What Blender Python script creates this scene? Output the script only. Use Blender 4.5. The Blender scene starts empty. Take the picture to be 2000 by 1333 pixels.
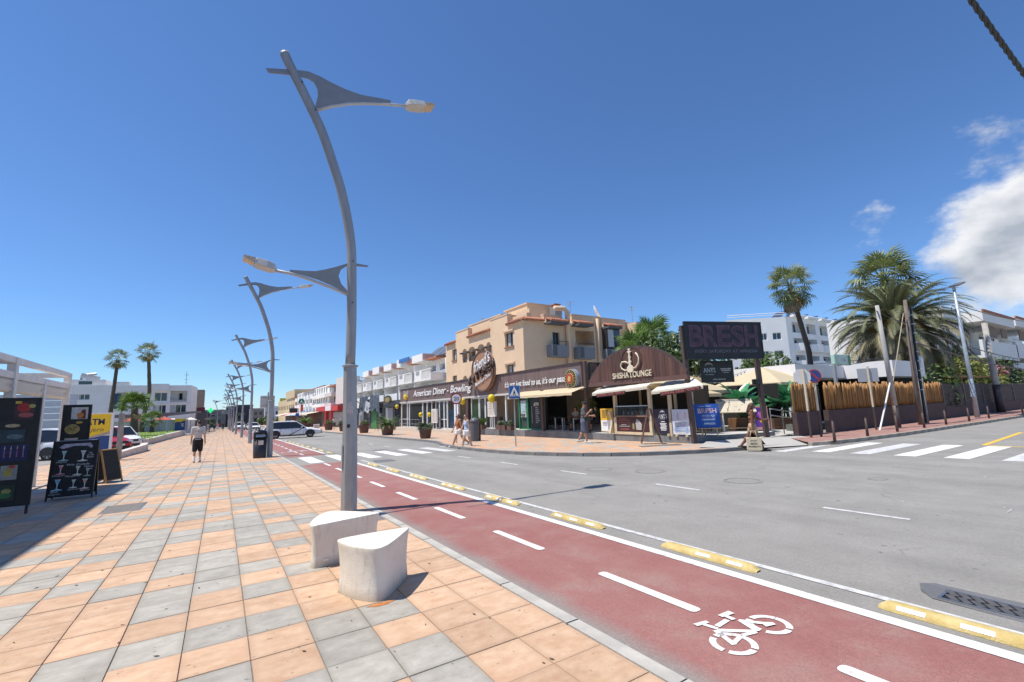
import bpy, bmesh, math, random
from mathutils import Vector, Matrix, Euler, noise
random.seed(7)
R = math.radians; PI = math.pi
scn = bpy.context.scene
COL = scn.collection
# ---------------------------------------------------------------- camera
cam_d = bpy.data.cameras.new('camera'); cam = bpy.data.objects.new('camera', cam_d); COL.objects.link(cam)
cam_d.sensor_width = 36; cam_d.lens = 16.0; cam_d.clip_start = 0.05; cam_d.clip_end = 4000
CAMROT = Matrix(((0.845375, -0.048567, -0.531960), (-0.533082, -0.140309, -0.834348), (-0.034118, 0.988916, -0.144504)))
cam.matrix_world = Matrix.Translation((0, 0, 1.63)) @ CAMROT.to_4x4()
scn.camera = cam
# ---------------------------------------------------------------- world, sun, exposure
SUN = Vector((-3.44, 1.18, 8.23)).normalized()
SUN_EL = math.asin(SUN.z); SUN_AZ = math.atan2(SUN.x, SUN.y)
w = bpy.data.worlds.new('World'); scn.world = w; w.use_nodes = True
nt = w.node_tree; N = nt.nodes; L = nt.links
for n in list(N): N.remove(n)
out = N.new('ShaderNodeOutputWorld'); bg = N.new('ShaderNodeBackground')
sky = N.new('ShaderNodeTexSky'); sky.sky_type = 'NISHITA'; sky.sun_disc = False
sky.sun_elevation = SUN_EL; sky.sun_rotation = SUN_AZ
sky.altitude = 0; sky.air_density = 0.95; sky.dust_density = 0.05; sky.ozone_density = 8.0
bg.inputs['Strength'].default_value = 0.115
# cumulus bank in the sky, shaped by noise in direction space
tc = N.new('ShaderNodeTexCoord'); mp = N.new('ShaderNodeMapping'); mp.inputs['Scale'].default_value = (1, 1, 1.7)
L.new(tc.outputs['Generated'], mp.inputs['Vector'])
nz = N.new('ShaderNodeTexNoise'); nz.inputs['Scale'].default_value = 6.5; nz.inputs['Detail'].default_value = 12; nz.inputs['Roughness'].default_value = 0.60
L.new(mp.outputs['Vector'], nz.inputs['Vector'])
def wmath(op, a, b=None, clamp=False):
    m = N.new('ShaderNodeMath'); m.operation = op; m.use_clamp = clamp
    for i, v in enumerate((a, b)):
        if v is None: continue
        if isinstance(v, (int, float)): m.inputs[i].default_value = v
        else: L.new(v, m.inputs[i])
    return m.outputs[0]
def wdot(v):
    d = N.new('ShaderNodeVectorMath'); d.operation = 'DOT_PRODUCT'; L.new(tc.outputs['Generated'], d.inputs[0]); d.inputs[1].default_value = Vector(v).normalized(); return d.outputs['Value']
def lobe(v, c0, c1):
    mr = N.new('ShaderNodeMapRange'); mr.inputs['From Min'].default_value = c0; mr.inputs['From Max'].default_value = c1
    L.new(wdot(v), mr.inputs['Value']); return mr.outputs['Result']
cl = N.new('ShaderNodeMapRange'); cl.interpolation_type = 'SMOOTHSTEP'
cl.inputs['From Min'].default_value = 0.54; cl.inputs['From Max'].default_value = 0.69
mask = wmath('MAXIMUM', lobe((1.0, 0.10, 0.24), 0.977, 0.998), wmath('MULTIPLY', lobe((1.0, 0.29, 0.30), 0.9965, 0.9998), 0.62))
mask = wmath('MAXIMUM', mask, lobe((1.0, -0.26, 0.22), 0.958, 0.992)); mask = wmath('MAXIMUM', mask, wmath('MULTIPLY', lobe((1.0, 0.14, 0.14), 0.982, 0.998), 0.66))
L.new(wmath('ADD', wmath('MULTIPLY', nz.outputs['Fac'], 0.72), wmath('MULTIPLY', mask, 0.36)), cl.inputs['Value'])
nz2 = N.new('ShaderNodeTexNoise'); nz2.inputs['Scale'].default_value = 9; nz2.inputs['Detail'].default_value = 6
L.new(mp.outputs['Vector'], nz2.inputs['Vector'])
cr = N.new('ShaderNodeMix'); cr.data_type = 'RGBA'; cr.inputs['A'].default_value = (3.6, 3.9, 4.4, 1); cr.inputs['B'].default_value = (7.7, 7.7, 7.75, 1)
cv = N.new('ShaderNodeMapRange'); cv.inputs['From Min'].default_value = 0.35; cv.inputs['From Max'].default_value = 0.62; L.new(nz2.outputs['Fac'], cv.inputs['Value'])
L.new(cv.outputs['Result'], cr.inputs['Factor'])
sg = N.new('ShaderNodeMix'); sg.data_type = 'RGBA'; sg.blend_type = 'MULTIPLY'; sg.inputs['Factor'].default_value = 1.0; sg.inputs['B'].default_value = (0.92, 1.08, 1.23, 1); L.new(sky.outputs['Color'], sg.inputs['A'])
mx = N.new('ShaderNodeMix'); mx.data_type = 'RGBA'
L.new(wmath('MULTIPLY', cl.outputs['Result'], 0.93), mx.inputs['Factor']); L.new(sg.outputs['Result'], mx.inputs['A']); L.new(cr.outputs['Result'], mx.inputs['B'])
L.new(mx.outputs['Result'], bg.inputs['Color']); L.new(bg.outputs['Background'], out.inputs['Surface'])
sd = bpy.data.lights.new('sun', 'SUN'); sd.energy = 5.0; sd.angle = R(0.53); sd.color = (1.0, 0.94, 0.845)
so = bpy.data.objects.new('sun', sd); COL.objects.link(so); so.location = SUN * 60
so.rotation_euler = SUN.to_track_quat('Z', 'Y').to_euler()
vs = scn.view_settings; vs.view_transform = 'Standard'; vs.look = 'None'; vs.exposure = 0.14; vs.gamma = 1.0
scn.cycles.max_bounces = 6; scn.cycles.transparent_max_bounces = 12
scn.cycles.use_denoising = True

# ---------------------------------------------------------------- helpers
KS = 0.01
def gz(y): return -KS * y
MATS = {}
def lk(nt, a, b): nt.links.new(a, b)
def mat(name, col, rough=0.7, var=0.0, scale=4.0, bump=0.0, bscale=60.0, metal=0.0, col2=None, spec=None, coord='Object', stretch=(1, 1, 1), objvar=0.0, detail=6, emit=None, trans=0.0):
    if name in MATS: return MATS[name]
    m = bpy.data.materials.new(name); m.use_nodes = True; nt = m.node_tree; n = nt.nodes
    p = n['Principled BSDF']; p.inputs['Roughness'].default_value = rough; p.inputs['Metallic'].default_value = metal
    p.inputs['Base Color'].default_value = (*col, 1)
    if spec is not None: p.inputs['Specular IOR Level'].default_value = spec
    if emit: p.inputs['Emission Color'].default_value = (*emit[0], 1); p.inputs['Emission Strength'].default_value = emit[1]
    if trans:
        tr = n.new('ShaderNodeBsdfTranslucent'); tr.inputs['Color'].default_value = (*(col2 or col), 1)
        ms = n.new('ShaderNodeMixShader'); ms.inputs[0].default_value = trans
        lk(nt, p.outputs[0], ms.inputs[1]); lk(nt, tr.outputs[0], ms.inputs[2]); lk(nt, ms.outputs[0], n['Material Output'].inputs['Surface'])
    if var or col2 or bump or objvar:
        t = n.new('ShaderNodeTexCoord'); mpn = n.new('ShaderNodeMapping'); mpn.inputs['Scale'].default_value = stretch
        lk(nt, t.outputs[coord], mpn.inputs['Vector'])
        last = None
        if var or col2:
            nn = n.new('ShaderNodeTexNoise'); nn.inputs['Scale'].default_value = scale; nn.inputs['Detail'].default_value = detail; nn.inputs['Roughness'].default_value = 0.62
            lk(nt, mpn.outputs['Vector'], nn.inputs['Vector'])
            rg = n.new('ShaderNodeMapRange'); rg.inputs['From Min'].default_value = 0.32; rg.inputs['From Max'].default_value = 0.68
            lk(nt, nn.outputs['Fac'], rg.inputs['Value'])
            mxn = n.new('ShaderNodeMix'); mxn.data_type = 'RGBA'
            c2 = col2 or tuple(min(1, c * (1 + var)) for c in col); c1 = col if col2 else tuple(c * (1 - var) for c in col)
            mxn.inputs['A'].default_value = (*c1, 1); mxn.inputs['B'].default_value = (*c2, 1)
            lk(nt, rg.outputs['Result'], mxn.inputs['Factor']); last = mxn.outputs['Result']
        if objvar:
            oi = n.new('ShaderNodeObjectInfo'); hs = n.new('ShaderNodeHueSaturation')
            r2 = n.new('ShaderNodeMapRange'); r2.inputs['To Min'].default_value = 1 - objvar; r2.inputs['To Max'].default_value = 1 + objvar
            lk(nt, oi.outputs['Random'], r2.inputs['Value']); lk(nt, r2.outputs['Result'], hs.inputs['Value'])
            if last: lk(nt, last, hs.inputs['Color'])
            else: hs.inputs['Color'].default_value = (*col, 1)
            last = hs.outputs['Color']
        if last: lk(nt, last, p.inputs['Base Color'])
        if bump:
            bn = n.new('ShaderNodeTexNoise'); bn.inputs['Scale'].default_value = bscale; bn.inputs['Detail'].default_value = 5
            lk(nt, mpn.outputs['Vector'], bn.inputs['Vector'])
            bp = n.new('ShaderNodeBump'); bp.inputs['Strength'].default_value = min(1, bump); bp.inputs['Distance'].default_value = 0.02
            lk(nt, bn.outputs['Fac'], bp.inputs['Height']); lk(nt, bp.outputs['Normal'], p.inputs['Normal'])
    MATS[name] = m; return m
def glassmat(name, tint, alpha):
    if name in MATS: return MATS[name]
    m = bpy.data.materials.new(name); m.use_nodes = True; nt = m.node_tree; n = nt.nodes
    p = n['Principled BSDF']; p.inputs['Base Color'].default_value = (*tint, 1); p.inputs['Roughness'].default_value = 0.04
    tr = n.new('ShaderNodeBsdfTransparent'); tr.inputs['Color'].default_value = (0.75, 0.82, 0.8, 1)
    ms = n.new('ShaderNodeMixShader'); ms.inputs[0].default_value = alpha
    lk(nt, p.outputs[0], ms.inputs[2]); lk(nt, tr.outputs[0], ms.inputs[1]); lk(nt, ms.outputs[0], n['Material Output'].inputs['Surface'])
    MATS[name] = m; return m

class MB:
    def __init__(s): s.v = []; s.f = []
    def quad(s, a, b, c, d): i = len(s.v); s.v += [tuple(a), tuple(b), tuple(c), tuple(d)]; s.f.append((i, i + 1, i + 2, i + 3)); return s
    def ngon(s, pts): i = len(s.v); s.v += [tuple(p) for p in pts]; s.f.append(tuple(range(i, i + len(pts)))); return s
    def box(s, c, d, rz=0.0, m=None):
        hx, hy, hz = d[0] / 2, d[1] / 2, d[2] / 2; i = len(s.v); M = m or Matrix.Rotation(rz, 3, 'Z'); c = Vector(c)
        for x, y, z in ((-1, -1, -1), (1, -1, -1), (1, 1, -1), (-1, 1, -1), (-1, -1, 1), (1, -1, 1), (1, 1, 1), (-1, 1, 1)):
            s.v.append(tuple(c + M @ Vector((x * hx, y * hy, z * hz))))
        for f in ((0, 3, 2, 1), (4, 5, 6, 7), (0, 1, 5, 4), (1, 2, 6, 5), (2, 3, 7, 6), (3, 0, 4, 7)): s.f.append(tuple(i + k for k in f))
        return s
    def bb(s, x0, x1, y0, y1, z0, z1): return s.box(((x0 + x1) / 2, (y0 + y1) / 2, (z0 + z1) / 2), (abs(x1 - x0), abs(y1 - y0), abs(z1 - z0)))
    def beam(s, p, q, a, b=None, up=(0, 0, 1)):
        b = b or a; p = Vector(p); q = Vector(q); d = (q - p); Ln = d.length; d.normalize(); u = Vector(up)
        if abs(d.dot(u)) > 0.98: u = Vector((1, 0, 0))
        x = d.cross(u).normalized(); y = x.cross(d).normalized(); M = Matrix((x, d, y)).transposed()
        return s.box((p + q) / 2, (a, Ln, b), m=M)
    def tube(s, pts, r, n=8, cap=True, flat=None):
        pts = [Vector(p) for p in pts]; rs = r if isinstance(r, (list, tuple)) else [r] * len(pts); i0 = len(s.v); ux = None
        for k, p in enumerate(pts):
            t = (pts[min(k + 1, len(pts) - 1)] - pts[max(k - 1, 0)]).normalized()
            if ux is None:
                ref = Vector((0, 1, 0)) if abs(t.y) < 0.9 else Vector((1, 0, 0)); ux = (ref - t * ref.dot(t)).normalized()
            else: ux = (ux - t * ux.dot(t)).normalized()
            uy = t.cross(ux)
            for j in range(n):
                a = 2 * PI * j / n; s.v.append(tuple(p + (ux * math.cos(a) + uy * math.sin(a)) * rs[k]))
        for k in range(len(pts) - 1):
            for j in range(n):
                j2 = (j + 1) % n; s.f.append((i0 + k * n + j, i0 + k * n + j2, i0 + (k + 1) * n + j2, i0 + (k + 1) * n + j))
        if cap:
            s.f.append(tuple(i0 + j for j in reversed(range(n)))); e = i0 + (len(pts) - 1) * n; s.f.append(tuple(e + j for j in range(n)))
        return s
    def cyl(s, p, q, r0, r1=None, n=10): return s.tube([p, q], [r0, r0 if r1 is None else r1], n)
    def lathe(s, c, prof, n=16, cap=True):
        i0 = len(s.v); c = Vector(c)
        for r, z in prof:
            for j in range(n): a = 2 * PI * j / n; s.v.append((c.x + r * math.cos(a), c.y + r * math.sin(a), c.z + z))
        for k in range(len(prof) - 1):
            for j in range(n):
                j2 = (j + 1) % n; s.f.append((i0 + k * n + j, i0 + k * n + j2, i0 + (k + 1) * n + j2, i0 + (k + 1) * n + j))
        if cap:
            s.f.append(tuple(i0 + j for j in reversed(range(n)))); e = i0 + (len(prof) - 1) * n; s.f.append(tuple(e + j for j in range(n)))
        return s
    def prism(s, poly, O, U, V, th):
        """polygon (u,v) in plane O,U,V extruded by th along UxV"""
        O = Vector(O); U = Vector(U); V = Vector(V); Nn = U.cross(V).normalized()
        i = len(s.v); n = len(poly)
        for u, v in poly: s.v.append(tuple(O + U * u + V * v))
        for u, v in poly: s.v.append(tuple(O + U * u + V * v + Nn * th))
        s.f.append(tuple(i + k for k in reversed(range(n)))); s.f.append(tuple(i + n + k for k in range(n)))
        for k in range(n): k2 = (k + 1) % n; s.f.append((i + k, i + k2, i + n + k2, i + n + k))
        return s
    def wall(s, O, U, V, wd, ht, holes, depth, back=False):
        """rectangle with openings and reveals; normal = U x V, reveals go inward"""
        O = Vector(O); U = Vector(U); V = Vector(V); Nn = U.cross(V).normalized()
        us = sorted(set([0, wd] + [h[0] for h in holes] + [h[1] for h in holes])); vs_ = sorted(set([0, ht] + [h[2] for h in holes] + [h[3] for h in holes]))
        us = [u for u in us if 0 <= u <= wd]; vs_ = [v for v in vs_ if 0 <= v <= ht]
        P = lambda u, v, d=0: O + U * u + V * v - Nn * d
        for a, b in zip(us, us[1:]):
            for c, d in zip(vs_, vs_[1:]):
                mu, mv = (a + b) / 2, (c + d) / 2
                if any(h[0] < mu < h[1] and h[2] < mv < h[3] for h in holes): continue
                s.quad(P(a, c), P(b, c), P(b, d), P(a, d))
        for u0, u1, v0, v1 in [h[:4] for h in holes]:
            D = depth
            s.quad(P(u0, v0), P(u1, v0), P(u1, v0, D), P(u0, v0, D)); s.quad(P(u0, v1, D), P(u1, v1, D), P(u1, v1), P(u0, v1))
            s.quad(P(u0, v0), P(u0, v0, D), P(u0, v1, D), P(u0, v1)); s.quad(P(u1, v0, D), P(u1, v0), P(u1, v1), P(u1, v1, D))
            if back: s.quad(P(u0, v0, D), P(u1, v0, D), P(u1, v1, D), P(u0, v1, D))
        return s
    def mesh(s, name='mesh', smooth=False):
        me = bpy.data.meshes.new(name); me.from_pydata(s.v, [], s.f); me.update()
        if smooth: me.polygons.foreach_set('use_smooth', [True] * len(me.polygons))
        return me

def wloc(o):
    p = Vector((0, 0, 0))
    while o: p += o.location; o = o.parent
    return p
def tag(o, label, cat=None, group=None, kind=None):
    if label: o['label'] = label
    if cat: o['category'] = cat
    if group: o['group'] = group
    if kind: o['kind'] = kind
    return o
def thing(name, label, cat, loc=(0, 0, 0), rz=0.0, group=None):
    o = bpy.data.objects.new(name, None); COL.objects.link(o); o.location = loc; o.rotation_euler = (0, 0, rz); o.empty_display_size = 0.2
    return tag(o, label, cat, group)
def part(name, mb, m, parent=None, local=False, smooth=False, bevel=0.0, label=None):
    me = mb if isinstance(mb, bpy.types.Mesh) else mb.mesh(name, smooth)
    o = bpy.data.objects.new(name, me); COL.objects.link(o)
    if m is not None and not me.materials: me.materials.append(m)
    if parent is not None:
        o.parent = parent
        if not local: o.location = -wloc(parent)
    if bevel:
        b = o.modifiers.new('bevel', 'BEVEL'); b.width = bevel; b.segments = 2; b.limit_method = 'ANGLE'
    if label: o['label'] = label
    return o
def solo(name, mb, m, label, cat, group=None, **k): return tag(part(name, mb, m, **k), label, cat, group)
def struct(name, mb, m, **k): o = part(name, mb, m, **k); o['kind'] = 'structure'; return o
def copy_tree(o, parent=None):
    c = o.copy(); COL.objects.link(c); c.parent = parent
    for ch in o.children: copy_tree(ch, c)
    return c
WORK = bpy.data.scenes.new('workbench')
def evaluate(ob):
    """mesh of one loose object, evaluated in a scratch scene"""
    WORK.collection.objects.link(ob); vl = WORK.view_layers[0]; vl.update(); dg = vl.depsgraph; dg.update()
    me = bpy.data.meshes.new_from_object(ob.evaluated_get(dg)); WORK.collection.objects.unlink(ob); return me
def text_mesh(body, size=1.0, ext=0.02, off=0.0, shear=0.0, align='CENTER', space=1.0):
    cu = bpy.data.curves.new('t', 'FONT'); cu.body = body; cu.size = size; cu.extrude = ext; cu.offset = off; cu.shear = shear
    cu.align_x = align; cu.align_y = 'CENTER'; cu.resolution_u = 3; cu.space_character = space
    ob = bpy.data.objects.new('t', cu); me = evaluate(ob); me.materials.clear()
    bpy.data.objects.remove(ob); bpy.data.curves.remove(cu); return me
def fit_text(name, body, parent, m, c, xd, yd, wd, ht, ext=0.01, split=False, **k):
    """letters fitted into a wd x ht rectangle centred at c (world), baseline along xd, up yd"""
    me = text_mesh(body, 1.0, 0.0, **k)
    xs = [v.co.x for v in me.vertices]; ys = [v.co.y for v in me.vertices]
    if not xs: return None
    x0, x1, y0, y1 = min(xs), max(xs), min(ys), max(ys); sx = wd / max(1e-6, x1 - x0); sy = ht / max(1e-6, y1 - y0)
    X = Vector(xd).normalized(); Y = Vector(yd).normalized(); Z = X.cross(Y); c = Vector(c)
    bm = bmesh.new(); bm.from_mesh(me); bpy.data.meshes.remove(me)
    if ext > 0:
        r = bmesh.ops.extrude_face_region(bm, geom=bm.faces[:]); 
        for g in r['geom']:
            if isinstance(g, bmesh.types.BMVert): g.co.z += 1.0
    for v in bm.verts:
        q = v.co; v.co = c + X * ((q.x - (x0 + x1) / 2) * sx) + Y * ((q.y - (y0 + y1) / 2) * sy) + Z * (ext if q.z > 0.5 else 0.0)
    bmesh.ops.recalc_face_normals(bm, faces=bm.faces[:])
    if split:
        seen = set(); last = None
        for v0 in list(bm.verts):
            if v0 in seen: continue
            st = [v0]; isl = []; seen.add(v0)
            while st:
                v = st.pop(); isl.append(v)
                for e in v.link_edges:
                    q = e.other_vert(v)
                    if q not in seen: seen.add(q); st.append(q)
            ix = {v: i for i, v in enumerate(isl)}; fs = {f for v in isl for f in v.link_faces}; lm = bpy.data.meshes.new('letter')
            lm.from_pydata([tuple(v.co) for v in isl], [], [tuple(ix[v] for v in f.verts) for f in fs]); last = part('letter', lm, m, parent)
        bm.free(); return last
    m2 = bpy.data.meshes.new(name); bm.to_mesh(m2); bm.free()
    return part(name, m2, m, parent)

# ---------------------------------------------------------------- shared materials
WHITE = mat('white_render', (0.80, 0.78, 0.73), 0.85, 0.05, 1.2, 0.15, 40)
WHITEM = mat('white_metal', (0.78, 0.78, 0.78), 0.4, 0.04, 3)
BLACK = mat('black_paint', (0.016, 0.016, 0.018), 0.4, 0.2, 5)
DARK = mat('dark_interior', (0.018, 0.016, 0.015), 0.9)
GLASS = mat('window_glass', (0.03, 0.04, 0.05), 0.05, 0.3, 0.7, spec=0.8)
GALV = mat('galvanised_steel', (0.36, 0.375, 0.39), 0.48, 0.13, 7, 0.1, 50, metal=0.35, stretch=(1, 1, 0.25))
STEEL = mat('steel', (0.5, 0.5, 0.5), 0.3, metal=0.9)
DKBROWN = mat('dark_brown_paint', (0.072, 0.05, 0.045), 0.55, 0.2, 6)
WOODL = mat('pale_wood', (0.52, 0.38, 0.22), 0.65, 0.25, 3, 0.2, 30, stretch=(6, 6, 0.6))
WOODD = mat('brown_wood', (0.17, 0.085, 0.042), 0.6, 0.35, 3, 0.25, 30, stretch=(6, 6, 0.5), objvar=0.15)
CANVAS = mat('cream_canvas', (0.72, 0.60, 0.40), 0.9, 0.06, 2, trans=0.25)
WCANVAS = mat('white_canvas', (0.78, 0.74, 0.64), 0.9, 0.05, 2, trans=0.2)
SIGNW = mat('sign_white', (0.80, 0.80, 0.79), 0.5)
YELLOW = mat('yellow_print', (0.80, 0.56, 0.02), 0.5)
# ---------------------------------------------------------------- ground materials
def pos_nodes(nt):
    g = nt.nodes.new('ShaderNodeNewGeometry'); return g.outputs['Position']
def nmath(nt, op, a, b=None, clamp=False):
    m = nt.nodes.new('ShaderNodeMath'); m.operation = op; m.use_clamp = clamp
    for i, v in enumerate((a, b)):
        if v is None: continue
        if isinstance(v, (int, float)): m.inputs[i].default_value = v
        else: nt.links.new(v, m.inputs[i])
    return m.outputs[0]
def nnoise(nt, vec, scale, detail=5, rough=0.6, stretch=None):
    n = nt.nodes.new('ShaderNodeTexNoise'); n.inputs['Scale'].default_value = scale; n.inputs['Detail'].default_value = detail; n.inputs['Roughness'].default_value = rough
    if stretch:
        mpn = nt.nodes.new('ShaderNodeMapping'); mpn.inputs['Scale'].default_value = stretch; nt.links.new(vec, mpn.inputs['Vector']); vec = mpn.outputs['Vector']
    nt.links.new(vec, n.inputs['Vector']); return n.outputs['Fac']
def nrange(nt, v, a, b, c=0.0, d=1.0, smooth=False):
    r = nt.nodes.new('ShaderNodeMapRange'); r.inputs['From Min'].default_value = a; r.inputs['From Max'].default_value = b; r.inputs['To Min'].default_value = c; r.inputs['To Max'].default_value = d
    if smooth: r.interpolation_type = 'SMOOTHSTEP'
    nt.links.new(v, r.inputs['Value']); return r.outputs['Result']
def nmix(nt, f, a, b):
    m = nt.nodes.new('ShaderNodeMix'); m.data_type = 'RGBA'
    for k, v in (('Factor', f), ('A', a), ('B', b)):
        if isinstance(v, (int, float)): m.inputs[k].default_value = v
        elif isinstance(v, tuple): m.inputs[k].default_value = (*v, 1)
        else: nt.links.new(v, m.inputs[k])
    return m.outputs['Result']
def nbump(nt, p, h, st, dist=0.01):
    b = nt.nodes.new('ShaderNodeBump'); b.inputs['Strength'].default_value = st; b.inputs['Distance'].default_value = dist
    nt.links.new(h, b.inputs['Height']); nt.links.new(b.outputs['Normal'], p.inputs['Normal'])
def newmat(name, rough=0.8):
    m = bpy.data.materials.new(name); m.use_nodes = True; p = m.node_tree.nodes['Principled BSDF']; p.inputs['Roughness'].default_value = rough; MATS[name] = m
    return m, m.node_tree, p
TX, TY, TX0, TY0 = 0.4125, 0.4275, 0.255, 3.04
def tile_mat(name, c1, c2, edge, pattern=None):
    m, nt, p = newmat(name, 0.72); P = pos_nodes(nt)
    sx = nt.nodes.new('ShaderNodeSeparateXYZ'); nt.links.new(P, sx.inputs[0])
    u = nmath(nt, 'DIVIDE', nmath(nt, 'SUBTRACT', sx.outputs[0], TX0 - 80 * TX), TX); v = nmath(nt, 'DIVIDE', nmath(nt, 'SUBTRACT', sx.outputs[1], TY0 - 80 * TY), TY)
    fu, fv = nmath(nt, 'FLOOR', u), nmath(nt, 'FLOOR', v)
    cb = nt.nodes.new('ShaderNodeCombineXYZ'); nt.links.new(fu, cb.inputs[0]); nt.links.new(fv, cb.inputs[1])
    wn = nt.nodes.new('ShaderNodeTexWhiteNoise'); wn.noise_dimensions = '3D'; nt.links.new(cb.outputs[0], wn.inputs['Vector'])
    ru = nmath(nt, 'ABSOLUTE', nmath(nt, 'SUBTRACT', nmath(nt, 'FRACT', u), 0.5)); rv = nmath(nt, 'ABSOLUTE', nmath(nt, 'SUBTRACT', nmath(nt, 'FRACT', v), 0.5))
    d = nmath(nt, 'MAXIMUM', ru, rv)
    # offset the streak pattern per tile
    va = nt.nodes.new('ShaderNodeVectorMath'); va.operation = 'SCALE'; va.inputs['Scale'].default_value = 9.0; nt.links.new(wn.outputs['Color'], va.inputs[0])
    vb = nt.nodes.new('ShaderNodeVectorMath'); vb.operation = 'ADD'; nt.links.new(P, vb.inputs[0]); nt.links.new(va.outputs[0], vb.inputs[1])
    st = nnoise(nt, vb.outputs[0], 3.4, 8, 0.68, (1.6, 2.4, 1)); fine = nnoise(nt, P, 120, 3, 0.6)
    col = nmix(nt, nrange(nt, st, 0.33, 0.66), c1, c2)
    if pattern:
        g1, g2 = pattern
        col = nmix(nt, nrange(nt, wn.outputs['Value'], 0.66, 0.68), col, nmix(nt, nrange(nt, st, 0.33, 0.66), g1, g2))
    big = nnoise(nt, P, 0.55, 4)
    e = nmath(nt, 'MULTIPLY', nrange(nt, nmath(nt, 'ADD', d, nmath(nt, 'MULTIPLY', nmath(nt, 'SUBTRACT', st, 0.5), 0.22)), 0.36, 0.52, 0, 1, True), 0.48)
    col = nmix(nt, e, col, edge)
    if pattern:
        jn = nrange(nt, d, 0.482, 0.488); col = nmix(nt, jn, col, (0.13, 0.11, 0.10))
    hs = nt.nodes.new('ShaderNodeHueSaturation'); nt.links.new(col, hs.inputs['Color'])
    val = nmath(nt, 'MULTIPLY', nmath(nt, 'ADD', nmath(nt, 'MULTIPLY', wn.outputs['Value'], 0.20), 0.90), nmath(nt, 'ADD', nmath(nt, 'MULTIPLY', big, 0.34), 0.83))
    val = nmath(nt, 'MULTIPLY', val, nrange(nt, fine, 0.2, 0.8, 0.93, 1.06))
    spots = nmath(nt, 'MULTIPLY', nrange(nt, nnoise(nt, P, 17, 2, 0.5), 0.70, 0.74, 1.0, 0.62), nrange(nt, nnoise(nt, P, 2.3, 7, 0.7), 0.55, 0.72, 1.0, 0.84)); val = nmath(nt, 'MULTIPLY', val, spots)
    nt.links.new(val, hs.inputs['Value']); nt.links.new(hs.outputs['Color'], p.inputs['Base Color'])
    nbump(nt, p, nmath(nt, 'ADD', nmath(nt, 'MULTIPLY', st, 1.2), nmath(nt, 'MULTIPLY', fine, 0.5)), 0.30, 0.006); return m
OR = ((0.48, 0.295, 0.18), (0.61, 0.43, 0.29)); GR = ((0.315, 0.29, 0.25), (0.44, 0.415, 0.365))
T_OR = tile_mat('terracotta_tile', *OR, (0.40, 0.265, 0.175)); T_GR = tile_mat('grey_tile', *GR, (0.255, 0.23, 0.19))
T_MIX = tile_mat('far_paving', (0.56, 0.33, 0.19), (0.66, 0.43, 0.28), (0.42, 0.31, 0.23), pattern=((0.34, 0.32, 0.28), (0.45, 0.43, 0.38)))
def asphalt_mat(name, c1, c2, red=False):
    m, nt, p = newmat(name, 0.9); P = pos_nodes(nt)
    f = nnoise(nt, P, 210, 2, 0.7); md = nnoise(nt, P, 34, 4, 0.65); big = nnoise(nt, P, 0.35, 6, 0.6, (1.6, 0.35, 1)); b2 = nnoise(nt, P, 1.6, 5, 0.6)
    col = nmix(nt, nrange(nt, nmath(nt, 'ADD', nmath(nt, 'MULTIPLY', big, 0.65), nmath(nt, 'MULTIPLY', b2, 0.35)), 0.36, 0.62), c1, c2)
    val = nmath(nt, 'MULTIPLY', nrange(nt, f, 0.25, 0.75, 0.62, 1.36), nrange(nt, md, 0.3, 0.7, 0.88, 1.1))
    if red:
        worn = nrange(nt, nmath(nt, 'ADD', nmath(nt, 'MULTIPLY', b2, 0.6), nmath(nt, 'MULTIPLY', f, 0.4)), 0.50, 0.64)
        col = nmix(nt, nmath(nt, 'MULTIPLY', worn, 0.55), col, (0.31, 0.235, 0.195))
        sx = nt.nodes.new('ShaderNodeSeparateXYZ'); nt.links.new(P, sx.inputs[0])
        ed = nrange(nt, nmath(nt, 'ADD', sx.outputs[0], nmath(nt, 'MULTIPLY', nmath(nt, 'ADD', b2, f), -0.16)), 2.26, 2.50)
        col = nmix(nt, ed, (0.25, 0.235, 0.215), col)
    else:
        oil = nrange(nt, nnoise(nt, P, 5.5, 3, 0.5), 0.70, 0.73, 0.0, 0.6); col = nmix(nt, oil, col, (0.10, 0.10, 0.105))
        crk = nt.nodes.new('ShaderNodeTexVoronoi'); crk.feature = 'DISTANCE_TO_EDGE'; crk.inputs['Scale'].default_value = 0.22; crk.inputs['Randomness'].default_value = 1.0
        wv = nt.nodes.new('ShaderNodeVectorMath'); wv.operation = 'ADD'; nt.links.new(P, wv.inputs[0])
        wo = nt.nodes.new('ShaderNodeTexNoise'); wo.inputs['Scale'].default_value = 1.2; wo.inputs['Detail'].default_value = 6; nt.links.new(P, wo.inputs['Vector']); nt.links.new(wo.outputs['Color'], wv.inputs[1]); nt.links.new(wv.outputs[0], crk.inputs['Vector'])
        ck = nmath(nt, 'MULTIPLY', nrange(nt, crk.outputs['Distance'], 0.0, 0.0035, 0.55, 0.0), nrange(nt, big, 0.5, 0.6)); col = nmix(nt, ck, col, (0.09, 0.09, 0.09))
    hs = nt.nodes.new('ShaderNodeHueSaturation'); nt.links.new(col, hs.inputs['Color']); nt.links.new(val, hs.inputs['Value']); nt.links.new(hs.outputs['Color'], p.inputs['Base Color'])
    if not red:
        tr = nrange(nt, nnoise(nt, P, 1.1, 3, .5, (1.0, .03, 1)), .35, .65, .95, 1.04); hs2 = nt.nodes.new('ShaderNodeHueSaturation'); nt.links.new(hs.outputs['Color'], hs2.inputs['Color']); nt.links.new(tr, hs2.inputs['Value']); nt.links.new(hs2.outputs['Color'], p.inputs['Base Color'])
    nbump(nt, p, f, 0.45, 0.006); return m
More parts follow.
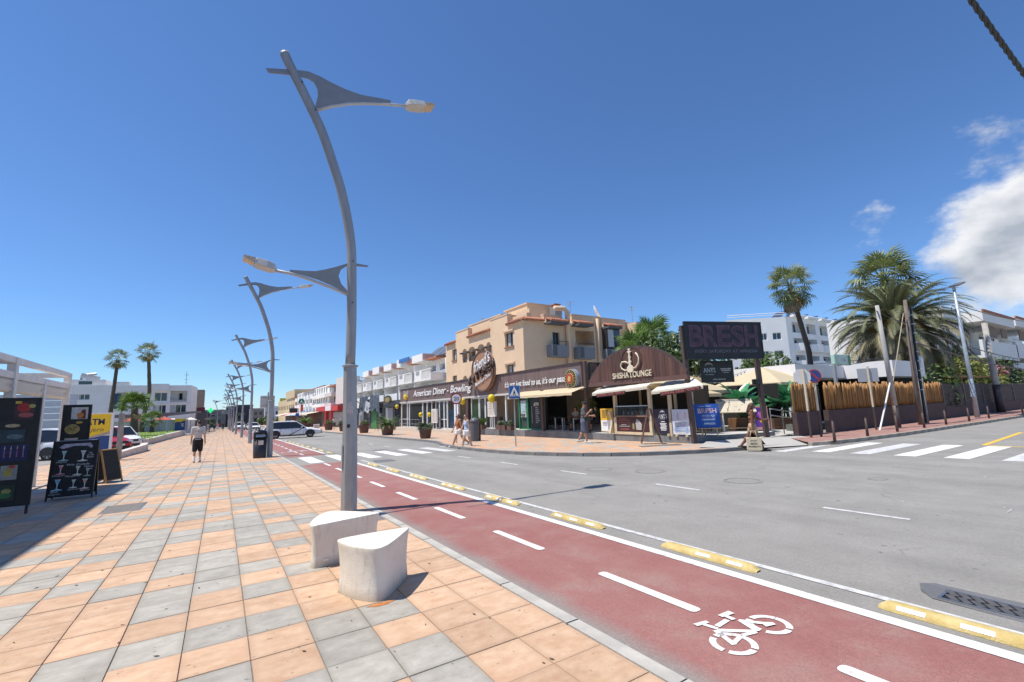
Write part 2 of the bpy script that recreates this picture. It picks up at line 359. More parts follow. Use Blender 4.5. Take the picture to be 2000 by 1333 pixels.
ASPH = asphalt_mat('asphalt', (0.225, 0.216, 0.198), (0.31, 0.298, 0.275)); REDL = asphalt_mat('red_bike_surface', (0.275, 0.108, 0.098), (0.335, 0.155, 0.138), True)
PATCH = asphalt_mat('dark_asphalt', (0.10, 0.105, 0.115), (0.19, 0.19, 0.20))
def paint_mat(name, c, under, wear):
    m, nt, p = newmat(name, 0.75); P = pos_nodes(nt)
    a = nnoise(nt, P, 9, 6, 0.7); f = nnoise(nt, P, 190, 2, 0.7)
    k = nrange(nt, nmath(nt, 'ADD', nmath(nt, 'MULTIPLY', a, 0.55), nmath(nt, 'MULTIPLY', f, 0.45)), wear, wear + 0.09)
    nt.links.new(nmix(nt, k, c, under), p.inputs['Base Color']); nbump(nt, p, f, 0.35, 0.005); return m
PAINT = paint_mat('white_road_paint', (0.72, 0.715, 0.69), (0.40, 0.36, 0.33), 0.535); PAINTW = paint_mat('worn_road_paint', (0.62, 0.62, 0.61), (0.33, 0.33, 0.325), 0.50)
PAINTY = paint_mat('yellow_road_paint', (0.72, 0.45, 0.06), (0.33, 0.31, 0.28), 0.56); PAINTF = paint_mat('faint_road_paint', (0.52, 0.52, 0.51), (0.30, 0.30, 0.30), 0.44)
CONC = mat('kerb_concrete', (0.44, 0.42, 0.38), 0.85, 0.18, 3, 0.3, 80, coord='Object'); CONCD = mat('dark_kerb_stone', (0.20, 0.195, 0.19), 0.85, 0.25, 3, 0.3, 60)
JOINT = mat('joint_mortar', (0.27, 0.22, 0.185), 0.95, 0.2, 20)

def sheet(x0, x1, y0, y1, h, ny=1):
    mb = MB(); 
    for k in range(ny):
        a = y0 + (y1 - y0) * k / ny; b = y0 + (y1 - y0) * (k + 1) / ny
        mb.quad((x0, a, gz(a) + h), (x1, a, gz(a) + h), (x1, b, gz(b) + h), (x0, b, gz(b) + h))
    return mb
def polysheet(pts, h): return MB().ngon([(x, y, gz(y) + h) for x, y in pts])
struct('ground', sheet(-900, 1200, -60, 1600, -0.06), mat('earth', (0.30, 0.27, 0.22), 0.95, 0.25, 0.3))
struct('road', sheet(2.44, 130, -12, 330, 0.0), ASPH)
# red cycle lane in two stretches, broken by the crossing
struct('bike_lane', sheet(2.44, 4.16, -3, 18.45, 0.004), REDL); struct('bike_lane', sheet(2.44, 4.16, 22.75, 200, 0.004), REDL)
mb = MB()
for a, b in ((-3, 18.45), (22.75, 200)): mb.quad((4.16, a, gz(a) + .008), (4.29, a, gz(a) + .008), (4.29, b, gz(b) + .008), (4.16, b, gz(b) + .008))
struct('lane_line', mb, PAINT)
struct('lane_line', MB().quad((4.60, -3, .03 + .006), (4.685, -3, .036), (4.685, 18.4, gz(18.4) + .006), (4.60, 18.4, gz(18.4) + .006)), PAINTW)
def rounded(x0, x1, y0, y1, r=0.04, n=4):
    pts = []
    for cx, cy, a0 in ((x1 - r, y0 + r, -90), (x1 - r, y1 - r, 0), (x0 + r, y1 - r, 90), (x0 + r, y0 + r, 180)):
        for k in range(n + 1): a = R(a0 + 90 * k / n); pts.append((cx + r * math.cos(a), cy + r * math.sin(a)))
    return pts
lane_dash = struct('lane_dashes', polysheet(rounded(3.22, 3.325, -1.7, -0.6), 0.009), PAINT)
for k in range(32):
    y = 0.42 + 2.105 * k
    if 17.4 < y < 22.5: continue
    part('dash', polysheet(rounded(3.22 + .004 * min(k, 16), 3.325 + .004 * min(k, 16), y, y + 1.12), 0.009), PAINT, lane_dash, local=True)
cd_ = struct('centre_line_dashes', polysheet([(7.76, -0.6), (7.86, -0.6), (7.86, 0.4), (7.76, 0.4)], .004), PAINTW)
for k in range(11):
    y = 2.56 + 3.2 * k
    if 18 < y + .5 < 22.6: continue
    part('dash', polysheet([(7.76, y), (7.85, y), (7.85, y + 1.05), (7.76, y + 1.05)], .004), PAINTW if k < 8 else PAINT, cd_, local=True)
cw_ = struct('pedestrian_crossing', polysheet([(2.9, 18.9), (3.43, 18.9), (3.43, 22.25), (2.9, 22.25)], .005), PAINT)
for k in range(1, 7): x = 2.9 + 1.1 * k; part('bar', polysheet([(x, 18.9), (x + .53, 18.9), (x + .53, 22.25), (x, 22.25)], .005), PAINTW if k > 4 else PAINT, cw_, local=True)
cw2 = struct('side_street_crossing', polysheet([(15.3, 7.98), (18.4, 7.98), (19.3, 8.36), (15.3, 8.36)], .005), PAINTW)
for k in range(7): y = 6.97 - 1.055 * k; part('bar', polysheet([(15.85, y), (19.95, y), (19.95, y + .5), (15.85, y + .5)], .005), PAINTW if k % 3 == 1 else PAINT, cw2, local=True)
struct('yellow_marking', polysheet([(20.1, 4.40), (20.3, 4.40), (27, 4.75), (27, 4.9), (20.3, 4.55)], .005), PAINTY)
struct('yellow_marking', polysheet([(20.1, 4.34), (19.8, 3.2), (19.95, 3.2), (20.25, 4.34)], .006), PAINTY)
mb = MB()
random.seed(3)
for k in range(26):
    x = random.uniform(7.0, 15); y = random.uniform(1.5, 8); a = random.uniform(-.25, .1); l = random.uniform(.04, .22)
    mb.ngon([(x + math.cos(a) * l, y + math.sin(a) * l, gz(y) + .0042), (x + .02, y + .02, gz(y) + .0042), (x - math.cos(a) * l, y - math.sin(a) * l, gz(y) + .0042), (x - .02, y - .02, gz(y) + .0042)])
struct('faded_marking_scraps', mb, PAINTF)
# bicycle symbol: strokes lying flat on the lane
bk = MB()
def stroke(p, q, w0, w1=None):
    w1 = (w1 or w0) * 1.25; w0 = w0 * 1.25; p = Vector(p); q = Vector(q); d = (q - p).normalized(); n = Vector((-d.y, d.x))
    bk.ngon([(v.x, v.y, gz(v.y) + BH[0]) for v in (p - n * w0 / 2, q - n * w1 / 2, q + n * w1 / 2, p + n * w0 / 2)]); BH[0] += 0.0004
BH = [0.0085]
def ring(c, r0, r1, a0, a1, n=10):
    for k in range(n):
        a = R(a0 + (a1 - a0) * k / n); b = R(a0 + (a1 - a0) * (k + 1) / n)
        bk.ngon([(c[0] + r * math.cos(t), c[1] + r * math.sin(t), gz(c[1] + r * math.sin(t)) + .0085) for r, t in ((r0, a), (r1, a), (r1, b), (r0, b))])
for c in ((3.03, 2.075), (3.485, 2.08)):
    for a in (12, 105, 200, 290): ring(c, .108, .154, a, a + 80)
stroke((3.02, 2.06), (3.10, 2.26), .034); stroke((3.11, 2.25), (3.31, 2.075), .034); stroke((3.03, 2.075), (3.16, 2.10), .028); stroke((3.18, 2.10), (3.30, 2.07), .028)
stroke((3.16, 2.285), (3.31, 2.30), .034); stroke((3.13, 2.26), (3.11, 2.36), .030); stroke((3.05, 2.39), (3.17, 2.37), .036, .03)
stroke((3.31, 2.07), (3.375, 2.24), .03); stroke((3.365, 2.24), (3.485, 2.08), .034); stroke((3.35, 2.27), (3.36, 2.35), .034); stroke((3.32, 2.365), (3.45, 2.355), .034, .045)
stroke((3.44, 2.10), (3.52, 2.06), .06, .03)
struct('bicycle_symbol', bk, PAINT)
# the same symbol further along, seen very flat
bk2 = bk; bk = MB(); BH = [0.0085]
for c in ((3.0, 26.6), (3.9, 26.6)): ring(c, .26, .34, 0, 360, 16)
stroke((3.0, 26.6), (3.25, 27.2), .08); stroke((3.25, 27.1), (3.7, 27.2), .08); stroke((3.7, 27.2), (3.9, 26.6), .08); stroke((3.1, 27.35), (3.4, 27.35), .08); stroke((3.6, 27.4), (3.9, 27.4), .08)
struct('bicycle_symbol', bk, PAINT)
# flush kerb along the paving
kb = struct('kerb', MB().bb(2.326, 2.44, -4, -3.02, -.1, .036), CONC)
stone = MB().box((0, 0, -.06), (.112, .985, .132)).mesh('kerb_stone'); stone.materials.append(CONC)
for k in range(110):
    y = -2.5 + k; o = part('kerb_stone', stone, None, kb, local=True); o.location = (2.382, y, gz(y) + .001 + .0015 * math.sin(k * 2.1)); o.rotation_euler.x = -KS
    if k % 7 == 3: o.rotation_euler.z = .006
# ---------------------------------------------------------------- left paving with single tiles
ped = struct('pavement', sheet(-14, 2.326, -4, 210, -0.008), JOINT)
def tmesh(m):
    a, b, c = (TX - .006) / 2, (TY - .006) / 2, .002; mb = MB()
    top = [(-a + c, -b + c, .004), (a - c, -b + c, .004), (a - c, b - c, .004), (-a + c, b - c, .004)]; bot = [(-a, -b, 0), (a, -b, 0), (a, b, 0), (-a, b, 0)]; low = [(x, y, -.02) for x, y, _ in bot]
    mb.v = top + bot + low; mb.f = [(0, 1, 2, 3)] + [(4 + k, 4 + (k + 1) % 4, (k + 1) % 4, k) for k in range(4)] + [(8 + k, 8 + (k + 1) % 4, 4 + (k + 1) % 4, 4 + k) for k in range(4)]
    me = mb.mesh('tile'); me.materials.append(m); return me
TM = {0: tmesh(T_OR), 1: tmesh(T_GR)}
CI = cam.matrix_world.inverted()
cells = []
trnd = random.Random(11)
for j in range(-3, 330):
    for i in range(-34, 5):
        x = TX0 + TX * (i + .5); y = TY0 + TY * (j + .5)
        if x > 2.33: continue
        run = trnd.random()
        g = 0
        if i < 3 and y < 20.2: g = 1 if run < 0.42 else 0
        elif i < 3 and y > 22: g = 1 if run < 0.16 else 0
        if 20.2 <= y <= 21.9: g = 1 if x > -2.6 else g
        if i < 3 and y < 20 and (i * 7 + j * 3) % 5 == 0: g = 1 - g if run > .2 else g
        q = CI @ Vector((x, y, gz(y))); d = -q.z; vis = d > .3 and abs(q.x / d) < 1.14 and abs(q.y / d) < .77
        cells.append((d if vis else 1e6 + y, x, y, g, vis))
# what the benches and the drain covers hide does not matter; nearest visible cells become single tiles
order = sorted(range(len(cells)), key=lambda k: cells[k][0])
near = set(order[:300])
rest = {0: MB(), 1: MB()}
for k, (d, x, y, g, vis) in enumerate(cells):
    jz = 0.0016 * math.sin(k * 12.9898)
    if k in near:
        o = bpy.data.objects.new('tile', TM[g]); COL.objects.link(o); o.parent = ped; o.location = (x, y, gz(y) + jz); o.rotation_euler = (-KS + .002 * math.sin(k * 3.3), .0025 * math.sin(k * 7.7), 0)
    else:
        a, b = (TX - .006) / 2, (TY - .006) / 2; mbx = rest[g]; i0 = len(mbx.v)
        z = lambda yy: gz(yy) + .004 + jz
        for sx_, sy_ in ((-1, -1), (1, -1), (1, 1), (-1, 1)): mbx.v.append((x + sx_ * a, y + sy_ * b, z(y + sy_ * b)))
        for sx_, sy_ in ((-1, -1), (1, -1), (1, 1), (-1, 1)): mbx.v.append((x + sx_ * a, y + sy_ * b, z(y) - .015))
        mbx.f += [(i0, i0 + 1, i0 + 2, i0 + 3)] + [(i0 + 4 + q, i0 + 4 + (q + 1) % 4, i0 + (q + 1) % 4, i0 + q) for q in range(4)]
for g in rest: o = part('paving_tiles', rest[g], (T_OR, T_GR)[g], ped, local=True); o['kind'] = 'stuff'
# inspection covers
def cover(name, x0, x1, y0, y1, h, m, label, cat='cover'):
    t = thing(name, label, cat, ((x0 + x1) / 2, (y0 + y1) / 2, gz((y0 + y1) / 2) + h)); 
    dx, dy = (x1 - x0) / 2, (y1 - y0) / 2
    part('frame', MB().bb(-dx, dx, -dy, -dy + .02, 0, .005).bb(-dx, dx, dy - .02, dy, 0, .005).bb(-dx, -dx + .02, -dy + .02, dy - .02, 0, .005).bb(dx - .02, dx, -dy + .02, dy - .02, 0, .005), STEEL, t, local=True)
    part('lid', MB().bb(-dx + .026, dx - .026, -dy + .026, dy - .026, 0, .004), m, t, local=True); part('lifting_hole', MB().lathe((dx * .4, 0, .0045), [(.014, 0), (.014, .0006)], 8), BLACK, t, local=True)
CGREY = mat('cover_grey', (0.17, 0.155, 0.145), 0.8, 0.2, 8, 0.3, 60)
cover('inspection_cover', -1.9, -1.26, 11.8, 12.85, .006, CGREY, 'grey rectangular inspection cover set in the tiles near the chalkboard')
cover('inspection_cover', 1.92, 2.30, 7.55, 8.3, .006, mat('cover_brown', (0.22, 0.16, 0.13), 0.8, 0.2, 8, 0.3, 60), 'brown rectangular inspection cover at the foot of the nearest lamp post')
# ---------------------------------------------------------------- road ironwork
t = thing('drain_grate', 'dark cast iron drain grate in the near right road surface', 'drain', (5.10, 1.32, gz(1.3)))
part('asphalt_surround', MB().ngon([(x - 5.10, y - 1.32, .003) for x, y in ((5.0, .1), (5.32, .1), (5.345, .9), (5.33, 1.64), (5.24, 1.72), (5.06, 1.66), (4.93, 1.55), (4.90, 1.0))]), PATCH, t, local=True)
part('frame', MB().bb(-.14, -.12, -1.1, .21, 0, .012).bb(.10, .12, -1.1, .21, 0, .012).bb(-.12, .10, .19, .21, 0, .012), STEEL, t, local=True)
part('pit', MB().bb(-.12, .10, -1.1, .19, .0035, .0045), BLACK, t, local=True)
IRON = mat('cast_iron', (0.13, 0.125, 0.125), 0.55, 0.25, 20, metal=0.4)
for k in range(17):
    y = .16 - .076 * k; part('bar', MB().beam((-.115, y - .06, .010), (-.012, y + .012, .010), .048, .006), IRON, t, local=True); part('bar', MB().beam((-.008, y - .035, .0105), (.095, y + .037, .0105), .048, .006), IRON, t, local=True)
for x, y, r, lb in ((8.67, 9.46, .36, 'round manhole cover in the road, the far one near the corner kerb'), (9.22, 8.19, .38, 'larger round manhole cover in the road, middle of three'), (9.3, 5.79, .38, 'round manhole cover in the road nearest the side street crossing'), (11.2, 4.1, .17, 'small round valve cover in the road between the manhole and the crossing')):
    t = thing('manhole_cover', lb, 'manhole', (x, y, gz(y) + .001), group='round covers in the road')
    part('ring', MB().lathe((0, 0, 0), [(r, 0), (r, .006), (r * .86, .006), (r * .86, .004)], 28, False), mat('iron_ring', (0.235, 0.225, 0.21), 0.7, 0.3, 14), t, local=True)
    part('lid', MB().lathe((0, 0, 0), [(r * .83, 0), (r * .83, .005)], 28), mat('iron_lid', (0.26, 0.25, 0.232), 0.75, 0.22, 40, 0.5, 45), t, local=True)
struct('asphalt_patch', polysheet([(4.75, 16.8), (5.55, 16.9), (5.6, 17.75), (4.95, 17.9)], .003), PATCH)
# ---------------------------------------------------------------- lane separators
SEPY = mat('separator_yellow', (0.45, 0.335, 0.11), 0.75, 0.0, 9, 0.4, 70, col2=(0.64, 0.51, 0.24), objvar=0.08)
REFL = mat('reflector_white', (0.78, 0.78, 0.77), 0.35)
def make_sep(ln=1.15):
    mb = MB(); n = 14; prof = [(-.075, 0), (-.07, .018), (-.038, .052), (.038, .052), (.07, .018), (.075, 0)]
    rows = []
    for k in range(n + 1):
        s_ = math.sin(PI / 2 * (-1 + 2 * k / n)); y = s_ * ln / 2; e = max(0.0, (abs(s_) - .85) / .15); f = max(0.0, 1 - e ** 3) ** .5 * .55 + .45; rows.append([(x * (f if e else 1), y, z * (1 - .75 * e * e)) for x, z in prof])
    for r_ in rows: mb.v += r_
    m_ = len(prof)
    for k in range(n):
        for j in range(m_ - 1): a = k * m_ + j; mb.f.append((a, a + 1, a + m_ + 1, a + m_))
    mb.f.append(tuple(range(m_))); mb.f.append(tuple(reversed(range(n * m_, n * m_ + m_)))); return mb.mesh('lane_separator', True)
sepm = make_sep()
def refl_mesh(y, sx):
    x0, z0, x1, z1 = sx * .0665, .0225, sx * .044, .0465; o = Vector((z1 - z0, 0, abs(x0 - x1))).normalized() * .003; o.x *= sx
    return MB().quad(*[(a + o.x, yy, z + o.z) for a, z, yy in ((x0, z0, y - .085), (x0, z0, y + .085), (x1, z1, y + .085), (x1, z1, y - .085))]).mesh('reflector')
RM = [refl_mesh(y, s_) for y in (-.36, 0.0, .36) for s_ in (-1, 1)]
for me in RM: me.materials.append(REFL)
sep_y = [1.17] + [3.29 + 2.14 * k for k in range(7)] + [23.6 + 2.14 * k for k in range(9)]
for k, y in enumerate(sep_y):
    lab = 'yellow rubber lane separator beside the cycle lane' + (', nearest the camera beside the drain grate' if k == 0 else ', number %s from the camera before the crossing' % ('zero one two three four five six seven eight nine'.split()[k + 1]) if k < 8 else ' beyond the crossing, number %s from it' % ('one two three four five six seven eight nine'.split()[k - 8]))
    t = thing('lane_separator', lab, 'lane separator', (4.475, y, gz(y) + .002), group='yellow separators along the cycle lane'); t.rotation_euler = (-KS, 0, .012 * math.sin(k * 5))
    b = part('body', sepm, SEPY, t, local=True)
    for i, me in enumerate(RM):
        if (k * 5 + i) % 7 == 2 and k: continue
        part('reflector', me, None, t, local=True)
# ---------------------------------------------------------------- far pavement with kerb stones
KP = [(10.75, 210), (10.75, 60), (10.75, 30), (10.6, 24.6), (9.9, 22.9), (9.45, 20.5), (9.35, 17.5), (9.55, 15.0), (10.1, 13.3), (11.1, 11.6), (12.4, 10.5), (14.0, 9.65), (15.3, 9.3)]
def smooth_path(P, n=2):
    for _ in range(n):
        Q = [P[0]]
        for a, b in zip(P, P[1:]): Q += [(a[0] * .75 + b[0] * .25, a[1] * .75 + b[1] * .25), (a[0] * .25 + b[0] * .75, a[1] * .25 + b[1] * .75)]
        P = Q + [P[-1]]
    return P
KPS = smooth_path(KP)
fp = struct('far_pavement', MB().ngon([(x + .05, y, gz(y) + .12) for x, y in KPS] + [(18.2, 9.0, -.09 + .04), (19.4, 9.6, .03), (19.4, 210, -1.98)]), T_MIX)
def kerb_run(root, path, ln, w_, h0, h1, m, y_cut=70, top=.12):
    acc = 0; pts = [Vector(p) for p in path]; out_ = []
    # resample
    seg = 0; cur = pts[0].copy(); samples = [cur.copy()]; rem = ln
    for a, b in zip(pts, pts[1:]):
        d = (b - a).length; pos = 0
        while d - pos >= rem:
            pos += rem; samples.append(a + (b - a) * (pos / d)); rem = ln
        rem -= d - pos
    k = 0
    for a, b in zip(samples, samples[1:]):
        if a.y > y_cut: continue
        d = b - a; L_ = d.length - .012; c = (a + b) / 2; k += 1
        o = part('kerb_stone', MB().box((0, 0, 0), (L_, w_, h1 - h0)), m, root, local=True, bevel=.012)
        o.location = (c.x, c.y, gz(c.y) + (h0 + h1) / 2 + .002 * math.sin(k * 4.1)); o.rotation_euler.z = math.atan2(d.y, d.x)
kerb_run(fp, KPS[::-1], 0.95, .14, -.05, .125, CONCD)
# dropped corner apron and the side street pavement
struct('corner_apron', MB().ngon([(15.3, 9.25, gz(9.2) + .055), (17.7, 8.45, gz(8.4) + .03), (19.2, 8.9, .03), (20.4, 9.9, .05), (20.2, 10.95, .05), (16.0, 11.3, .06), (14.0, 10.2, .055)]), mat('pale_concrete', (0.42, 0.41, 0.38), 0.9, 0.08, 1.5, 0.2, 50))
SPP = [(17.7, 8.35), (18.6, 8.1), (20.5, 7.85), (24, 7.65), (34, 7.5), (70, 7.4), (120, 7.4)]
sp = struct('side_pavement', MB().ngon([(x, y + .06, gz(y) + .13) for x, y in SPP] + [(120, 10.2, .03), (19.8, 10.2, .03)]), mat('reddish_paving', (0.33, 0.185, 0.155), 0.85, 0.18, 2.2, 0.3, 50))
kerb_run(sp, SPP, 0.8, .16, -.05, .135, mat('worn_kerb', (0.33, 0.285, 0.23), 0.9, 0.3, 5, 0.5, 25), y_cut=70)
# ---------------------------------------------------------------- street lamps
LAMPG = mat('lamp_grey', (0.33, 0.345, 0.36), 0.5, 0.12, 5, metal=0.3, stretch=(1, 1, .2)); FING = mat('fin_grey', (0.27, 0.285, 0.30), 0.5, 0.08, 4, metal=0.2)
HEADG = mat('lamp_head_grey', (0.52, 0.51, 0.49), 0.45, 0.05); LENS = mat('amber_lens', (0.56, 0.45, 0.32), 0.25, 0.4, 30)
def make_lamp(label, loc):
    t = thing('street_lamp', label, 'street lamp', loc, group='curved street lamps along the pavement')
    c = MB(); c.tube([(0, 0, -.12), (0, 0, .3), (-.004, 0, 1.5), (-.02, 0, 2.56)], [.142, .141, .13, .118], 8); part('lower_column', c, GALV, t, local=True, bevel=.008)
    part('collar', MB().lathe((-.02, 0, 2.55), [(.118, 0), (.142, .012), (.142, .034), (.10, .045)], 20), GALV, t, local=True)
    m_ = [(-.02, 2.57), (-.01, 3.43), (-.02, 4.26), (-.04, 4.85), (-.12, 5.40), (-.25, 5.98), (-.42, 6.51), (-.62, 7.07), (-.83, 7.50), (-1.06, 7.94), (-1.24, 8.28), (-1.31, 8.44)]
    pts = [Vector((a, 0, b)) for a, b in m_]; cur = []
    for k in range(len(pts) - 1):
        p0 = pts[max(k - 1, 0)]; p1 = pts[k]; p2 = pts[k + 1]; p3 = pts[min(k + 2, len(pts) - 1)]
        for s_ in (0, .34, .67):
            cur.append(.5 * ((2 * p1) + (p2 - p0) * s_ + (2 * p0 - 5 * p1 + 4 * p2 - p3) * s_ ** 2 + (3 * p1 - p0 - 3 * p2 + p3) * s_ ** 3))
    cur.append(pts[-1]); part('mast', MB().tube(cur, .087, 14), LAMPG, t, local=True, smooth=True)
    part('cable_channel', MB().tube([(p.x - .085, -.02, p.z) for p in cur[-10:-1]], .012, 6), FING, t, local=True)
    def fin(poly): return MB().prism([(a - 1.98, b + .09) for a, b in poly], (0, .012, 0), (1, 0, 0), (0, 0, 1), .024)
    U = [(.38, 7.91), (.43, 7.84), (.75, 7.93), (.97, 7.97), (1.10, 7.98), (1.20, 7.94), (1.26, 7.83), (1.27, 7.67), (1.23, 7.45), (1.25, 7.37), (1.35, 7.44), (1.66, 7.63), (1.99, 7.79), (2.37, 7.94), (2.69, 8.05), (2.69, 8.10), (2.37, 8.05), (2.07, 8.00), (1.77, 8.01), (1.53, 8.05), (1.33, 8.10), (1.10, 8.13), (.89, 8.08)]
    D = [(2.27, 4.44), (2.25, 4.41), (2.06, 4.40), (1.86, 4.37), (1.76, 4.29), (1.72, 4.16), (1.77, 4.02), (1.89, 3.89), (1.89, 3.84), (1.62, 3.96), (1.36, 4.05), (1.07, 4.11), (.90, 4.14), (.90, 4.17), (1.10, 4.18), (1.32, 4.20), (1.50, 4.26), (1.69, 4.34), (1.86, 4.42), (2.06, 4.45)]
    part('upper_fin', fin(U), FING, t, local=True); part('lower_fin', fin(D), FING, t, local=True)
    part('upper_arm', MB().tube([(a - 1.98, 0, b + .09) for a, b in ((1.25, 7.37), (1.5, 7.54), (1.82, 7.71), (2.15, 7.84), (2.59, 7.98), (3.02, 8.09))], .03, 8), HEADG, t, local=True, smooth=True)
    part('lower_arm', MB().tube([(a - 1.98, 0, b + .09) for a, b in ((1.9, 3.82), (1.58, 3.93), (1.25, 4.03), (.96, 4.10), (.66, 4.13))], .027, 8), HEADG, t, local=True, smooth=True)
    for nm, a, b, sg in (('upper_head', (1.03, 8.19), (1.66, 8.34), 1), ('lower_head', (-1.30, 4.22), (-1.80, 4.36), -1)):
        p = Vector((a[0], 0, a[1])); q = Vector((b[0], 0, b[1])); d = (q - p).normalized(); n = Vector((-d.z * sg, 0, d.x * sg)); mid = p + (q - p) * .66
        h = MB(); i0 = 0
        for s_, hw, up, dn in ((0, .06, .035, .035), (.10, .13, .085, .04), (.30, .155, .09, .045), (.64, .155, .075, .045)):
            c0 = p + (q - p) * s_; h.v += [tuple(c0 + Vector((0, -hw, 0)) - n * dn), tuple(c0 + Vector((0, hw, 0)) - n * dn), tuple(c0 + Vector((0, hw * .75, 0)) + n * up), tuple(c0 + Vector((0, -hw * .75, 0)) + n * up)]
        for k in range(3):
            for j in range(4): a0 = k * 4 + j; b0 = k * 4 + (j + 1) % 4; h.f.append((a0, b0, b0 + 4, a0 + 4))
        h.f += [(3, 2, 1, 0), (12, 13, 14, 15)]
        hd = part(nm, h, HEADG, t, local=True, bevel=.01)
        M3 = Matrix((d, Vector((0, 1, 0)), n)).transposed()
        for k in range(4): part('led_module', MB().box(p + (q - p) * (.70 + .085 * k) + n * .012, (.042, .27, .085 - .012 * k), m=M3), LENS, hd, local=True)
    part('fixing_bolts', MB().cyl((-1.0, -.11, 7.9), (-1.0, .11, 7.9), .012, n=6).cyl((-.75, -.11, 7.42), (-.75, .11, 7.42), .012, n=6).cyl((-.02, -.11, 4.55), (-.02, .11, 4.55), .012, n=6).cyl((-.02, -.11, 3.75), (-.02, .11, 3.75), .012, n=6), BLACK, t, local=True)
    return t
lamp = make_lamp('nearest tall curved grey street lamp, beside the two white concrete seats', (1.98, 8.64, gz(8.64)))
part('inspection_door', MB().box((-.134, 0, .95), (.012, .09, .42)), GALV, lamp, local=True)
part('black_sticker', MB().box((-.06, -.127, 1.49), (.05, .004, .06)), BLACK, lamp, local=True)
part('torn_sticker', MB().ngon([(-.095, -.1235, 1.72), (.0, -.1255, 1.68), (.03, -.1255, 1.78), (-.02, -.1255, 1.93), (-.085, -.1235, 1.88)]), mat('torn_paper', (0.5, 0.47, 0.46), 0.9, 0.35, 40), lamp, local=True)
words = ['second', 'third', 'fourth', 'fifth', 'sixth', 'seventh', 'eighth', 'ninth']
for k, y in enumerate((24.3, 41.3, 58.3, 75.3, 92.3, 109.3, 126.3, 143.3)):
    c = copy_tree(lamp); c.location = (1.96 - .002 * y * (k > 2), y, gz(y)); c['label'] = 'curved grey street lamp on the left pavement, %s of the row from the camera' % words[k]
    for ch in list(c.children):
        if ch.name.split('.')[0] in ('black_sticker', 'torn_sticker'): bpy.data.objects.remove(ch)
c = copy_tree(lamp); c.location = (-.9, 160, gz(160)); c['label'] = 'street lamp far down the left pavement, standing apart behind the green cross'
for ch in list(c.children):
    if ch.name.split('.')[0] in ('black_sticker', 'torn_sticker'): bpy.data.objects.remove(ch)
# ---------------------------------------------------------------- concrete seats
CSEAT = mat('white_concrete', (0.66, 0.63, 0.575), 0.75, 0.0, 3.0, 0.25, 70, col2=(0.80, 0.78, 0.74))
def dirt_seat():
    m, nt, p = newmat('white_concrete_seat', 0.75); P = pos_nodes(nt); s_ = nt.nodes.new('ShaderNodeSeparateXYZ'); tc_ = nt.nodes.new('ShaderNodeTexCoord'); nt.links.new(tc_.outputs['Object'], s_.inputs[0])
    a = nnoise(nt, P, 3, 6); b = nnoise(nt, P, 14, 6, .7, (1, 1, .25)); col = nmix(nt, nrange(nt, a, .3, .7), (.70, .65, .56), (.83, .79, .71))
    st = nmath(nt, 'MULTIPLY', nrange(nt, b, .52, .70), .55); col = nmix(nt, st, col, (.42, .36, .29))
    lo = nmath(nt, 'MULTIPLY', nrange(nt, nmath(nt, 'ADD', s_.outputs[2], nmath(nt, 'MULTIPLY', a, -.07)), -.03, .07, 1, 0), .6); col = nmix(nt, lo, col, (.36, .27, .17))
    nt.links.new(col, p.inputs['Base Color']); nbump(nt, p, nmath(nt, 'ADD', nnoise(nt, P, 90, 4), nmath(nt, 'MULTIPLY', nnoise(nt, P, 9, 6), 2.0)), .4, .008); return m
SEATM = dirt_seat()
def seat(ctrl, y, label):
    P_ = [Vector(p) for p in ctrl]
    for _ in range(3):
        Q = []
        for a, b in zip(P_, P_[1:] + P_[:1]): Q += [a * .75 + b * .25, a * .25 + b * .75]
        P_ = Q
    c = sum(P_, Vector((0, 0))) / len(P_); n = len(P_); t = MB()
    prof = [(.955, 0), (.95, .03), (.925, .12), (.925, .22), (.945, .33), (.98, .42), (1.0, .452), (.996, .462), (.985, .466)]
    for f, z in prof:
        for p in P_: q = c + (p - c) * f; t.v.append((q.x - c.x, q.y - c.y, z))
    for k in range(len(prof) - 1):
        for j in range(n): a = k * n + j; b = k * n + (j + 1) % n; t.f.append((a, b, b + n, a + n))
    t.f.append(tuple((len(prof) - 1) * n + j for j in range(n))); me = t.mesh('concrete_seat', True)
    me.polygons[len(me.polygons) - 1].use_smooth = False
    r = thing('stone_bench', label, 'bench', (c.x, c.y, gz(c.y) + .002), group='white concrete seats by the lamp')
    b = part('block', me, SEATM, r, local=True); mo = b.modifiers.new('e', 'EDGE_SPLIT'); mo.split_angle = R(50)
    return r
s1 = seat([(1.015, 4.885), (1.0, 4.80), (1.06, 4.55), (1.20, 4.33), (1.30, 4.31), (1.42, 4.43), (1.60, 4.66), (1.735, 4.84), (1.70, 4.875), (1.35, 4.90)], 4.7, 'nearer white concrete seat with a rounded triangular top')
s2 = seat([(.90, 5.70), (.96, 5.66), (1.30, 5.74), (1.65, 5.80), (1.72, 5.84), (1.66, 5.92), (1.40, 6.22), (1.25, 6.36), (1.15, 6.33), (1.0, 6.1), (.90, 5.82)], 5.9, 'farther white concrete seat partly hidden behind the other seat')
part('maker_plate', MB().box((-.20, -.262, .08), (.055, .006, .022)), CSEAT, s2, local=True)
pool = MB().ngon([(1.27 + .11 * math.cos(a) * (1 + .3 * math.sin(3 * a)), 4.27 + .035 * math.sin(a), gz(4.27) + .0062) for a in [2 * PI * k / 18 for k in range(18)]])
struct('rust_stain', pool, mat('rust_stain_orange', (.46, .17, .045), .8, .3, 30))
lr = random.Random(12); lb_ = MB()
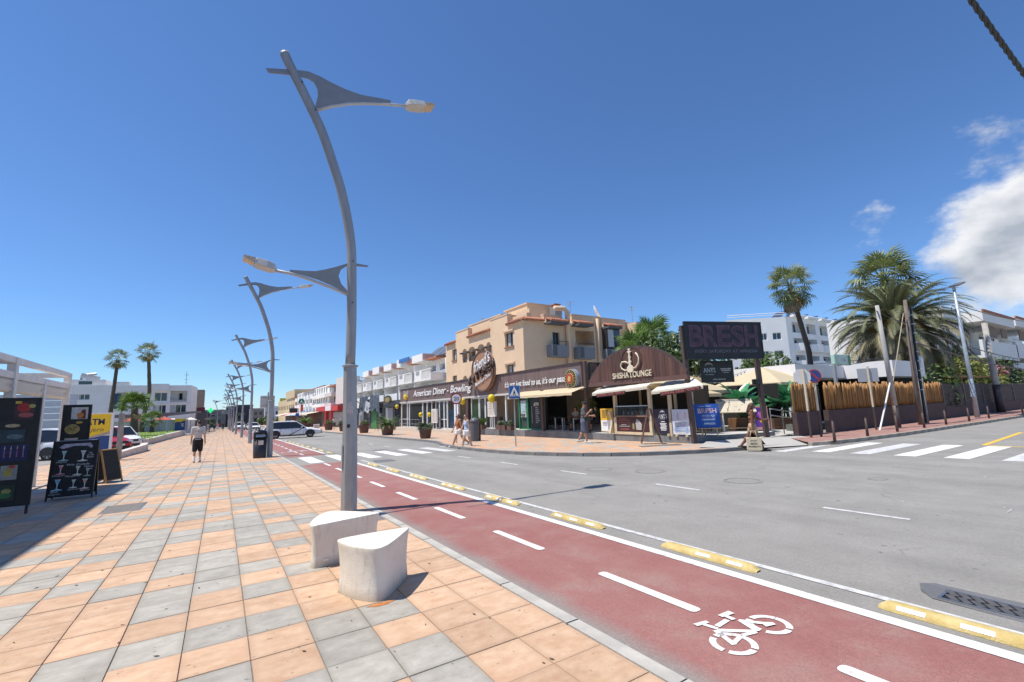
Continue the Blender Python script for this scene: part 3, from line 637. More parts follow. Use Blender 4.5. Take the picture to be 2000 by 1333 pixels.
for _ in range(170):
    x = lr.uniform(-2.2, 2.3); y = 2.6 + 15 * lr.random() ** 1.5; a = lr.uniform(0, 6.28); l = lr.uniform(.006, .022) * (1 + y * .05); dx, dy = math.cos(a) * l, math.sin(a) * l; z = gz(y) + .0075
    lb_.ngon([(x - dx, y - dy, z), (x + dy * .4, y - dx * .4, z + .002), (x + dx, y + dy, z + .004), (x - dy * .4, y + dx * .4, z + .001)])
o = part('leaf_litter', lb_, mat('dry_bits', (.12, .09, .06), .9, .4, 40)); tag(o, 'tiny dry leaf scraps scattered over the paving tiles', 'litter', kind='stuff')
# ---------------------------------------------------------------- litter bin
BINM = mat('bin_charcoal', (0.030, 0.032, 0.036), 0.42, 0.2, 8)
def litter_bin(loc, label, s=1.0):
    t = thing('litter_bin', label, 'litter bin', loc); n = 24
    def oval(a, b, z): return [(a * math.copysign(abs(math.cos(q)) ** .6, math.cos(q)), b * math.copysign(abs(math.sin(q)) ** .6, math.sin(q)), z) for q in [2 * PI * k / n for k in range(n)]]
    def loft(rows, cap=True):
        mb = MB()
        for r_ in rows: mb.v += r_
        for k in range(len(rows) - 1):
            for j in range(n): mb.f.append((k * n + j, k * n + (j + 1) % n, (k + 1) * n + (j + 1) % n, (k + 1) * n + j))
        if cap: mb.f.append(tuple((len(rows) - 1) * n + j for j in range(n)))
        return mb
    part('body', loft([oval(.26 * s, .20 * s, 0), oval(.265 * s, .205 * s, .05), oval(.285 * s, .225 * s, .84 * s)]), BINM, t, local=True, smooth=True)
    part('shadow_gap', loft([oval(.25 * s, .19 * s, .84 * s), oval(.25 * s, .19 * s, .87 * s)]), BLACK, t, local=True)
    hd = MB()
    for sx in (-1, 1): hd.box((sx * .255 * s, 0, 1.0 * s), (.05 * s, .40 * s, .27 * s))
    hd.box((0, .19 * s, 1.0 * s), (.50 * s, .03 * s, .27 * s)); part('hood_frame', hd, BINM, t, local=True, bevel=.015)
    part('dome', loft([oval(.285 * s, .225 * s, 1.13 * s), oval(.28 * s, .22 * s, 1.18 * s), oval(.22 * s, .17 * s, 1.245 * s), oval(.09 * s, .07 * s, 1.275 * s)]), BINM, t, local=True, smooth=True)
    part('steel_flap', MB().box((0, -.16 * s, 1.02 * s), (.40 * s, .02, .15 * s), m=Matrix.Rotation(R(-30), 3, 'X')), mat('brushed_steel', (.62, .62, .62), .35, metal=.6), t, local=True)
    part('notice', MB().box((.02, -.235 * s, .70 * s), (.21 * s, .006, .20 * s)), mat('notice_paper', (.6, .56, .52), .8, .25, 22), t, local=True)
    return t
litter_bin((1.55, 24.05, gz(24)), 'black oval litter bin with a domed hood at the foot of the second lamp', .98)
# back of a road sign behind the second lamp
t = thing('road_sign', 'grey back of a square road sign behind the second lamp post', 'sign', (1.99, 26.6, gz(26.6)))
part('post', MB().cyl((0, 0, 0), (0, 0, 3.1), .035), GALV, t, local=True); part('plate', MB().box((-.02, .05, 2.62), (.66, .02, .62)), mat('sign_back', (.55, .545, .53), .5, .05), t, local=True, bevel=.02)
for z in (2.42, 2.82): part('bracket', MB().box((0, .03, z), (.6, .03, .03)), GALV, t, local=True)
# ---------------------------------------------------------------- overhead twisted cable
mb = MB(); CBL = []
for ph in (0, 2 * PI / 3, 4 * PI / 3):
    pts = []
    for k in range(260):
        x = 1.5 + k * .16; sag = 8.5 + .0025 * (x - 20) ** 2 * .6 - .55 + .08 * math.sin(x * .3); a = ph + x * 7.5
        pts.append((x, 1.62 - .016 * x + .024 * math.cos(a), sag + .024 * math.sin(a)))
    mb.tube(pts, .024, 6)
solo('overhead_cable', mb, mat('black_rubber', (.02, .02, .021), .5), 'black twisted overhead cable crossing the top right corner of the sky', 'cable', smooth=True)
# ---------------------------------------------------------------- menu boards on the left
BWOOD = mat('board_black', (.022, .020, .019), .5, .3, 6); CHALK = mat('chalkboard', (.020, .021, .023), .75, .5, 18)
def ell(cx, cz, a, b, n=18, a0=0, a1=360): return [(cx + a * math.cos(R(a0 + (a1 - a0) * k / (n - (0 if a1 - a0 == 360 else 1)))), cz + b * math.sin(R(a0 + (a1 - a0) * k / (n - (0 if a1 - a0 == 360 else 1))))) for k in range(n)]
PC = {}
def pm(r, g, b, v=.25): 
    k = 'print_%d_%d_%d' % (r * 100, g * 100, b * 100)
    return mat(k, (r, g, b), .5, v, 9)
class Face:
    """flat prints on a board: polygon stickers stacked outward from plane O,U,V"""
    def __init__(s, root, O, U, V): s.r = root; s.O = Vector(O); s.U = Vector(U).normalized(); s.V = Vector(V).normalized(); s.N = s.U.cross(s.V); s.k = 0
    def poly(s, name, pts, m):
        s.k += 1; o = s.O + s.N * (.0012 * s.k); return part(name, MB().ngon([o + s.U * u + s.V * v for u, v in pts]), m, s.r)
    def rect(s, name, u0, u1, v0, v1, m): return s.poly(name, [(u0, v0), (u1, v0), (u1, v1), (u0, v1)], m)
    def oval(s, name, u, v, a, b, m, n=18): return s.poly(name, ell(u, v, a, b, n), m)
    def text(s, body, u, v, w_, h_, m, name='lettering', **k):
        s.k += 1; return fit_text(name, body, s.r, m, s.O + s.U * u + s.V * v + s.N * (.0012 * s.k), s.U, s.V, w_, h_, ext=0, **k)
    def glass(s, u, v, h_, col, m2=None):
        m2 = m2 or pm(.62, .66, .66); s.poly('cocktail', [(u - h_ * .22, v + h_ * .5), (u - h_ * .05, v), (u - h_ * .03, v - h_ * .35), (u - h_ * .16, v - h_ * .42), (u - h_ * .16, v - h_ * .5), (u + h_ * .16, v - h_ * .5), (u + h_ * .16, v - h_ * .42), (u + h_ * .03, v - h_ * .35), (u + h_ * .05, v), (u + h_ * .22, v + h_ * .5)], m2)
        s.poly('drink', [(u - h_ * .2, v + h_ * .42), (u - h_ * .05, v + h_ * .04), (u + h_ * .05, v + h_ * .04), (u + h_ * .2, v + h_ * .42)], col)
def tall_board(label, x0, x1, y, zt, zb, tilt, leg=True):
    g = gz(y); t = thing('menu_board', label, 'menu board', ((x0 + x1) / 2, y, g)); dy = tilt * (zt - zb); V = Vector((0, dy, zt - zb)).normalized()
    c = Vector(((x0 + x1) / 2, y + dy / 2 + .03, (zt + zb) / 2)); Mx = Matrix((Vector((1, 0, 0)), V.cross(Vector((1, 0, 0))), V)).transposed()
    part('panel', MB().box(c, (x1 - x0, .03, math.hypot(dy, zt - zb)), m=Mx), BWOOD, t)
    fr = MB(); hl = math.hypot(dy, zt - zb)
    for u, v, a, b in ((0, hl / 2 - .02, x1 - x0, .04), (0, -hl / 2 + .02, x1 - x0, .04), (-(x1 - x0) / 2 + .02, 0, .04, hl - .08), ((x1 - x0) / 2 - .02, 0, .04, hl - .08)): fr.box(c + Vector((u, 0, 0)) + V * v + Vector((0, -.018, 0)), (a, .02, b), m=Mx)
    part('frame', fr, BLACK, t)
    for x in (x0 + .03, x1 - .03): part('leg', MB().beam((x, y - .02, zb), (x, y - .03 - tilt * .3, g), .04), BLACK, t)
    for x in (x0 + .05, x1 - .05): part('rear_leg', MB().beam((x - .04, y + dy + .05, zt - .2), (x - .04, y + .22, g), .035), BLACK, t)
    return t, Face(t, c - Vector(((x1 - x0) / 2, 0, 0)) - V * hl / 2 + Vector((0, -.016, 0)), (1, 0, 0), V)
t, f = tall_board('tallest black menu board with cocktail and hookah photos at the left edge', -3.98, -3.17, 13.24, 2.17, .03, .02)
O_ = .18
f.rect('photo', .42, .72, 1.70, 2.08, pm(.05, .03, .03)); f.oval('drink', .56, 1.94, .10, .09, pm(.42, .03, .03)); f.rect('lemon', .43, .52, 2.02, 2.07, pm(.55, .38, .05)); f.oval('lime', .68, 1.97, .05, .04, pm(.38, .42, .12)); f.oval('fruit', .60, 1.79, .11, .05, pm(.36, .09, .09)); f.oval('tray', .43, 1.58, .11, .035, pm(.48, .38, .22))
f.rect('photo', .25, .62, 1.25, 1.50, pm(.03, .06, .07)); f.oval('plate', .48, 1.36, .12, .05, pm(.10, .16, .17))
f.rect('photo', .30, .70, .88, 1.20, pm(.02, .025, .09))
for k in range(4): f.poly('hookah', [(.36 + .09 * k - .012, .95), (.36 + .09 * k + .012, .95), (.36 + .09 * k + .006, 1.15), (.36 + .09 * k - .006, 1.15)], pm(.34, .10 + .08 * (k % 2), .24)); f.poly('flame', [(.35 + .09 * k, 1.12), (.37 + .09 * k, 1.12), (.36 + .09 * k, 1.19)], pm(.6, .5, .4))
f.rect('photo', .34, .58, .52, .80, pm(.30, .30, .28)); f.oval('drink', .45, .66, .06, .08, pm(.48, .36, .07)); f.oval('fruit', .50, .77, .05, .03, pm(.5, .07, .04)); f.oval('coconut', .27, .60, .07, .06, pm(.58, .56, .52)); f.rect('photo', .30, .58, .12, .42, pm(.03, .045, .03)); f.oval('drink', .46, .30, .07, .05, pm(.32, .30, .09)); f.oval('mint', .44, .22, .10, .05, pm(.05, .17, .05))
t, f = tall_board('black menu board showing a paella pan, behind the chalkboard', -3.53, -2.96, 16.5, 2.10, .10, .02)
f.rect('photo', .17, .50, 1.62, 1.93, pm(.55, .55, .53)); f.poly('jug', [(.30, 1.63), (.46, 1.63), (.45, 1.87), (.38, 1.87)], pm(.17, .03, .03)); f.oval('fruit', .35, 1.72, .07, .07, pm(.52, .22, .05)); f.oval('paella', .22, 1.36, .15, .13, pm(.42, .30, .10)); 
rr = random.Random(4)
for k in range(26): a = rr.uniform(0, 6.28); q = rr.uniform(0, .12); f.oval('morsel', .22 + q * math.cos(a), 1.36 + q * .85 * math.sin(a), .018, .014, pm(*rr.choice([(.5, .12, .06), (.6, .5, .2), (.2, .28, .08), (.1, .06, .05)])), 6)
f.oval('corn', .35, 1.53, .07, .03, pm(.55, .38, .08)); f.rect('bread', .10, .36, 1.08, 1.13, pm(.5, .42, .35)); f.rect('photo', .10, .46, .5, .95, pm(.12, .08, .06))
# chalkboard A-frame
t = thing('chalkboard', 'black chalkboard stand with coloured cocktail drawings and names', 'chalkboard', (-2.95, 15.1, gz(15.1)))
a0, a1, tilt = -3.33, -2.50, .16
def aboard(t, x0, x1, y, h, m, fm, sp=.46, zb=.1, rot=0):
    g = gz(y)
    for sg in (-1, 1):
        yb = y + sg * sp / 2; V = Vector((0, -sg * (sp / 2 - .02), h)).normalized(); ln = math.hypot(sp / 2 - .02, h)
        b = Vector((0, yb, g))
        part('panel', MB().prism([(x0 + .03, zb), (x1 - .03, zb), (x1 - .03, ln - .03), (x0 + .03, ln - .03)], b + Vector((0, .008, 0)), (1, 0, 0), V, .015), m, t)
        fr = MB()
        for u in (x0 + .02, x1 - .02): fr.beam(b + Vector((u, 0, 0)), b + Vector((u, 0, 0)) + V * ln, .04, .03)
        for v in (zb, ln - .02): fr.beam(b + Vector((x0 + .04, 0, 0)) + V * v, b + Vector((x1 - .04, 0, 0)) + V * v, .035, .03)
        part('frame', fr, fm, t)
    part('hinge', MB().cyl((x0 + .05, y, g + h), (x1 - .05, y, g + h), .012, n=6), STEEL, t)
    V = Vector((0, (sp / 2 - .02), h)).normalized(); b = Vector((x0, y - sp / 2, g)); return Face(t, b + Vector((1, 0, 0)).cross(V) * .018, (1, 0, 0), V)
f = aboard(t, a0, a1, 15.15, 1.35, CHALK, BLACK)
CW = pm(.60, .60, .62); f.poly('banner', [(.18, 1.18), (.38, 1.24), (.62, 1.23), (.70, 1.16), (.72, 1.22), (.66, 1.30), (.20, 1.29), (.12, 1.22)], pm(.40, .38, .46))
for u, v, h_, c in ((.22, 1.02, .22, (.25, .52, .48)), (.56, 1.0, .24, (.55, .57, .52)), (.20, .70, .20, (.60, .20, .28)), (.50, .66, .20, (.55, .56, .42)), (.68, .60, .16, (.24, .34, .24)), (.18, .36, .24, (.22, .48, .62)), (.46, .36, .18, (.58, .60, .48)), (.66, .34, .22, (.66, .36, .26))): f.glass(u, v, h_, pm(*c)); f.oval('saucer', u, v - h_ * .5, h_ * .42, .016, pm(*[min(1, q * 1.1) for q in c]))
for s_, u, v, w_ in (('Mojito', .20, .865, .19), ('Daiquiri', .18, .56, .22), ('Piña Colada', .50, .80, .40), ('Margarita', .43, .53, .26), ('Blue', .15, .205, .13), ('Lagoon', .16, .145, .20), ('Aperol', .46, .225, .20), ('Spritz', .68, .19, .18), ('Sex', .70, 1.06, .07), ('on the', .70, 1.01, .12), ('Beach', .70, .96, .12), ('Passion', .70, .74, .16), ('Fruit', .71, .685, .12)): f.text(s_, u, v, w_, .045, CW, shear=.2)
# wooden edged board behind it
t = thing('blackboard', 'wooden framed A-board standing open, rearmost of the left boards', 'blackboard', (-2.85, 18.5, gz(18.5)), R(62))
w_ = mat('honey_wood', (.42, .23, .09), .6, .2, 5)
for sg in (-1, 1):
    V = Vector((0, -sg * .24, 1.0)).normalized(); b = Vector((0, sg * .26, 0))
    part('panel', MB().prism([(-.30, .08), (.30, .08), (.30, .98), (-.30, .98)], b, (1, 0, 0), V, .012), CHALK, t, local=True)
    fr = MB()
    for u in (-.30, .30): fr.beam(b + Vector((u, 0, 0)), b + Vector((u, 0, 0)) + V * 1.02, .045, .03)
    fr.beam(b + Vector((-.28, 0, 0)) + V * 1.0, b + Vector((.28, 0, 0)) + V * 1.0, .045, .03); fr.beam(b + Vector((-.28, 0, 0)) + V * .08, b + Vector((.28, 0, 0)) + V * .08, .045, .03); part('frame', fr, w_, t, local=True)
# cash machine sign
t = thing('cash_machine_sign', 'yellow and blue free-standing cash machine sign behind the menu boards', 'sign', (-5.1, 30, gz(30)))
part('plate', MB().bb(-6.05, -4.60, 30, 30.16, -.05, 2.02), SIGNW, t); part('frame', MB().bb(-4.60, -4.52, 29.98, 30.18, -.3, 2.06).bb(-6.13, -6.05, 29.98, 30.18, -.3, 2.06).bb(-6.05, -4.60, 29.98, 30.18, 2.02, 2.06), WHITEM, t)
f = Face(t, (-6.05, 29.998, -.05), (1, 0, 0), (0, 0, 1)); BL = pm(.015, .07, .26, .05)
f.rect('blue_field', .02, 1.43, .02, 1.0, BL); f.poly('yellow_field', [(.02, 2.05), (1.43, 2.05), (1.43, 1.22), (.5, .92), (.02, .88)], YELLOW); f.poly('grey_band', [(.5, .92), (1.43, 1.22), (1.43, 1.06), (.72, .90)], pm(.40, .36, .28, .05)); f.text('ATM', .85, 1.68, .72, .30, pm(.01, .03, .10, .05), off=.03, name='lettering'); f.text('Cajero', .80, 1.28, .78, .26, pm(.01, .03, .10, .05), shear=.2)
solo('grey_post', MB().bb(-4.42, -4.22, 30.6, 30.9, -.3, 2.02), mat('weathered_grey', (.30, .285, .27), .8, .2, 5), 'weathered grey square post right of the cash machine sign', 'post')
# ---------------------------------------------------------------- white pergola, left edge
PW = mat('pergola_white', (.76, .74, .70), .5, .08, 4); t = thing('pergola', 'white metal pergola with rolled cream awnings at the left edge', 'pergola', (-4.6, 18, gz(18)))
for y, x in ((21.75, -4.6), (16.75, -4.6), (21.75, -9.2), (16.75, -9.2), (12.0, -4.6)): part('post', MB().bb(x - .09, x + .09, y - .09, y + .09, gz(y), 3.34), PW, t, bevel=.01)
part('post', MB().bb(-4.68, -4.52, 19.1, 19.24, gz(19), 2.9), PW, t)
for z0, z1 in ((3.20, 3.36), (2.80, 2.97)): part('front_beam', MB().bb(-4.66, -4.54, 12.1, 21.66, z0, z1), PW, t)
for y in (21.75, 16.75): part('cross_beam', MB().bb(-9.1, -4.70, y - .05, y + .05, 3.18, 3.34), PW, t); part('cross_beam', MB().bb(-9.1, -4.70, y - .04, y + .04, 2.82, 2.94), PW, t)
for k in range(3): x = -8.1 + 1.2 * k; part('rafter', MB().bb(x - .04, x + .04, 12.1, 21.65, 3.06, 3.16), PW, t)
for a, b in ((12.2, 16.62), (16.9, 19.05), (19.3, 21.62)):
    mb = MB(); zs = [2.80, 2.72, 2.62, 2.53, 2.44]; xs = [-4.60, -4.56, -4.61, -4.56, -4.60]; n = 8
    for k in range(len(zs)):
        for j in range(n + 1): y = a + (b - a) * j / n; mb.v.append((xs[k] + .012 * math.sin(j * 2.3 + k), y, zs[k] - .012 * math.sin(PI * j / n)))
    for k in range(len(zs) - 1):
        for j in range(n): i = k * (n + 1) + j; mb.f.append((i, i + 1, i + n + 2, i + n + 1))
    o = part('awning', mb, mat('valance_white', (.70, .66, .58), .9, .06, 3), t, smooth=True); so_ = o.modifiers.new('s', 'SOLIDIFY'); so_.thickness = .02
mb = MB(); n = 10
for j in range(n + 1):
    y = 12.2 + (16.6 - 12.2) * j / n
    for x, z in ((-9.0, 3.30), (-7.5, 3.16), (-6.2, 3.26), (-5.3, 3.10), (-4.9, 3.2)): mb.v.append((x, y, z + .05 * math.sin(j * 1.7 + x)))
for j in range(n):
    for k in range(4): i = j * 5 + k; mb.f.append((i, i + 1, i + 6, i + 5))
o = part('roof_canvas', mb, mat('rolled_canvas', (.52, .43, .28), .9, .15, 3), t, smooth=True); o.modifiers.new('s', 'SOLIDIFY').thickness = .03
# unseen block added outside the frame, sized so its shade falls on the boards
t = thing('shade_block', 'unseen block added outside the left edge to cast shade on the paving', 'building', (-8, 8, gz(8)))
mb = MB().wall((-6.6, 19.1, -.3), (0, -1, 0), (0, 0, 1), 24, 10.9, [(1.5, 3.2, 4.2, 5.6), (5.5, 7.2, 4.2, 5.6), (9.5, 11.2, 4.2, 5.6), (2, 5, .4, 2.8), (7, 10, .4, 2.8)], .2, True)
mb.quad((-6.6, 19.1, -.3), (-6.6, 19.1, 10.6), (-12, 19.1, 10.6), (-12, 19.1, -.3)).quad((-6.6, 19.1, 10.6), (-6.6, -4.9, 10.6), (-12, -4.9, 10.6), (-12, 19.1, 10.6)).quad((-12, 19.1, -.3), (-12, 19.1, 10.6), (-12, -4.9, 10.6), (-12, -4.9, -.3)).quad((-6.6, -4.9, -.3), (-12, -4.9, -.3), (-12, -4.9, 10.6), (-6.6, -4.9, 10.6))
part('wall', mb, WHITE, t)
# pale shop wall with horizontal cladding seen between the boards
t = thing('shop_wall', 'pale grey clad shop wall seen between the tall boards', 'wall', (-12, 47, gz(47)))
for k in range(9): part('cladding_board', MB().bb(-19, -9.3, 47, 47.1, -.45 + .47 * k, -.005 + .47 * k), mat('pale_cladding', (.52, .55, .57), .6, .06, 3), t)
# ---------------------------------------------------------------- vegetation builders
LEAF = mat('fan_leaf', (.13, .17, .055), .5, 0, 3, col2=(.24, .27, .10), objvar=.25, trans=.22)
LEAFB = mat('bright_leaf', (.085, .16, .030), .5, 0, 3, col2=(.16, .25, .055), objvar=.25, trans=.25)
LEAFD = mat('date_leaf', (.125, .145, .068), .55, 0, 3, col2=(.22, .23, .12), objvar=.25, trans=.15)
LEAFO = mat('old_date_leaf', (.18, .165, .09), .65, 0, 3, col2=(.30, .265, .155), objvar=.3, trans=.1)
DEAD = mat('dead_leaf', (.24, .165, .09), .85, 0, 3, col2=(.40, .30, .19), objvar=.3)
TRUNK = mat('palm_trunk', (.115, .085, .065), .9, .4, 8, .8, 20, stretch=(1, 1, 2.5)); BARK = mat('bark', (.10, .075, .055), .9, .35, 6, .6, 20)
def fan_mesh(seed, pet=1.0, fr=.95, n=20, droop=.5, spread=125):
    r = random.Random(seed); mb = MB()
    mb.tube([(0, 0, 0), (pet * .5, 0, .05 * pet), (pet, 0, 0)], [.03, .022, .014], 4)
    c = Vector((pet * .97, 0, 0))
    for k in range(n):
        a = R(-spread + 2 * spread * (k + .5) / n + r.uniform(-3, 3)); L_ = fr * (1 - .28 * abs(a) / PI) * r.uniform(.9, 1.08); d = Vector((math.cos(a), math.sin(a), 0)); s_ = Vector((-d.y, d.x, 0)); w = L_ * math.sin(R(spread / n)) * .95
        up = Vector((0, 0, .10 * (1 if k % 2 else -1) * .3)); m_ = c + d * L_ * .55 + Vector((0, 0, -.04 * droop)) + up; e = c + d * L_ * (1 - .12 * droop) + Vector((0, 0, -.42 * droop * r.uniform(.7, 1.2)))
        i = len(mb.v); mb.v += [tuple(c), tuple(m_ - s_ * w * .55), tuple(m_ + s_ * w * .55), tuple(e)]; mb.f += [(i, i + 1, i + 2), (i + 1, i + 3, i + 2)]
    return mb.mesh('frond')
def place(me, m, parent, loc, az, el, roll=0, s=1.0, name='frond'):
    o = bpy.data.objects.new(name, me); COL.objects.link(o); o.parent = parent; o.location = loc; o.rotation_mode = 'ZYX' if False else 'XYZ'
    M_ = Matrix.Rotation(az, 4, 'Z') @ Matrix.Rotation(-el, 4, 'Y') @ Matrix.Rotation(roll, 4, 'X'); o.rotation_euler = M_.to_euler(); o.scale = (s, s, s)
    if not me.materials: me.materials.append(None)
    o.material_slots[0].link = 'OBJECT'; o.material_slots[0].material = m; return o
FANS = [fan_mesh(k, droop=d) for k, d in enumerate((.35, .7, 1.0, .55))]
def trunk_mesh(pts, rad, n=12, rings=True, seed=0):
    mb = MB(); P_ = [Vector(p) for p in pts]; cur = []; rs = []
    N_ = 26
    for k in range(N_ + 1):
        u = k / N_ * (len(P_) - 1); i = min(int(u), len(P_) - 2); f = u - i; p = P_[i].lerp(P_[i + 1], f); cur.append(p); r_ = rad[i] + (rad[i + 1] - rad[i]) * f
        rs.append(r_ * (1 + (.055 if rings and k % 2 else -.03)))
    return mb.tube(cur, rs, n)
def fan_palm(name, label, base, top, r0, r1, nf=34, fs=1.0, m=LEAF, dead=10, skirt=0.0, seed=1, group=None, lean=None, low=-55):
    b = Vector(base); tp = Vector(top); t = thing(name, label, 'palm tree', base, group=group); rel = tp - b; r = random.Random(seed)
    mid = rel * .5 + Vector(lean or (0, 0, 0)); part('trunk', trunk_mesh([(0, 0, -.2), (rel.x * .12, rel.y * .12, rel.z * .12), mid, rel], [r0 * 1.25, r0, (r0 + r1) / 2, r1], seed=seed), TRUNK, t, local=True, smooth=True)
    for k in range(nf):
        f = (k + .5) / nf; el = R(82 - (82 - low) * f ** .9 + r.uniform(-8, 8)); az = k * 2.39996 + r.uniform(-.2, .2)
        place(FANS[k % 4], m, t, rel + Vector((math.cos(az), math.sin(az), 0)) * r1 * .5 + Vector((0, 0, .25 * fs * (1 - f))), az, el, r.uniform(-.3, .3), fs * r.uniform(.85, 1.1))
    for k in range(dead):
        az = k * 2.4 + .7; el = R(r.uniform(-82, -58)); place(FANS[2], DEAD, t, rel + Vector((math.cos(az) * r1, math.sin(az) * r1, -.15 * fs - skirt * r.random())), az, el, r.uniform(-.4, .4), fs * r.uniform(.5, .8), 'dead_frond')
    return t
def feather_mesh(seed, L_=4.2, arch=1.0, n=34, ll=.5):
    r = random.Random(seed); mb = MB(); P_ = []; p = Vector((0, 0, 0)); a = 0.0; st = L_ / 14
    for k in range(15):
        P_.append(p.copy()); a -= arch * (.035 + .010 * k); p = p + Vector((math.cos(a), 0, math.sin(a))) * st
    mb.tube(P_, [.045 * (1 - .85 * k / 14) for k in range(15)], 3, False)
    for k in range(n):
        f = .10 + .90 * k / n; u = f * 14; i = min(int(u), 13); q = P_[i].lerp(P_[i + 1], u - i); d = (P_[i + 1] - P_[i]).normalized()
        l = ll * (1.15 * math.sin(PI * min(1, f * .9 + .14)) ** .6) * r.uniform(.85, 1.1)
        for sg in (-1, 1):
            e = q + (d * .75 + Vector((0, sg * .62, 0)) + Vector((0, 0, .18 if k % 2 else -.10))).normalized() * l + Vector((0, 0, -.10 * l)); w = d * .045
            j = len(mb.v); mb.v += [tuple(q - w), tuple(q + w), tuple(e)]; mb.f.append((j, j + 1, j + 2))
    return mb.mesh('frond')
FEATH = [feather_mesh(k, arch=a_, n=52) for k, a_ in enumerate((.7, 1.0, 1.35, 1.7))]
def leaf_cloud(pts_r, n, size, seed=0, flat=.5):
    """leaf-sized faces scattered through overlapping clumps"""
    r = random.Random(seed); mb = MB(); tot = sum(q[1] ** 2 for q in pts_r)
    for c, rad, in pts_r:
        c = Vector(c); k_ = int(n * rad ** 2 / tot)
        for _ in range(k_):
            v = Vector((r.gauss(0, 1), r.gauss(0, 1), r.gauss(0, 1))).normalized(); q = c + Vector((v.x * rad, v.y * rad, v.z * rad * .85)) * (r.uniform(.45, 1.0) ** .5)
            u = (v + Vector((r.gauss(0, .5), r.gauss(0, .5), r.gauss(0, .5) + .25))).normalized(); a = u.orthogonal().normalized(); b = u.cross(a); th = r.uniform(0, 6.28); a, b = a * math.cos(th) + b * math.sin(th), b * math.cos(th) - a * math.sin(th)
            s_ = size * r.uniform(.6, 1.25); mb.v += [tuple(q - a * s_), tuple(q + b * s_ * .45), tuple(q + a * s_), tuple(q - b * s_ * .45)]; i = len(mb.v) - 4; mb.f.append((i, i + 1, i + 2, i + 3))
    return mb
def clumps(c, ext, n, rad, seed):
    r = random.Random(seed); return [((c[0] + r.uniform(-1, 1) * ext[0], c[1] + r.uniform(-1, 1) * ext[1], c[2] + r.uniform(-1, 1) * ext[2]), rad * r.uniform(.6, 1.15)) for _ in range(n)]
def bush(name, label, cat, base, ext, h, n, size, m, seed, rad=.7, nc=14, trunk=True, group=None):
    t = thing(name, label, cat, base, group=group); cl_ = clumps((0, 0, h * .58), (ext[0], ext[1], h * .30), nc, rad, seed)
    part('crown', leaf_cloud(cl_, n, size, seed), m, t, local=True)
    if trunk:
        mb = MB().tube([(0, 0, -.2), (.05, 0, h * .25), (0, .04, h * .55)], [.10 * h / 4 + .04, .07 * h / 4 + .03, .03], 7)
        for k in range(5): c = cl_[k][0]; mb.tube([(.04, 0, h * .22), (c[0] * .5, c[1] * .5, (h * .25 + c[2]) / 2), c], [.05, .035, .015], 5)
        part('trunk', mb, BARK, t, local=True)
    return t
G1 = mat('broad_leaf_dark', (.045, .08, .022), .45, 0, 2.0, col2=(.11, .165, .045), trans=.18, coord='Object'); G2 = mat('broad_leaf_light', (.085, .125, .030), .5, 0, 2, col2=(.16, .19, .055), trans=.2); G3 = mat('oleander_leaf', (.05, .085, .03), .5, 0, 2, col2=(.10, .14, .05), trans=.15); PINKF = mat('pink_flower', (.60, .22, .30), .7, .2, 5)
# ---------------------------------------------------------------- raised lawn and low walls on the left
LW = mat('low_wall_render', (.60, .56, .52), .85, .08, 1.5, .2, 40)
def low_wall(pts, w_, label, zt):
    t = thing('low_wall', label, 'low wall', (pts[0][0], pts[0][1], gz(pts[0][1])))
    mb = MB()
    for (x0, y0, a), (x1, y1, b) in zip(pts, pts[1:]):
        d = Vector((x1 - x0, y1 - y0)).normalized(); n = Vector((-d.y, d.x)) * w_
        lo = [(x0, y0, gz(y0) - .1), (x1, y1, gz(y1) - .1), (x1 + n.x, y1 + n.y, gz(y1) - .1), (x0 + n.x, y0 + n.y, gz(y0) - .1)]; hi = [(x0, y0, a), (x1, y1, b), (x1 + n.x, y1 + n.y, b), (x0 + n.x, y0 + n.y, a)]
        i = len(mb.v); mb.v += lo + hi; mb.f += [tuple(i + q for q in f) for f in ((4, 5, 6, 7), (0, 1, 5, 4), (1, 2, 6, 5), (2, 3, 7, 6), (3, 0, 4, 7))]
    part('wall', mb, LW, t); return t
low_wall([(-4.55, 29.5, -.02), (-4.05, 38.5, .05), (-4.2, 41.0, .08)], .35, 'low rendered planter wall rising beside the parked cars', 0)
low_wall([(-6.4, 50.6, .0), (-5.35, 52.0, -.02), (-4.7, 90, -.10)], .35, 'long low wall edging the lawn behind the walking man', 0)
struct('car_park', sheet(-60, -4.75, 30.5, 51.5, .012), ASPH); struct('yard', sheet(-60, -4.0, 89.5, 210, .02), mat('yard_ground', (.33, .31, .29), .9, .1, 1))
def lawn():
    m, nt, p = newmat('lawn_grass', .9); P = pos_nodes(nt); a = nnoise(nt, P, 30, 4, .7); b = nnoise(nt, P, .8, 4)
    nt.links.new(nmix(nt, nrange(nt, nmath(nt, 'ADD', nmath(nt, 'MULTIPLY', a, .6), nmath(nt, 'MULTIPLY', b, .4)), .38, .62), (.13, .21, .03), (.23, .32, .06)), p.inputs['Base Color']); nbump(nt, p, a, .8, .05); return m
LG = lawn(); gr = random.Random(5); mb = MB(); mb.ngon([(-5.2, 52.3, -.06), (-4.9, 89, -.12), (-24, 89, -.02), (-24, 60, -.05), (-8.5, 51.6, -.06)])
for _ in range(1500):
    y = 52.5 + 36 * gr.random() ** 1.6; x = -5.3 - gr.random() * 17 * min(1, (y - 48) / 12); a = gr.uniform(0, 3.14); h = gr.uniform(.05, .11); dx, dy = math.cos(a) * .05, math.sin(a) * .05; z = -.06
    i = len(mb.v); mb.v += [(x - dx, y - dy, z), (x + dx, y + dy, z), (x + gr.uniform(-.04, .04), y + gr.uniform(-.04, .04), z + h)]; mb.f.append((i, i + 1, i + 2))
o = part('lawn', mb, LG); o['kind'] = 'stuff'; tag(o, 'bright green mown lawn behind the low wall', 'grass', kind='stuff')
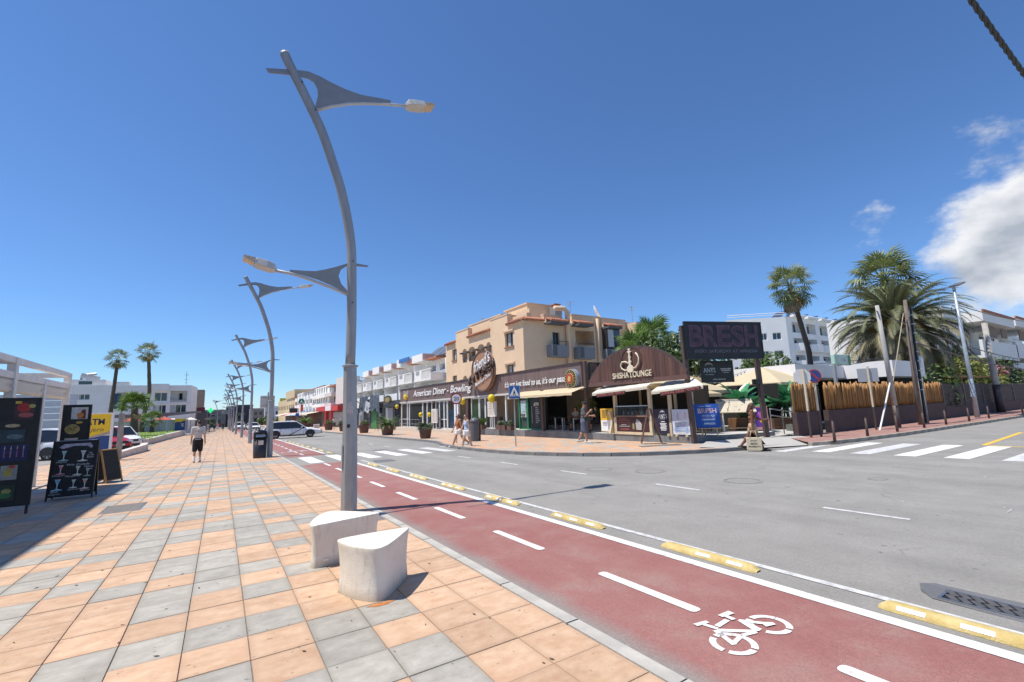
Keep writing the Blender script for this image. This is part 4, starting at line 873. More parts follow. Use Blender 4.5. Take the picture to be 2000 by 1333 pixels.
fan_palm('fan_palm', 'stocky bright green fan palm with a thick trunk on the lawn', (-8.1, 65.9, -.06), (-8.2, 65.9, 2.9), .38, .30, 34, 1.05, LEAFB, 4, seed=3, low=-4, group='palms on the left lawn')
fan_palm('fan_palm', 'tall slender fan palm rising behind the stocky one, taller of the two', (-9.9, 87, -.1), (-9.75, 87, 11.6), .30, .20, 24, 1.0, LEAF, 8, seed=5, low=-60, group='palms on the left lawn', lean=(.55, 0, 0))
fan_palm('fan_palm', 'slender fan palm with some yellowed fronds left of the taller palm', (-14.1, 90, 0), (-13.7, 90, 10.8), .30, .20, 22, 1.0, LEAF, 12, seed=6, low=-55, group='palms on the left lawn')
fan_palm('fan_palm', 'smallest young fan palm in front of the grey fence', (-8.35, 84, -.08), (-8.35, 84, 1.55), .28, .22, 26, .85, LEAFB, 4, seed=8, low=-30, group='palms on the left lawn')
# grey fence behind the lawn, boards picked apart
t = thing('boundary_fence', 'pale grey board fence behind the lawn palms', 'fence', (-13, 89, -.1)); FG = mat('fence_grey', (.50, .475, .46), .8, .06, 2, objvar=.05)
for k in range(11):
    x0 = -24 + 1.78 * k
    for j in range(4): part('board', MB().bb(x0, x0 + 1.70, 89, 89.06, -.2 + .44 * j, .225 + .44 * j), FG, t)
    part('post', MB().bb(x0 + 1.70, x0 + 1.78, 88.96, 89.1, -.2, 1.6), FG, t)
# cash machine kiosk
t = thing('cash_kiosk', 'blue and yellow cash machine kiosk at the end of the lawn', 'kiosk', (-5.3, 87.6, -.1)); BL = pm(.015, .06, .22, .05)
part('body', MB().bb(-5.95, -4.70, 87.4, 88.4, -.15, 1.6), BL, t, bevel=.03); part('top', MB().prism([(0, .62), (.3, .78), (.65, .70), (1.26, .95), (1.26, 1.22), (0, 1.22)], (-5.955, 87.39, .45), (1, 0, 0), (0, 0, 1), .05), YELLOW, t); part('roof', MB().bb(-6.0, -4.65, 87.36, 88.45, 1.6, 1.70), YELLOW, t); part('screen', MB().bb(-5.6, -5.3, 87.36, 87.4, .75, .95), GLASS, t); part('keypad', MB().bb(-5.1, -4.85, 87.34, 87.4, .5, .62), SIGNW, t)
part('notice', MB().bb(-5.15, -4.88, 87.36, 87.4, .78, .92), SIGNW, t)
solo('sign_post', MB().cyl((-6.25, 80, -.1), (-6.25, 80, 1.6), .09), mat('blue_grey_post', (.22, .30, .38), .5), 'short blue grey post standing on the lawn before the kiosk', 'post')
# ---------------------------------------------------------------- windows helper for buildings
FRW = mat('window_frame_white', (.74, .74, .72), .5); CURT = mat('curtain', (.42, .43, .42), .9, .2, 3)
def window(parent, O, U, V, u0, u1, v0, v1, depth, n=2, fm=FRW, gm=GLASS, curtain=0.0, name='window', fw=.05, seed=0):
    O = Vector(O); U = Vector(U); V = Vector(V); Nn = U.cross(V); P = lambda u, v, d: O + U * u + V * v - Nn * d
    pane = part(name, MB().quad(P(u0, v0, depth), P(u1, v0, depth), P(u1, v1, depth), P(u0, v1, depth)), gm, parent)
    fr = MB(); M3 = Matrix((U, V, Nn)).transposed(); cu, cv = (u0 + u1) / 2, (v0 + v1) / 2; d0 = depth - .03
    for a, b, c, d in ((cu, v0 + fw / 2, u1 - u0, fw), (cu, v1 - fw / 2, u1 - u0, fw), (u0 + fw / 2, cv, fw, v1 - v0 - 2 * fw), (u1 - fw / 2, cv, fw, v1 - v0 - 2 * fw)): fr.box(P(a, b, d0), (c, d, .05), m=M3)
    for k in range(1, n): fr.box(P(u0 + (u1 - u0) * k / n, cv, d0), (fw, v1 - v0 - 2 * fw, .045), m=M3)
    part('frame', fr, fm, pane)
    if curtain:
        q = u0 + (u1 - u0) * curtain; part('curtain', MB().quad(P(u0 + fw, v0 + fw, depth - .004), P(q, v0 + fw, depth - .004), P(q, v1 - fw, depth - .004), P(u0 + fw, v1 - fw, depth - .004)), CURT, pane)
    return pane
# ---------------------------------------------------------------- white apartment block on the left
t = thing('apartment_building', 'low white apartment block behind the left palms with a roof water heater', 'building', (-12, 105, gz(105))); Y0 = 105
LB = mat('block_white_render', (.80, .77, .73), .9, .04, .6); X = (1, 0, 0); Z = (0, 0, 1)  # plain warm white base colour of the block
wins = [(1.0, 3.4, 5.9, 7.3), (15.0, 16.1, 5.9, 7.2), (10.0, 12.2, 6.0, 7.6), (14.2, 16.4, 5.95, 7.6), (.8, 3.6, 2.8, 4.4), (14.2, 15.2, 3.2, 5.0), (15.4, 16.5, 3.2, 5.0)]
wins = [(.8, 3.0, 6.6, 7.6), (6.4, 7.9, 6.5, 7.9), (11.75, 13.65, 6.15, 7.75), (14.1, 16.6, 6.0, 8.0), (11.6, 13.6, 3.7, 5.5), (14.1, 16.6, 3.7, 5.5), (.8, 3.3, 3.2, 4.6)]
OB = (-22.2, Y0, -1.2)
mb = MB().wall(OB, X, Z, 17.2, 9.05, wins, .25); mb.quad((-5.0, Y0, -1.2), (-4.4, Y0 + 9, -1.2), (-4.4, Y0 + 9, 7.85), (-5.0, Y0, 7.85)); mb.quad((-22.2, Y0, 7.85), (-5, Y0, 7.85), (-4.4, Y0 + 9, 7.85), (-22.2, Y0 + 9, 7.85)); part('wall', mb, LB, t)
for k, w_ in enumerate(wins):
    if k == 3: continue
    window(t, OB, X, Z, *w_, .22, n=3 if k in (0, 4, 5, 6) else 2, curtain=(.45, .6, 0, .0, .5, .3, .5)[k], fw=.09)
bal = part('balcony', MB().wall((OB[0] + 14.1, Y0 + 1.4, 4.8), X, Z, 2.5, 2.0, [(1.1, 1.75, .0, 1.6)], .1, True), LB, t); part('door', MB().bb(-6.85, -6.4, Y0 + 1.3, Y0 + 1.38, 4.8, 6.4), DARK, bal); part('balcony_rail', MB().bb(-8.1, -5.6, Y0 - .05, Y0 + .02, 4.8, 5.15), mat('rail_grey', (.36, .35, .35), .6), bal)
part('balcony_side', MB().quad((-8.1, Y0, 4.8), (-8.1, Y0 + 1.4, 4.8), (-8.1, Y0 + 1.4, 6.8), (-8.1, Y0, 6.8)).quad((-5.6, Y0 + 1.4, 4.8), (-5.6, Y0, 4.8), (-5.6, Y0, 6.8), (-5.6, Y0 + 1.4, 6.8)).quad((-8.1, Y0, 6.8), (-8.1, Y0 + 1.4, 6.8), (-5.6, Y0 + 1.4, 6.8), (-5.6, Y0, 6.8)), LB, bal)
part('bay', MB().bb(-11.0, -8.35, Y0 - .5, Y0 - .02, 6.85, 8.1), LB, t); part('penthouse', MB().bb(-22.2, -17.4, Y0 + .5, Y0 + 6, 7.86, 8.9), LB, t); part('penthouse_window', MB().bb(-20.9, -19.2, Y0 + .46, Y0 + .5, 8.05, 8.6), GLASS, t); part('parapet', MB().bb(-16.0, -14.2, Y0 + .2, Y0 + 3, 7.86, 8.5), LB, t)
part('string_course', MB().bb(-11, -5.0, Y0 - .12, Y0 - .01, 4.45, 4.55), LB, t); part('air_conditioner', MB().bb(-16.3, -15.8, Y0 - .35, Y0 - .02, 4.1, 4.5), BLACK, t)
h = part('water_heater', MB().cyl((-20.2, Y0 + 1.6, 9.75), (-18.9, Y0 + 1.6, 9.95), .24), STEEL, t); part('collector', MB().box((-19.6, Y0 + 1.2, 9.3), (2.6, .1, .9), m=Matrix.Rotation(R(15), 3, 'Y')), mat('pale_panel', (.5, .5, .5), .4), h); part('chimney', MB().cyl((-20.9, Y0 + 2, 8.9), (-20.9, Y0 + 2, 9.6), .16), BLACK, t)
an = part('aerial', MB().cyl((-6.0, Y0 + 2, 7.85), (-6.0, Y0 + 2, 10.6), .05, n=5), GALV, t); part('aerial_bars', MB().bb(-6.4, -5.6, Y0 + 1.98, Y0 + 2.02, 9.9, 9.96).bb(-6.3, -5.7, Y0 + 1.98, Y0 + 2.02, 9.0, 9.06).bb(-6.25, -5.75, Y0 + 1.98, Y0 + 2.02, 8.4, 8.46), GALV, an)
# canopies, parasols, distant shops on the left
CAN = mat('canopy_grey', (.17, .175, .18), .6, .1, 2)
t = thing('carport', 'dark grey sloping canopy roof below the white block', 'canopy', (-8, 94, gz(94))); part('roof', MB().prism([(-16.5, 2.55), (-9.6, 2.65), (-3.0, 2.85), (-3.0, 2.60), (-9.6, 2.0), (-16.5, 2.2)], (0, 97, 0), X, Z, 4.0), CAN, t)
for x in (-15.5, -11, -7.5, -3.6): part('post', MB().bb(x - .08, x + .08, 93.4, 93.6, -1, 2.4), CAN, t)
def parasol(name, label, c, r, z0, z1, m, group=None, sq=True, pole=True, gzv=0):
    t = thing(name, label, 'parasol', (c[0], c[1], gzv), group=group); n = 8; ring = []
    for k in range(n):
        a = PI / 4 * k + PI / 4; f = 1.0 if (k % 2 == 0 or not sq) else .72; ring.append((r * f * math.cos(a), r * f * math.sin(a)))
    for k in range(n):
        a, b = ring[k], ring[(k + 1) % n]; part('panel', MB().ngon([(0, 0, z1 - gzv), (a[0] * .5, a[1] * .5, (z0 * .44 + z1 * .56) - gzv - .02), (a[0], a[1], z0 - gzv), (b[0], b[1], z0 - gzv), (b[0] * .5, b[1] * .5, (z0 * .44 + z1 * .56) - gzv - .02)]), m, t, local=True)
    v = MB()
    for k in range(n): a, b = ring[k], ring[(k + 1) % n]; v.quad((a[0], a[1], z0 - gzv), (b[0], b[1], z0 - gzv), (b[0], b[1], z0 - gzv - .14), (a[0], a[1], z0 - gzv - .14))
    part('valance', v, m, t, local=True)
    if pole: part('pole', MB().cyl((0, 0, 0), (0, 0, z1 - gzv + .05), .035), mat('pole_grey', (.3, .3, .3), .5), t, local=True)
    for k in range(4): a = ring[k * 2]; part('rib', MB().beam((0, 0, z1 - gzv - .08), (a[0] * .98, a[1] * .98, z0 - gzv - .03), .02), BLACK, t, local=True)
    return t
RC = mat('coral_canvas', (.62, .13, .10), .9, .05, 2, trans=.2)
for k, (x, y) in enumerate(((-11.6, 91.5), (-7.8, 92))): parasol('parasol', ('coral red parasol above the fence, left of the two', 'coral red parasol above the fence behind the smallest palm')[k], (x, y), 1.75, 1.55, 2.1, RC, 'coral parasols behind the fence', gzv=-.9)
for k, (x, y) in enumerate(((-6.6, 93), (-4.2, 92))): parasol('parasol', ('small white parasol showing over the fence', 'white parasol beside the cash kiosk')[k], (x, y), 1.2, 1.45, 1.85, WCANVAS, 'white parasols behind the fence', gzv=-.9)
t = thing('advert_panel', 'tall blue and cream advertising panel behind the slender palm', 'sign', (-11.8, 78, 1)); part('blue_side', MB().bb(-11.85, -11.2, 78, 78.2, 3.2, 5.2), pm(.02, .05, .16, .05), t); part('cream_side', MB().bb(-11.2, -10.6, 78, 78.25, 3.1, 5.3), pm(.42, .36, .28, .3), t); part('post', MB().cyl((-11.1, 78.3, -.5), (-11.1, 78.3, 3.2), .08), GALV, t)
t = thing('dark_shop', 'dark low shop with a maroon fascia past the white block', 'building', (-3.6, 118, gz(118))); part('wall', MB().bb(-6, -2.6, 118, 126, -1.3, 3.0), mat('dark_wall', (.10, .10, .11), .8), t); part('fascia', MB().bb(-6.2, -3.0, 117.8, 118, 3.0, 3.9), pm(.13, .02, .035), t); part('awning', MB().bb(-3.0, -1.8, 117, 119, 1.4, 1.5), WCANVAS, t)
solo('tan_block', MB().bb(-6.0, -4.2, 150, 156, -1.5, 9.3), mat('tan_far', (.30, .22, .17), .9, .1, 1), 'brown block peeking out behind the white apartment block', 'building')
GRN = mat('green_cross', (.02, .45, .14), .4, emit=((.02, .6, .2), 1.2))
t = thing('pharmacy_sign', 'bright green cross sign on a pole down the left pavement', 'sign', (-1.85, 110, gz(110))); part('cross', MB().bb(-2.35, -1.4, 110, 110.2, 2.95, 3.3).bb(-2.05, -1.7, 109.99, 110.21, 2.62, 2.95).bb(-2.05, -1.7, 109.99, 110.21, 3.3, 3.63), GRN, t); part('pole', MB().cyl((-1.87, 110.1, -1.1), (-1.87, 110.1, 2.62), .09), CAN, t)
# ---------------------------------------------------------------- buildings closing the street
r_ = random.Random(9)
FD = [(-9, 1.5, 215, 4.6, (.16, .155, .16)), (1.5, 5.2, 216, 5.8, (.055, .055, .06)), (5.2, 11, 220, 6.4, (.07, .07, .08)), (11, 15, 218, 4.8, (.25, .22, .2)), (15, 21.5, 214, 5.4, (.55, .57, .6)), (-18, -9, 219, 4.2, (.3, .28, .27)), (21.5, 30, 222, 6.4, (.5, .46, .4))]
names = ['grey low building closing the street, left of the dark one', 'dark building closing the street behind the lamp row', 'larger black fronted building closing the street', 'brown low building between the black and white ones at the street end', 'white fronted shop closing the street with a flat parapet', 'grey shed at the far left end of the street', 'cream building at the far right end of the street']
for k, (a, b, y, h, c) in enumerate(FD):
    t = thing('distant_building', names[k], 'building', ((a + b) / 2, y, gz(y)), group='buildings closing the street'); part('wall', MB().bb(a, b, y, y + 8, -2.6, h), mat('far_%d' % k, c, .9, .15, .5), t); part('parapet', MB().bb(a - .1, b + .1, y - .15, y, h - .5, h + .15), mat('farp_%d' % k, tuple(min(1, q * 1.3) for q in c), .9), t)
    for j in range(int((b - a) / 1.8)): part('window', MB().bb(a + .5 + 1.8 * j, a + 1.7 + 1.8 * j, y - .06, y, -1.6, .9), GLASS, t)
    for j in range(int((b - a) / 1.8)): part('upper_window', MB().bb(a + .5 + 1.8 * j, a + 1.5 + 1.8 * j, y - .05, y, 2.2, 3.4), GLASS, t)
for k in range(9):
    x = -12 + 4.2 * k + r_.uniform(-1, 1); y = r_.uniform(178, 205); bush('street_tree', 'distant green tree at the end of the street, number %s from the left' % ('one two three four five six seven eight nine'.split()[k]), 'tree', (x if x < -1 or x > 11 else (11.5 + k * .9), y, gz(y)), (1.1, 1.1), r_.uniform(2.6, 4.0), 500, .32, (G1, G2)[k % 2], 40 + k, 1.0, 7, group='distant street trees')
# ---------------------------------------------------------------- corner platform, diner front
XW = (0, -1, 0); UP = (0, 0, 1); XV = (1, 0, 0)
STONE = mat('grey_stone_facing', (.17, .175, .18), .6, .25, 1.6, .2, 40, objvar=.12); TERR = mat('terrace_floor', (.50, .49, .46), .8, .1, 1.5)
def planks_mat():
    m, nt, p = newmat('brown_composite', .6); P = pos_nodes(nt); s_ = nt.nodes.new('ShaderNodeSeparateXYZ'); nt.links.new(P, s_.inputs[0])
    u = nmath(nt, 'DIVIDE', nmath(nt, 'ADD', s_.outputs[1], s_.outputs[0]), .145); fu = nmath(nt, 'FLOOR', u); wn = nt.nodes.new('ShaderNodeTexWhiteNoise'); wn.noise_dimensions = '1D'; nt.links.new(fu, wn.inputs['W'])
    g = nnoise(nt, P, 6, 5, .6, (3, 3, .3)); col = nmix(nt, nmath(nt, 'ADD', nmath(nt, 'MULTIPLY', wn.outputs['Value'], .5), nmath(nt, 'MULTIPLY', g, .5)), (.135, .088, .078), (.205, .140, .122))
    e = nrange(nt, nmath(nt, 'ABSOLUTE', nmath(nt, 'SUBTRACT', nmath(nt, 'FRACT', u), .5)), .46, .49); nt.links.new(nmix(nt, nmath(nt, 'MULTIPLY', e, .5), col, (.05, .03, .027)), p.inputs['Base Color']); return m
PLK = planks_mat(); PLK2 = mat('weathered_plank', (.105, .050, .038), .7, .35, 3, .3, 25, stretch=(5, 5, .35), objvar=.28); CREAMW = mat('cream_wood', (.60, .50, .34), .7, .12, 3, .1, 20); BROWNP = mat('brown_post', (.085, .055, .046), .6, .15, 4)
plat = thing('terrace_platform', 'raised grey stone terrace in front of the corner restaurants', 'terrace', (16, 14, .1))
PP = [(15.95, 31.2), (15.95, 11.87), (20.1, 10.86), (21.6, 12.2), (30, 12.2), (30, 31.2)]
part('floor', MB().ngon([(x, y, .222) for x, y in PP]), TERR, plat)
pr = [(15.95, y0, 15.95, y1) for y0, y1 in zip([31.2 - 1.38 * k for k in range(14)], [31.2 - 1.38 * (k + 1) for k in range(14)])] + [(15.95 + .83 * k, 11.87 - .202 * k, 15.95 + .83 * (k + 1), 11.87 - .202 * (k + 1)) for k in range(5)] + [(20.1, 10.86, 21.6, 12.2)]
for x0, y0, x1, y1 in pr: o = part('facing_slab', MB().beam((x0, y0, .02), (x1, y1, .02), .07, .40), STONE, plat); o.scale = (1, 1, 1)
din = thing('diner_building', 'single storey diner with a long brown fascia sign and glazed front', 'building', (17, 33, -.2))
part('fascia', MB().bb(16.2, 16.5, 18.62, 48.2, 2.60, 3.88), PLK, din); part('fascia_return', MB().bb(16.5, 19.2, 18.60, 18.75, 2.60, 3.86), PLK, din); part('coping', MB().bb(16.14, 16.6, 18.56, 48.26, 3.88, 3.95), DKBROWN, din); part('soffit_strip', MB().bb(16.16, 16.46, 18.7, 48.2, 2.46, 2.597), mat('pale_strip', (.55, .53, .50), .6), din)
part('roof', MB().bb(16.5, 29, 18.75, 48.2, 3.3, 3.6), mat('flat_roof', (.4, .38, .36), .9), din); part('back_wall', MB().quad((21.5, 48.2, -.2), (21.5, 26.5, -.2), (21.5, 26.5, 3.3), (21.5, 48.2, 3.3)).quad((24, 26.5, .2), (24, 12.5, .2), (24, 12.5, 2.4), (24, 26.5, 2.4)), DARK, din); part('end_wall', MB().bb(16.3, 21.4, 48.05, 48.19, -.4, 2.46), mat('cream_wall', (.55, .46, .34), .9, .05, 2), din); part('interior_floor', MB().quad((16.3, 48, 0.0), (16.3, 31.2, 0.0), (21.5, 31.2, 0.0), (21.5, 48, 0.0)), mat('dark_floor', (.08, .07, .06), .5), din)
part('step', MB().bb(15.75, 16.35, 31.25, 48.3, -.5, .0), mat('cream_step', (.58, .50, .40), .8, .08, 3), din)
SG = glassmat('shop_glass', (.03, .04, .04), .42); SGG = glassmat('green_shop_glass', (.03, .10, .04), .55)
panes = [(46.35, 48.0, SG), (45.75, 46.25, SG), (42.05, 45.6, SG), (40.9, 41.9, SG), (39.75, 40.8, SG), (38.0, 38.75, SG), (37.0, 37.9, SG), (36.35, 36.9, SG), (34.85, 36.2, SG), (30.55, 31.75, SGG), (29.6, 30.4, SG), (28.6, 29.5, SG)]
for k, (a, b, g) in enumerate(panes):
    z0 = .02 if b > 31.5 else .22; pn = part('glass_pane', MB().quad((16.36, b, z0), (16.36, a, z0), (16.36, a, 2.45), (16.36, b, 2.45)), g, din)
    fr = MB(); w_ = .035
    for y in (a, b): fr.bb(16.31, 16.41, y - w_, y + w_, z0, 2.45)
    for z in (z0 + .03, 2.40): fr.bb(16.31, 16.41, a + w_, b - w_, z - .03, z + .03)
    if k in (0, 1, 6, 7): fr.bb(16.31, 16.41, a + w_, b - w_, .78, .84)
    part('frame', fr, WHITEM, pn)
part('door_frame', MB().bb(16.26, 16.42, 34.0, 34.75, .02, 2.45), WHITEM, din); part('brown_column', MB().bb(16.2, 16.45, 32.1, 32.5, 0, 2.46), BROWNP, din); part('brown_column', MB().bb(16.15, 16.45, 27.3, 27.75, .22, 1.02), BROWNP, din); part('steel_column', MB().bb(16.3, 16.4, 26.6, 26.72, .22, 2.46), WHITEM, din)
part('drinks_poster', MB().bb(16.42, 16.44, 35.0, 36.0, .1, 1.6), pm(.06, .12, .32), din)
rl = MB(); 
for z in (.36, .80): rl.cyl((16.05, 47.9, z), (16.05, 42.2, z), .02, n=6)
for k in range(7): rl.cyl((16.05, 47.9 - .95 * k, 0), (16.05, 47.9 - .95 * k, .8), .016, n=6)
part('guard_rail', rl, STEEL, din)
SCR = dict(shear=.22, off=.004)
fit_text('lettering', 'American Diner - Bowling', din, SIGNW, (16.16, 37.65, 3.22), XW, UP, 12.6, .78, ext=.05, split=True, **SCR)
fit_text('lettering', "it's not just food to us, it's our pass", din, SIGNW, (16.16, 23.15, 3.10), XW, UP, 6.5, .50, ext=.04, split=True, **SCR)
for k in range(5): part('logo_stroke', MB().beam((16.15, 46.9 - .3 * k, 3.05 + .08 * (k % 2)), (16.15, 46.75 - .3 * k, 3.72 - .1 * (k % 3)), .05, .06, up=(1, 0, 0)), SIGNW, din)
part('logo_cup', MB().lathe((16.1, 46.1, 2.78), [(.03, 0), (.22, .12), (.24, .34), (.16, .55)], 14), YELLOW, din)
# black frame lantern at the fascia end
mb = MB()
for y, z in ((18.5, 2.95), (18.5, 3.85)): mb.bb(16.6, 18.6, 18.35, 18.5, z, z + .05)
for x in (16.6, 17.25, 17.95, 18.55): mb.bb(x, x + .05, 18.35, 18.5, 2.95, 3.85)
part('black_grille', mb.bb(16.6, 18.6, 18.36, 18.5, 3.4, 3.44), BLACK, din)
# round sign on the fascia
rs = thing('round_sign', 'large round brown sign with white script and dark bulb letters above the fascia', 'sign', (16.0, 29.1, 2.9))
RB = mat('sign_tan', (.36, .19, .11), .6, .1, 2); part('disc', MB().prism(ell(0, 0, 1.62, 1.48, 48), (16.12, 29.1, 4.34), XW, UP, .22), RB, rs); ring_ = MB()
E1, E2 = ell(0, 0, 1.66, 1.52, 48), ell(0, 0, 1.56, 1.42, 48)
for k in range(48): a, b, c, d = E1[k], E1[(k + 1) % 48], E2[(k + 1) % 48], E2[k]; ring_.prism([d, a, b, c], (15.92, 29.1, 4.34), XW, UP, .06)
part('rim', ring_, mat('sign_rim', (.10, .055, .04), .5), rs)
TD = Vector((0, -1, .30)).normalized(); TU = Vector((0, .30, 1)).normalized()
fit_text('lettering', "friend's", rs, SIGNW, (15.88, 29.1, 5.02), TD, TU, 2.5, .80, ext=.06, split=True, shear=.25, off=.0); fit_text('lettering', 'American Diner', rs, SIGNW, (15.86, 28.95, 3.72), TD, TU, 2.6, .28, ext=.04, shear=.25)
LB_ = mat('marquee_dark', (.05, .028, .022), .5); BULB = mat('bulb', (.60, .52, .42), .3)
for k, ch in enumerate('KITCHEN'):
    c = Vector((15.86, 29.12, 4.20)) + TD * (-1.80 + .60 * k); b = fit_text('bulb_letter', ch, rs, LB_, c, TD, TU, .44 if ch != 'I' else .14, .60, ext=.14, off=.02)
    for j in range(4): part('bulb', MB().lathe(tuple(c + TD * ((-.15, .15, -.15, .15)[j] if ch != 'I' else 0) + TU * (-.22 + .145 * j) + Vector((-.155, 0, 0))), [(.0, -.02), (.02, 0), (0, .02)], 6, False), BULB, b)
# brewery style round emblem
em = thing('round_emblem', 'round black gold and red beer emblem at the right end of the fascia', 'sign', (16.0, 19.25, 2.6))
for k, (r1, c) in enumerate(((.52, (.25, .32, .45)), (.50, (.55, .42, .10)), (.455, (.015, .02, .03)), (.30, (.60, .45, .14)), (.27, (.42, .05, .03)))): part('disc', MB().prism(ell(0, 0, r1, r1, 32), ((16.2 if k == 0 else 15.985 - .02 * k), 19.25, 3.08), XW, UP, .21 if k == 0 else .022), pm(*c, .05), em)
mb = MB().prism([(-.10, -.16), (.10, -.16), (.12, .02), (.06, .14), (-.08, .12), (-.13, -.02)], (15.882, 19.25, 3.08), XW, UP, .02); part('figure', mb, pm(.55, .38, .10), em)
for j in range(16): a = 2 * PI * j / 16; part('letter', MB().prism([(.375 * math.cos(a) - .02, .375 * math.sin(a) - .03), (.375 * math.cos(a) + .02, .375 * math.sin(a) - .03), (.375 * math.cos(a) + .02, .375 * math.sin(a) + .03), (.375 * math.cos(a) - .02, .375 * math.sin(a) + .03)], (15.923, 19.25, 3.08), XW, UP, .012), pm(.6, .48, .2), em)
# terrace awning and posts
aw = thing('terrace_awning', 'cream canvas awning sloping out below the diner fascia', 'awning', (15.8, 21, 2.4)); mb = MB(); n = 12
for k in range(n + 1):
    y = 24.2 - 6.2 * k / n; mb.v += [(16.2, y, 2.60), (15.55, y, 2.47 - .02 * (k % 2)), (14.95, y, 2.28), (14.94, y, 2.14 + .02 * (k % 2))]
for k in range(n):
    for j in range(3): i = k * 4 + j; mb.f.append((i, i + 1, i + 5, i + 4))
o = part('canvas', mb, CANVAS, aw); o.modifiers.new('s', 'SOLIDIFY').thickness = .015
for k, (x, y, zt) in enumerate(((15.98, 21.95, 2.6), (15.98, 18.05, 3.9))): solo('timber_post', MB().bb(x - .08, x + .08, y - .08, y + .08, .2, zt), BROWNP, ('brown square post holding the diner awning', 'taller brown square post beside the arched sign')[k], 'post')
# green cash machine booth
t = thing('cash_machine', 'green framed cash machine booth with a black lettered panel', 'cash machine', (16.3, 23.8, .2)); GF = mat('cash_green', (.015, .19, .075), .4); part('panel', MB().bb(16.5, 16.7, 22.4, 24.15, .22, 2.25), pm(.012, .013, .014), t); part('machine', MB().bb(16.5, 17.2, 24.2, 25.15, .22, 2.25), pm(.06, .07, .07), t)
part('frame', MB().bb(16.4, 16.56, 25.08, 25.22, .22, 2.3).bb(16.4, 16.56, 24.12, 24.26, .22, 2.3).bb(16.4, 16.56, 22.4, 25.22, 2.2, 2.34).bb(16.42, 16.54, 22.4, 25.2, .22, .30), GF, t); part('screen_surround', MB().bb(16.42, 16.5, 24.36, 24.98, .98, 2.05), pm(.42, .45, .45), t); part('screen', MB().bb(16.40, 16.42, 24.44, 24.90, 1.35, 1.85), pm(.35, .55, .62), t); part('keypad', MB().bb(16.36, 16.42, 24.5, 24.9, 1.05, 1.2), pm(.10, .10, .10), t)
f = Face(t, (16.49, 24.15, .22), XW, UP); f.text('ATM', .80, 1.55, .52, .22, SIGNW, off=.02)
for k in range(9): f.text('currency exchange'[: 10 + (k * 3) % 7], .98, 1.36 - .105 * k, .38, .045, pm(.45, .46, .46)) if False else f.rect('text_line', .72, .98 + .06 * (k % 4), 1.34 - .115 * k, 1.375 - .115 * k, pm(.45, .46, .46))
f.rect('light_strip', .33, .36, .4, 1.45, pm(.55, .57, .57))
# menu cases, balloons
for k, (y0, y1, z0, z1, x, lb) in enumerate(((37.5, 38.6, .53, 1.74, 15.85, 'white standing menu case by the diner doors'), (27.5, 28.55, 1.05, 2.10, 15.95, 'white menu case mounted on a brown post above the planters'))):
    t = thing('menu_case', lb, 'menu case', (x, (y0 + y1) / 2, 0)); part('case', MB().bb(x, x + .14, y0, y1, z0, z1), WHITEM, t); fc = Face(t, (x - .001, y1, z0), XW, UP); fc.rect('sheet', .07, y1 - y0 - .07, .07, z1 - z0 - .07, pm(.60, .55, .46, .08))
    for q in range(7): fc.rect('text_line', .2 + .06 * (q % 3), .55 + .08 * (q % 2), .2 + .12 * q, .225 + .12 * q, pm(.3, .22, .15))
    for y in (y0 + .25, y1 - .25): part('leg', MB().cyl((x + .07, y, .0), (x + .07, y, z0), .03, n=6), WHITEM, t)
for k, (y, z, r0) in enumerate(((47.9, 2.13, .20), (41.0, 1.26, .20), (38.9, 1.26, .18), (32.1, 2.23, .23), (27.6, 2.30, .27))):
    t = thing('balloon', 'yellow balloon ' + ('at the far left corner of the diner front', 'tied low by the diner railing', 'half hidden behind the standing menu case', 'hanging beside the open diner door', 'largest, above the post-mounted menu case')[k], 'balloon', (15.75, y, z), group='yellow balloons on the diner')
    part('skin', MB().lathe((0, 0, 0), [(r0 * math.cos(a) * (1 if a > 0 else .97), r0 * 1.12 * math.sin(a)) for a in [R(-88 + 22 * j) for j in range(9)]], 14), mat('balloon_yellow', (.72, .52, .015), .3), t, local=True, smooth=True); part('knot', MB().lathe((0, 0, -r0 * 1.18), [(.03, 0), (.012, .05)], 6), YELLOW, t, local=True); part('string', MB().cyl((0, 0, -r0 * 1.2), (.05, .02, -r0 * 1.2 - .5), .004, n=3), SIGNW, t, local=True)
# planter boxes with lavender-like shrubs
SHR = mat('grey_green_leaf', (.055, .085, .045), .6, 0, 3, col2=(.12, .155, .085)); PBX = mat('planter_brown', (.115, .062, .05), .7, .15, 4)
for k, y in enumerate((31.0, 30.25, 29.3, 26.7, 25.95, 25.45)):
    t = thing('planter_box', 'brown planter box of low shrubs before the diner, %s from the left' % ('first', 'second', 'third', 'fourth', 'fifth', 'sixth')[k], 'planter', (15.98 - .1, y, .2 if y < 31.2 else 0), group='planter boxes before the diner'); part('box', MB().bb(-.2, .2, -.34, .34, 0, .28), PBX, t, local=True)
    if k == 2:
        mb = MB(); q = random.Random(k)
        for _ in range(40): a = q.uniform(0, 6.28); l = q.uniform(.4, .8); d = Vector((math.cos(a) * .5, math.sin(a) * .5, 1)).normalized(); s_ = Vector((-d.y, d.x, 0)).normalized() * .018; b = Vector((q.uniform(-.1, .1), q.uniform(-.15, .15), .27)); mb.ngon([b - s_, b + s_, b + d * l * .6 + s_, b + d * l + Vector((d.x, d.y, -.3)) * .2, b + d * l * .6 - s_])
        part('grass', mb, LEAFB, t, local=True)
    else: part('shrub', leaf_cloud(clumps((0, 0, .42), (.12, .26, .06), 8, .16, k), 420, .055, k), SHR, t, local=True)
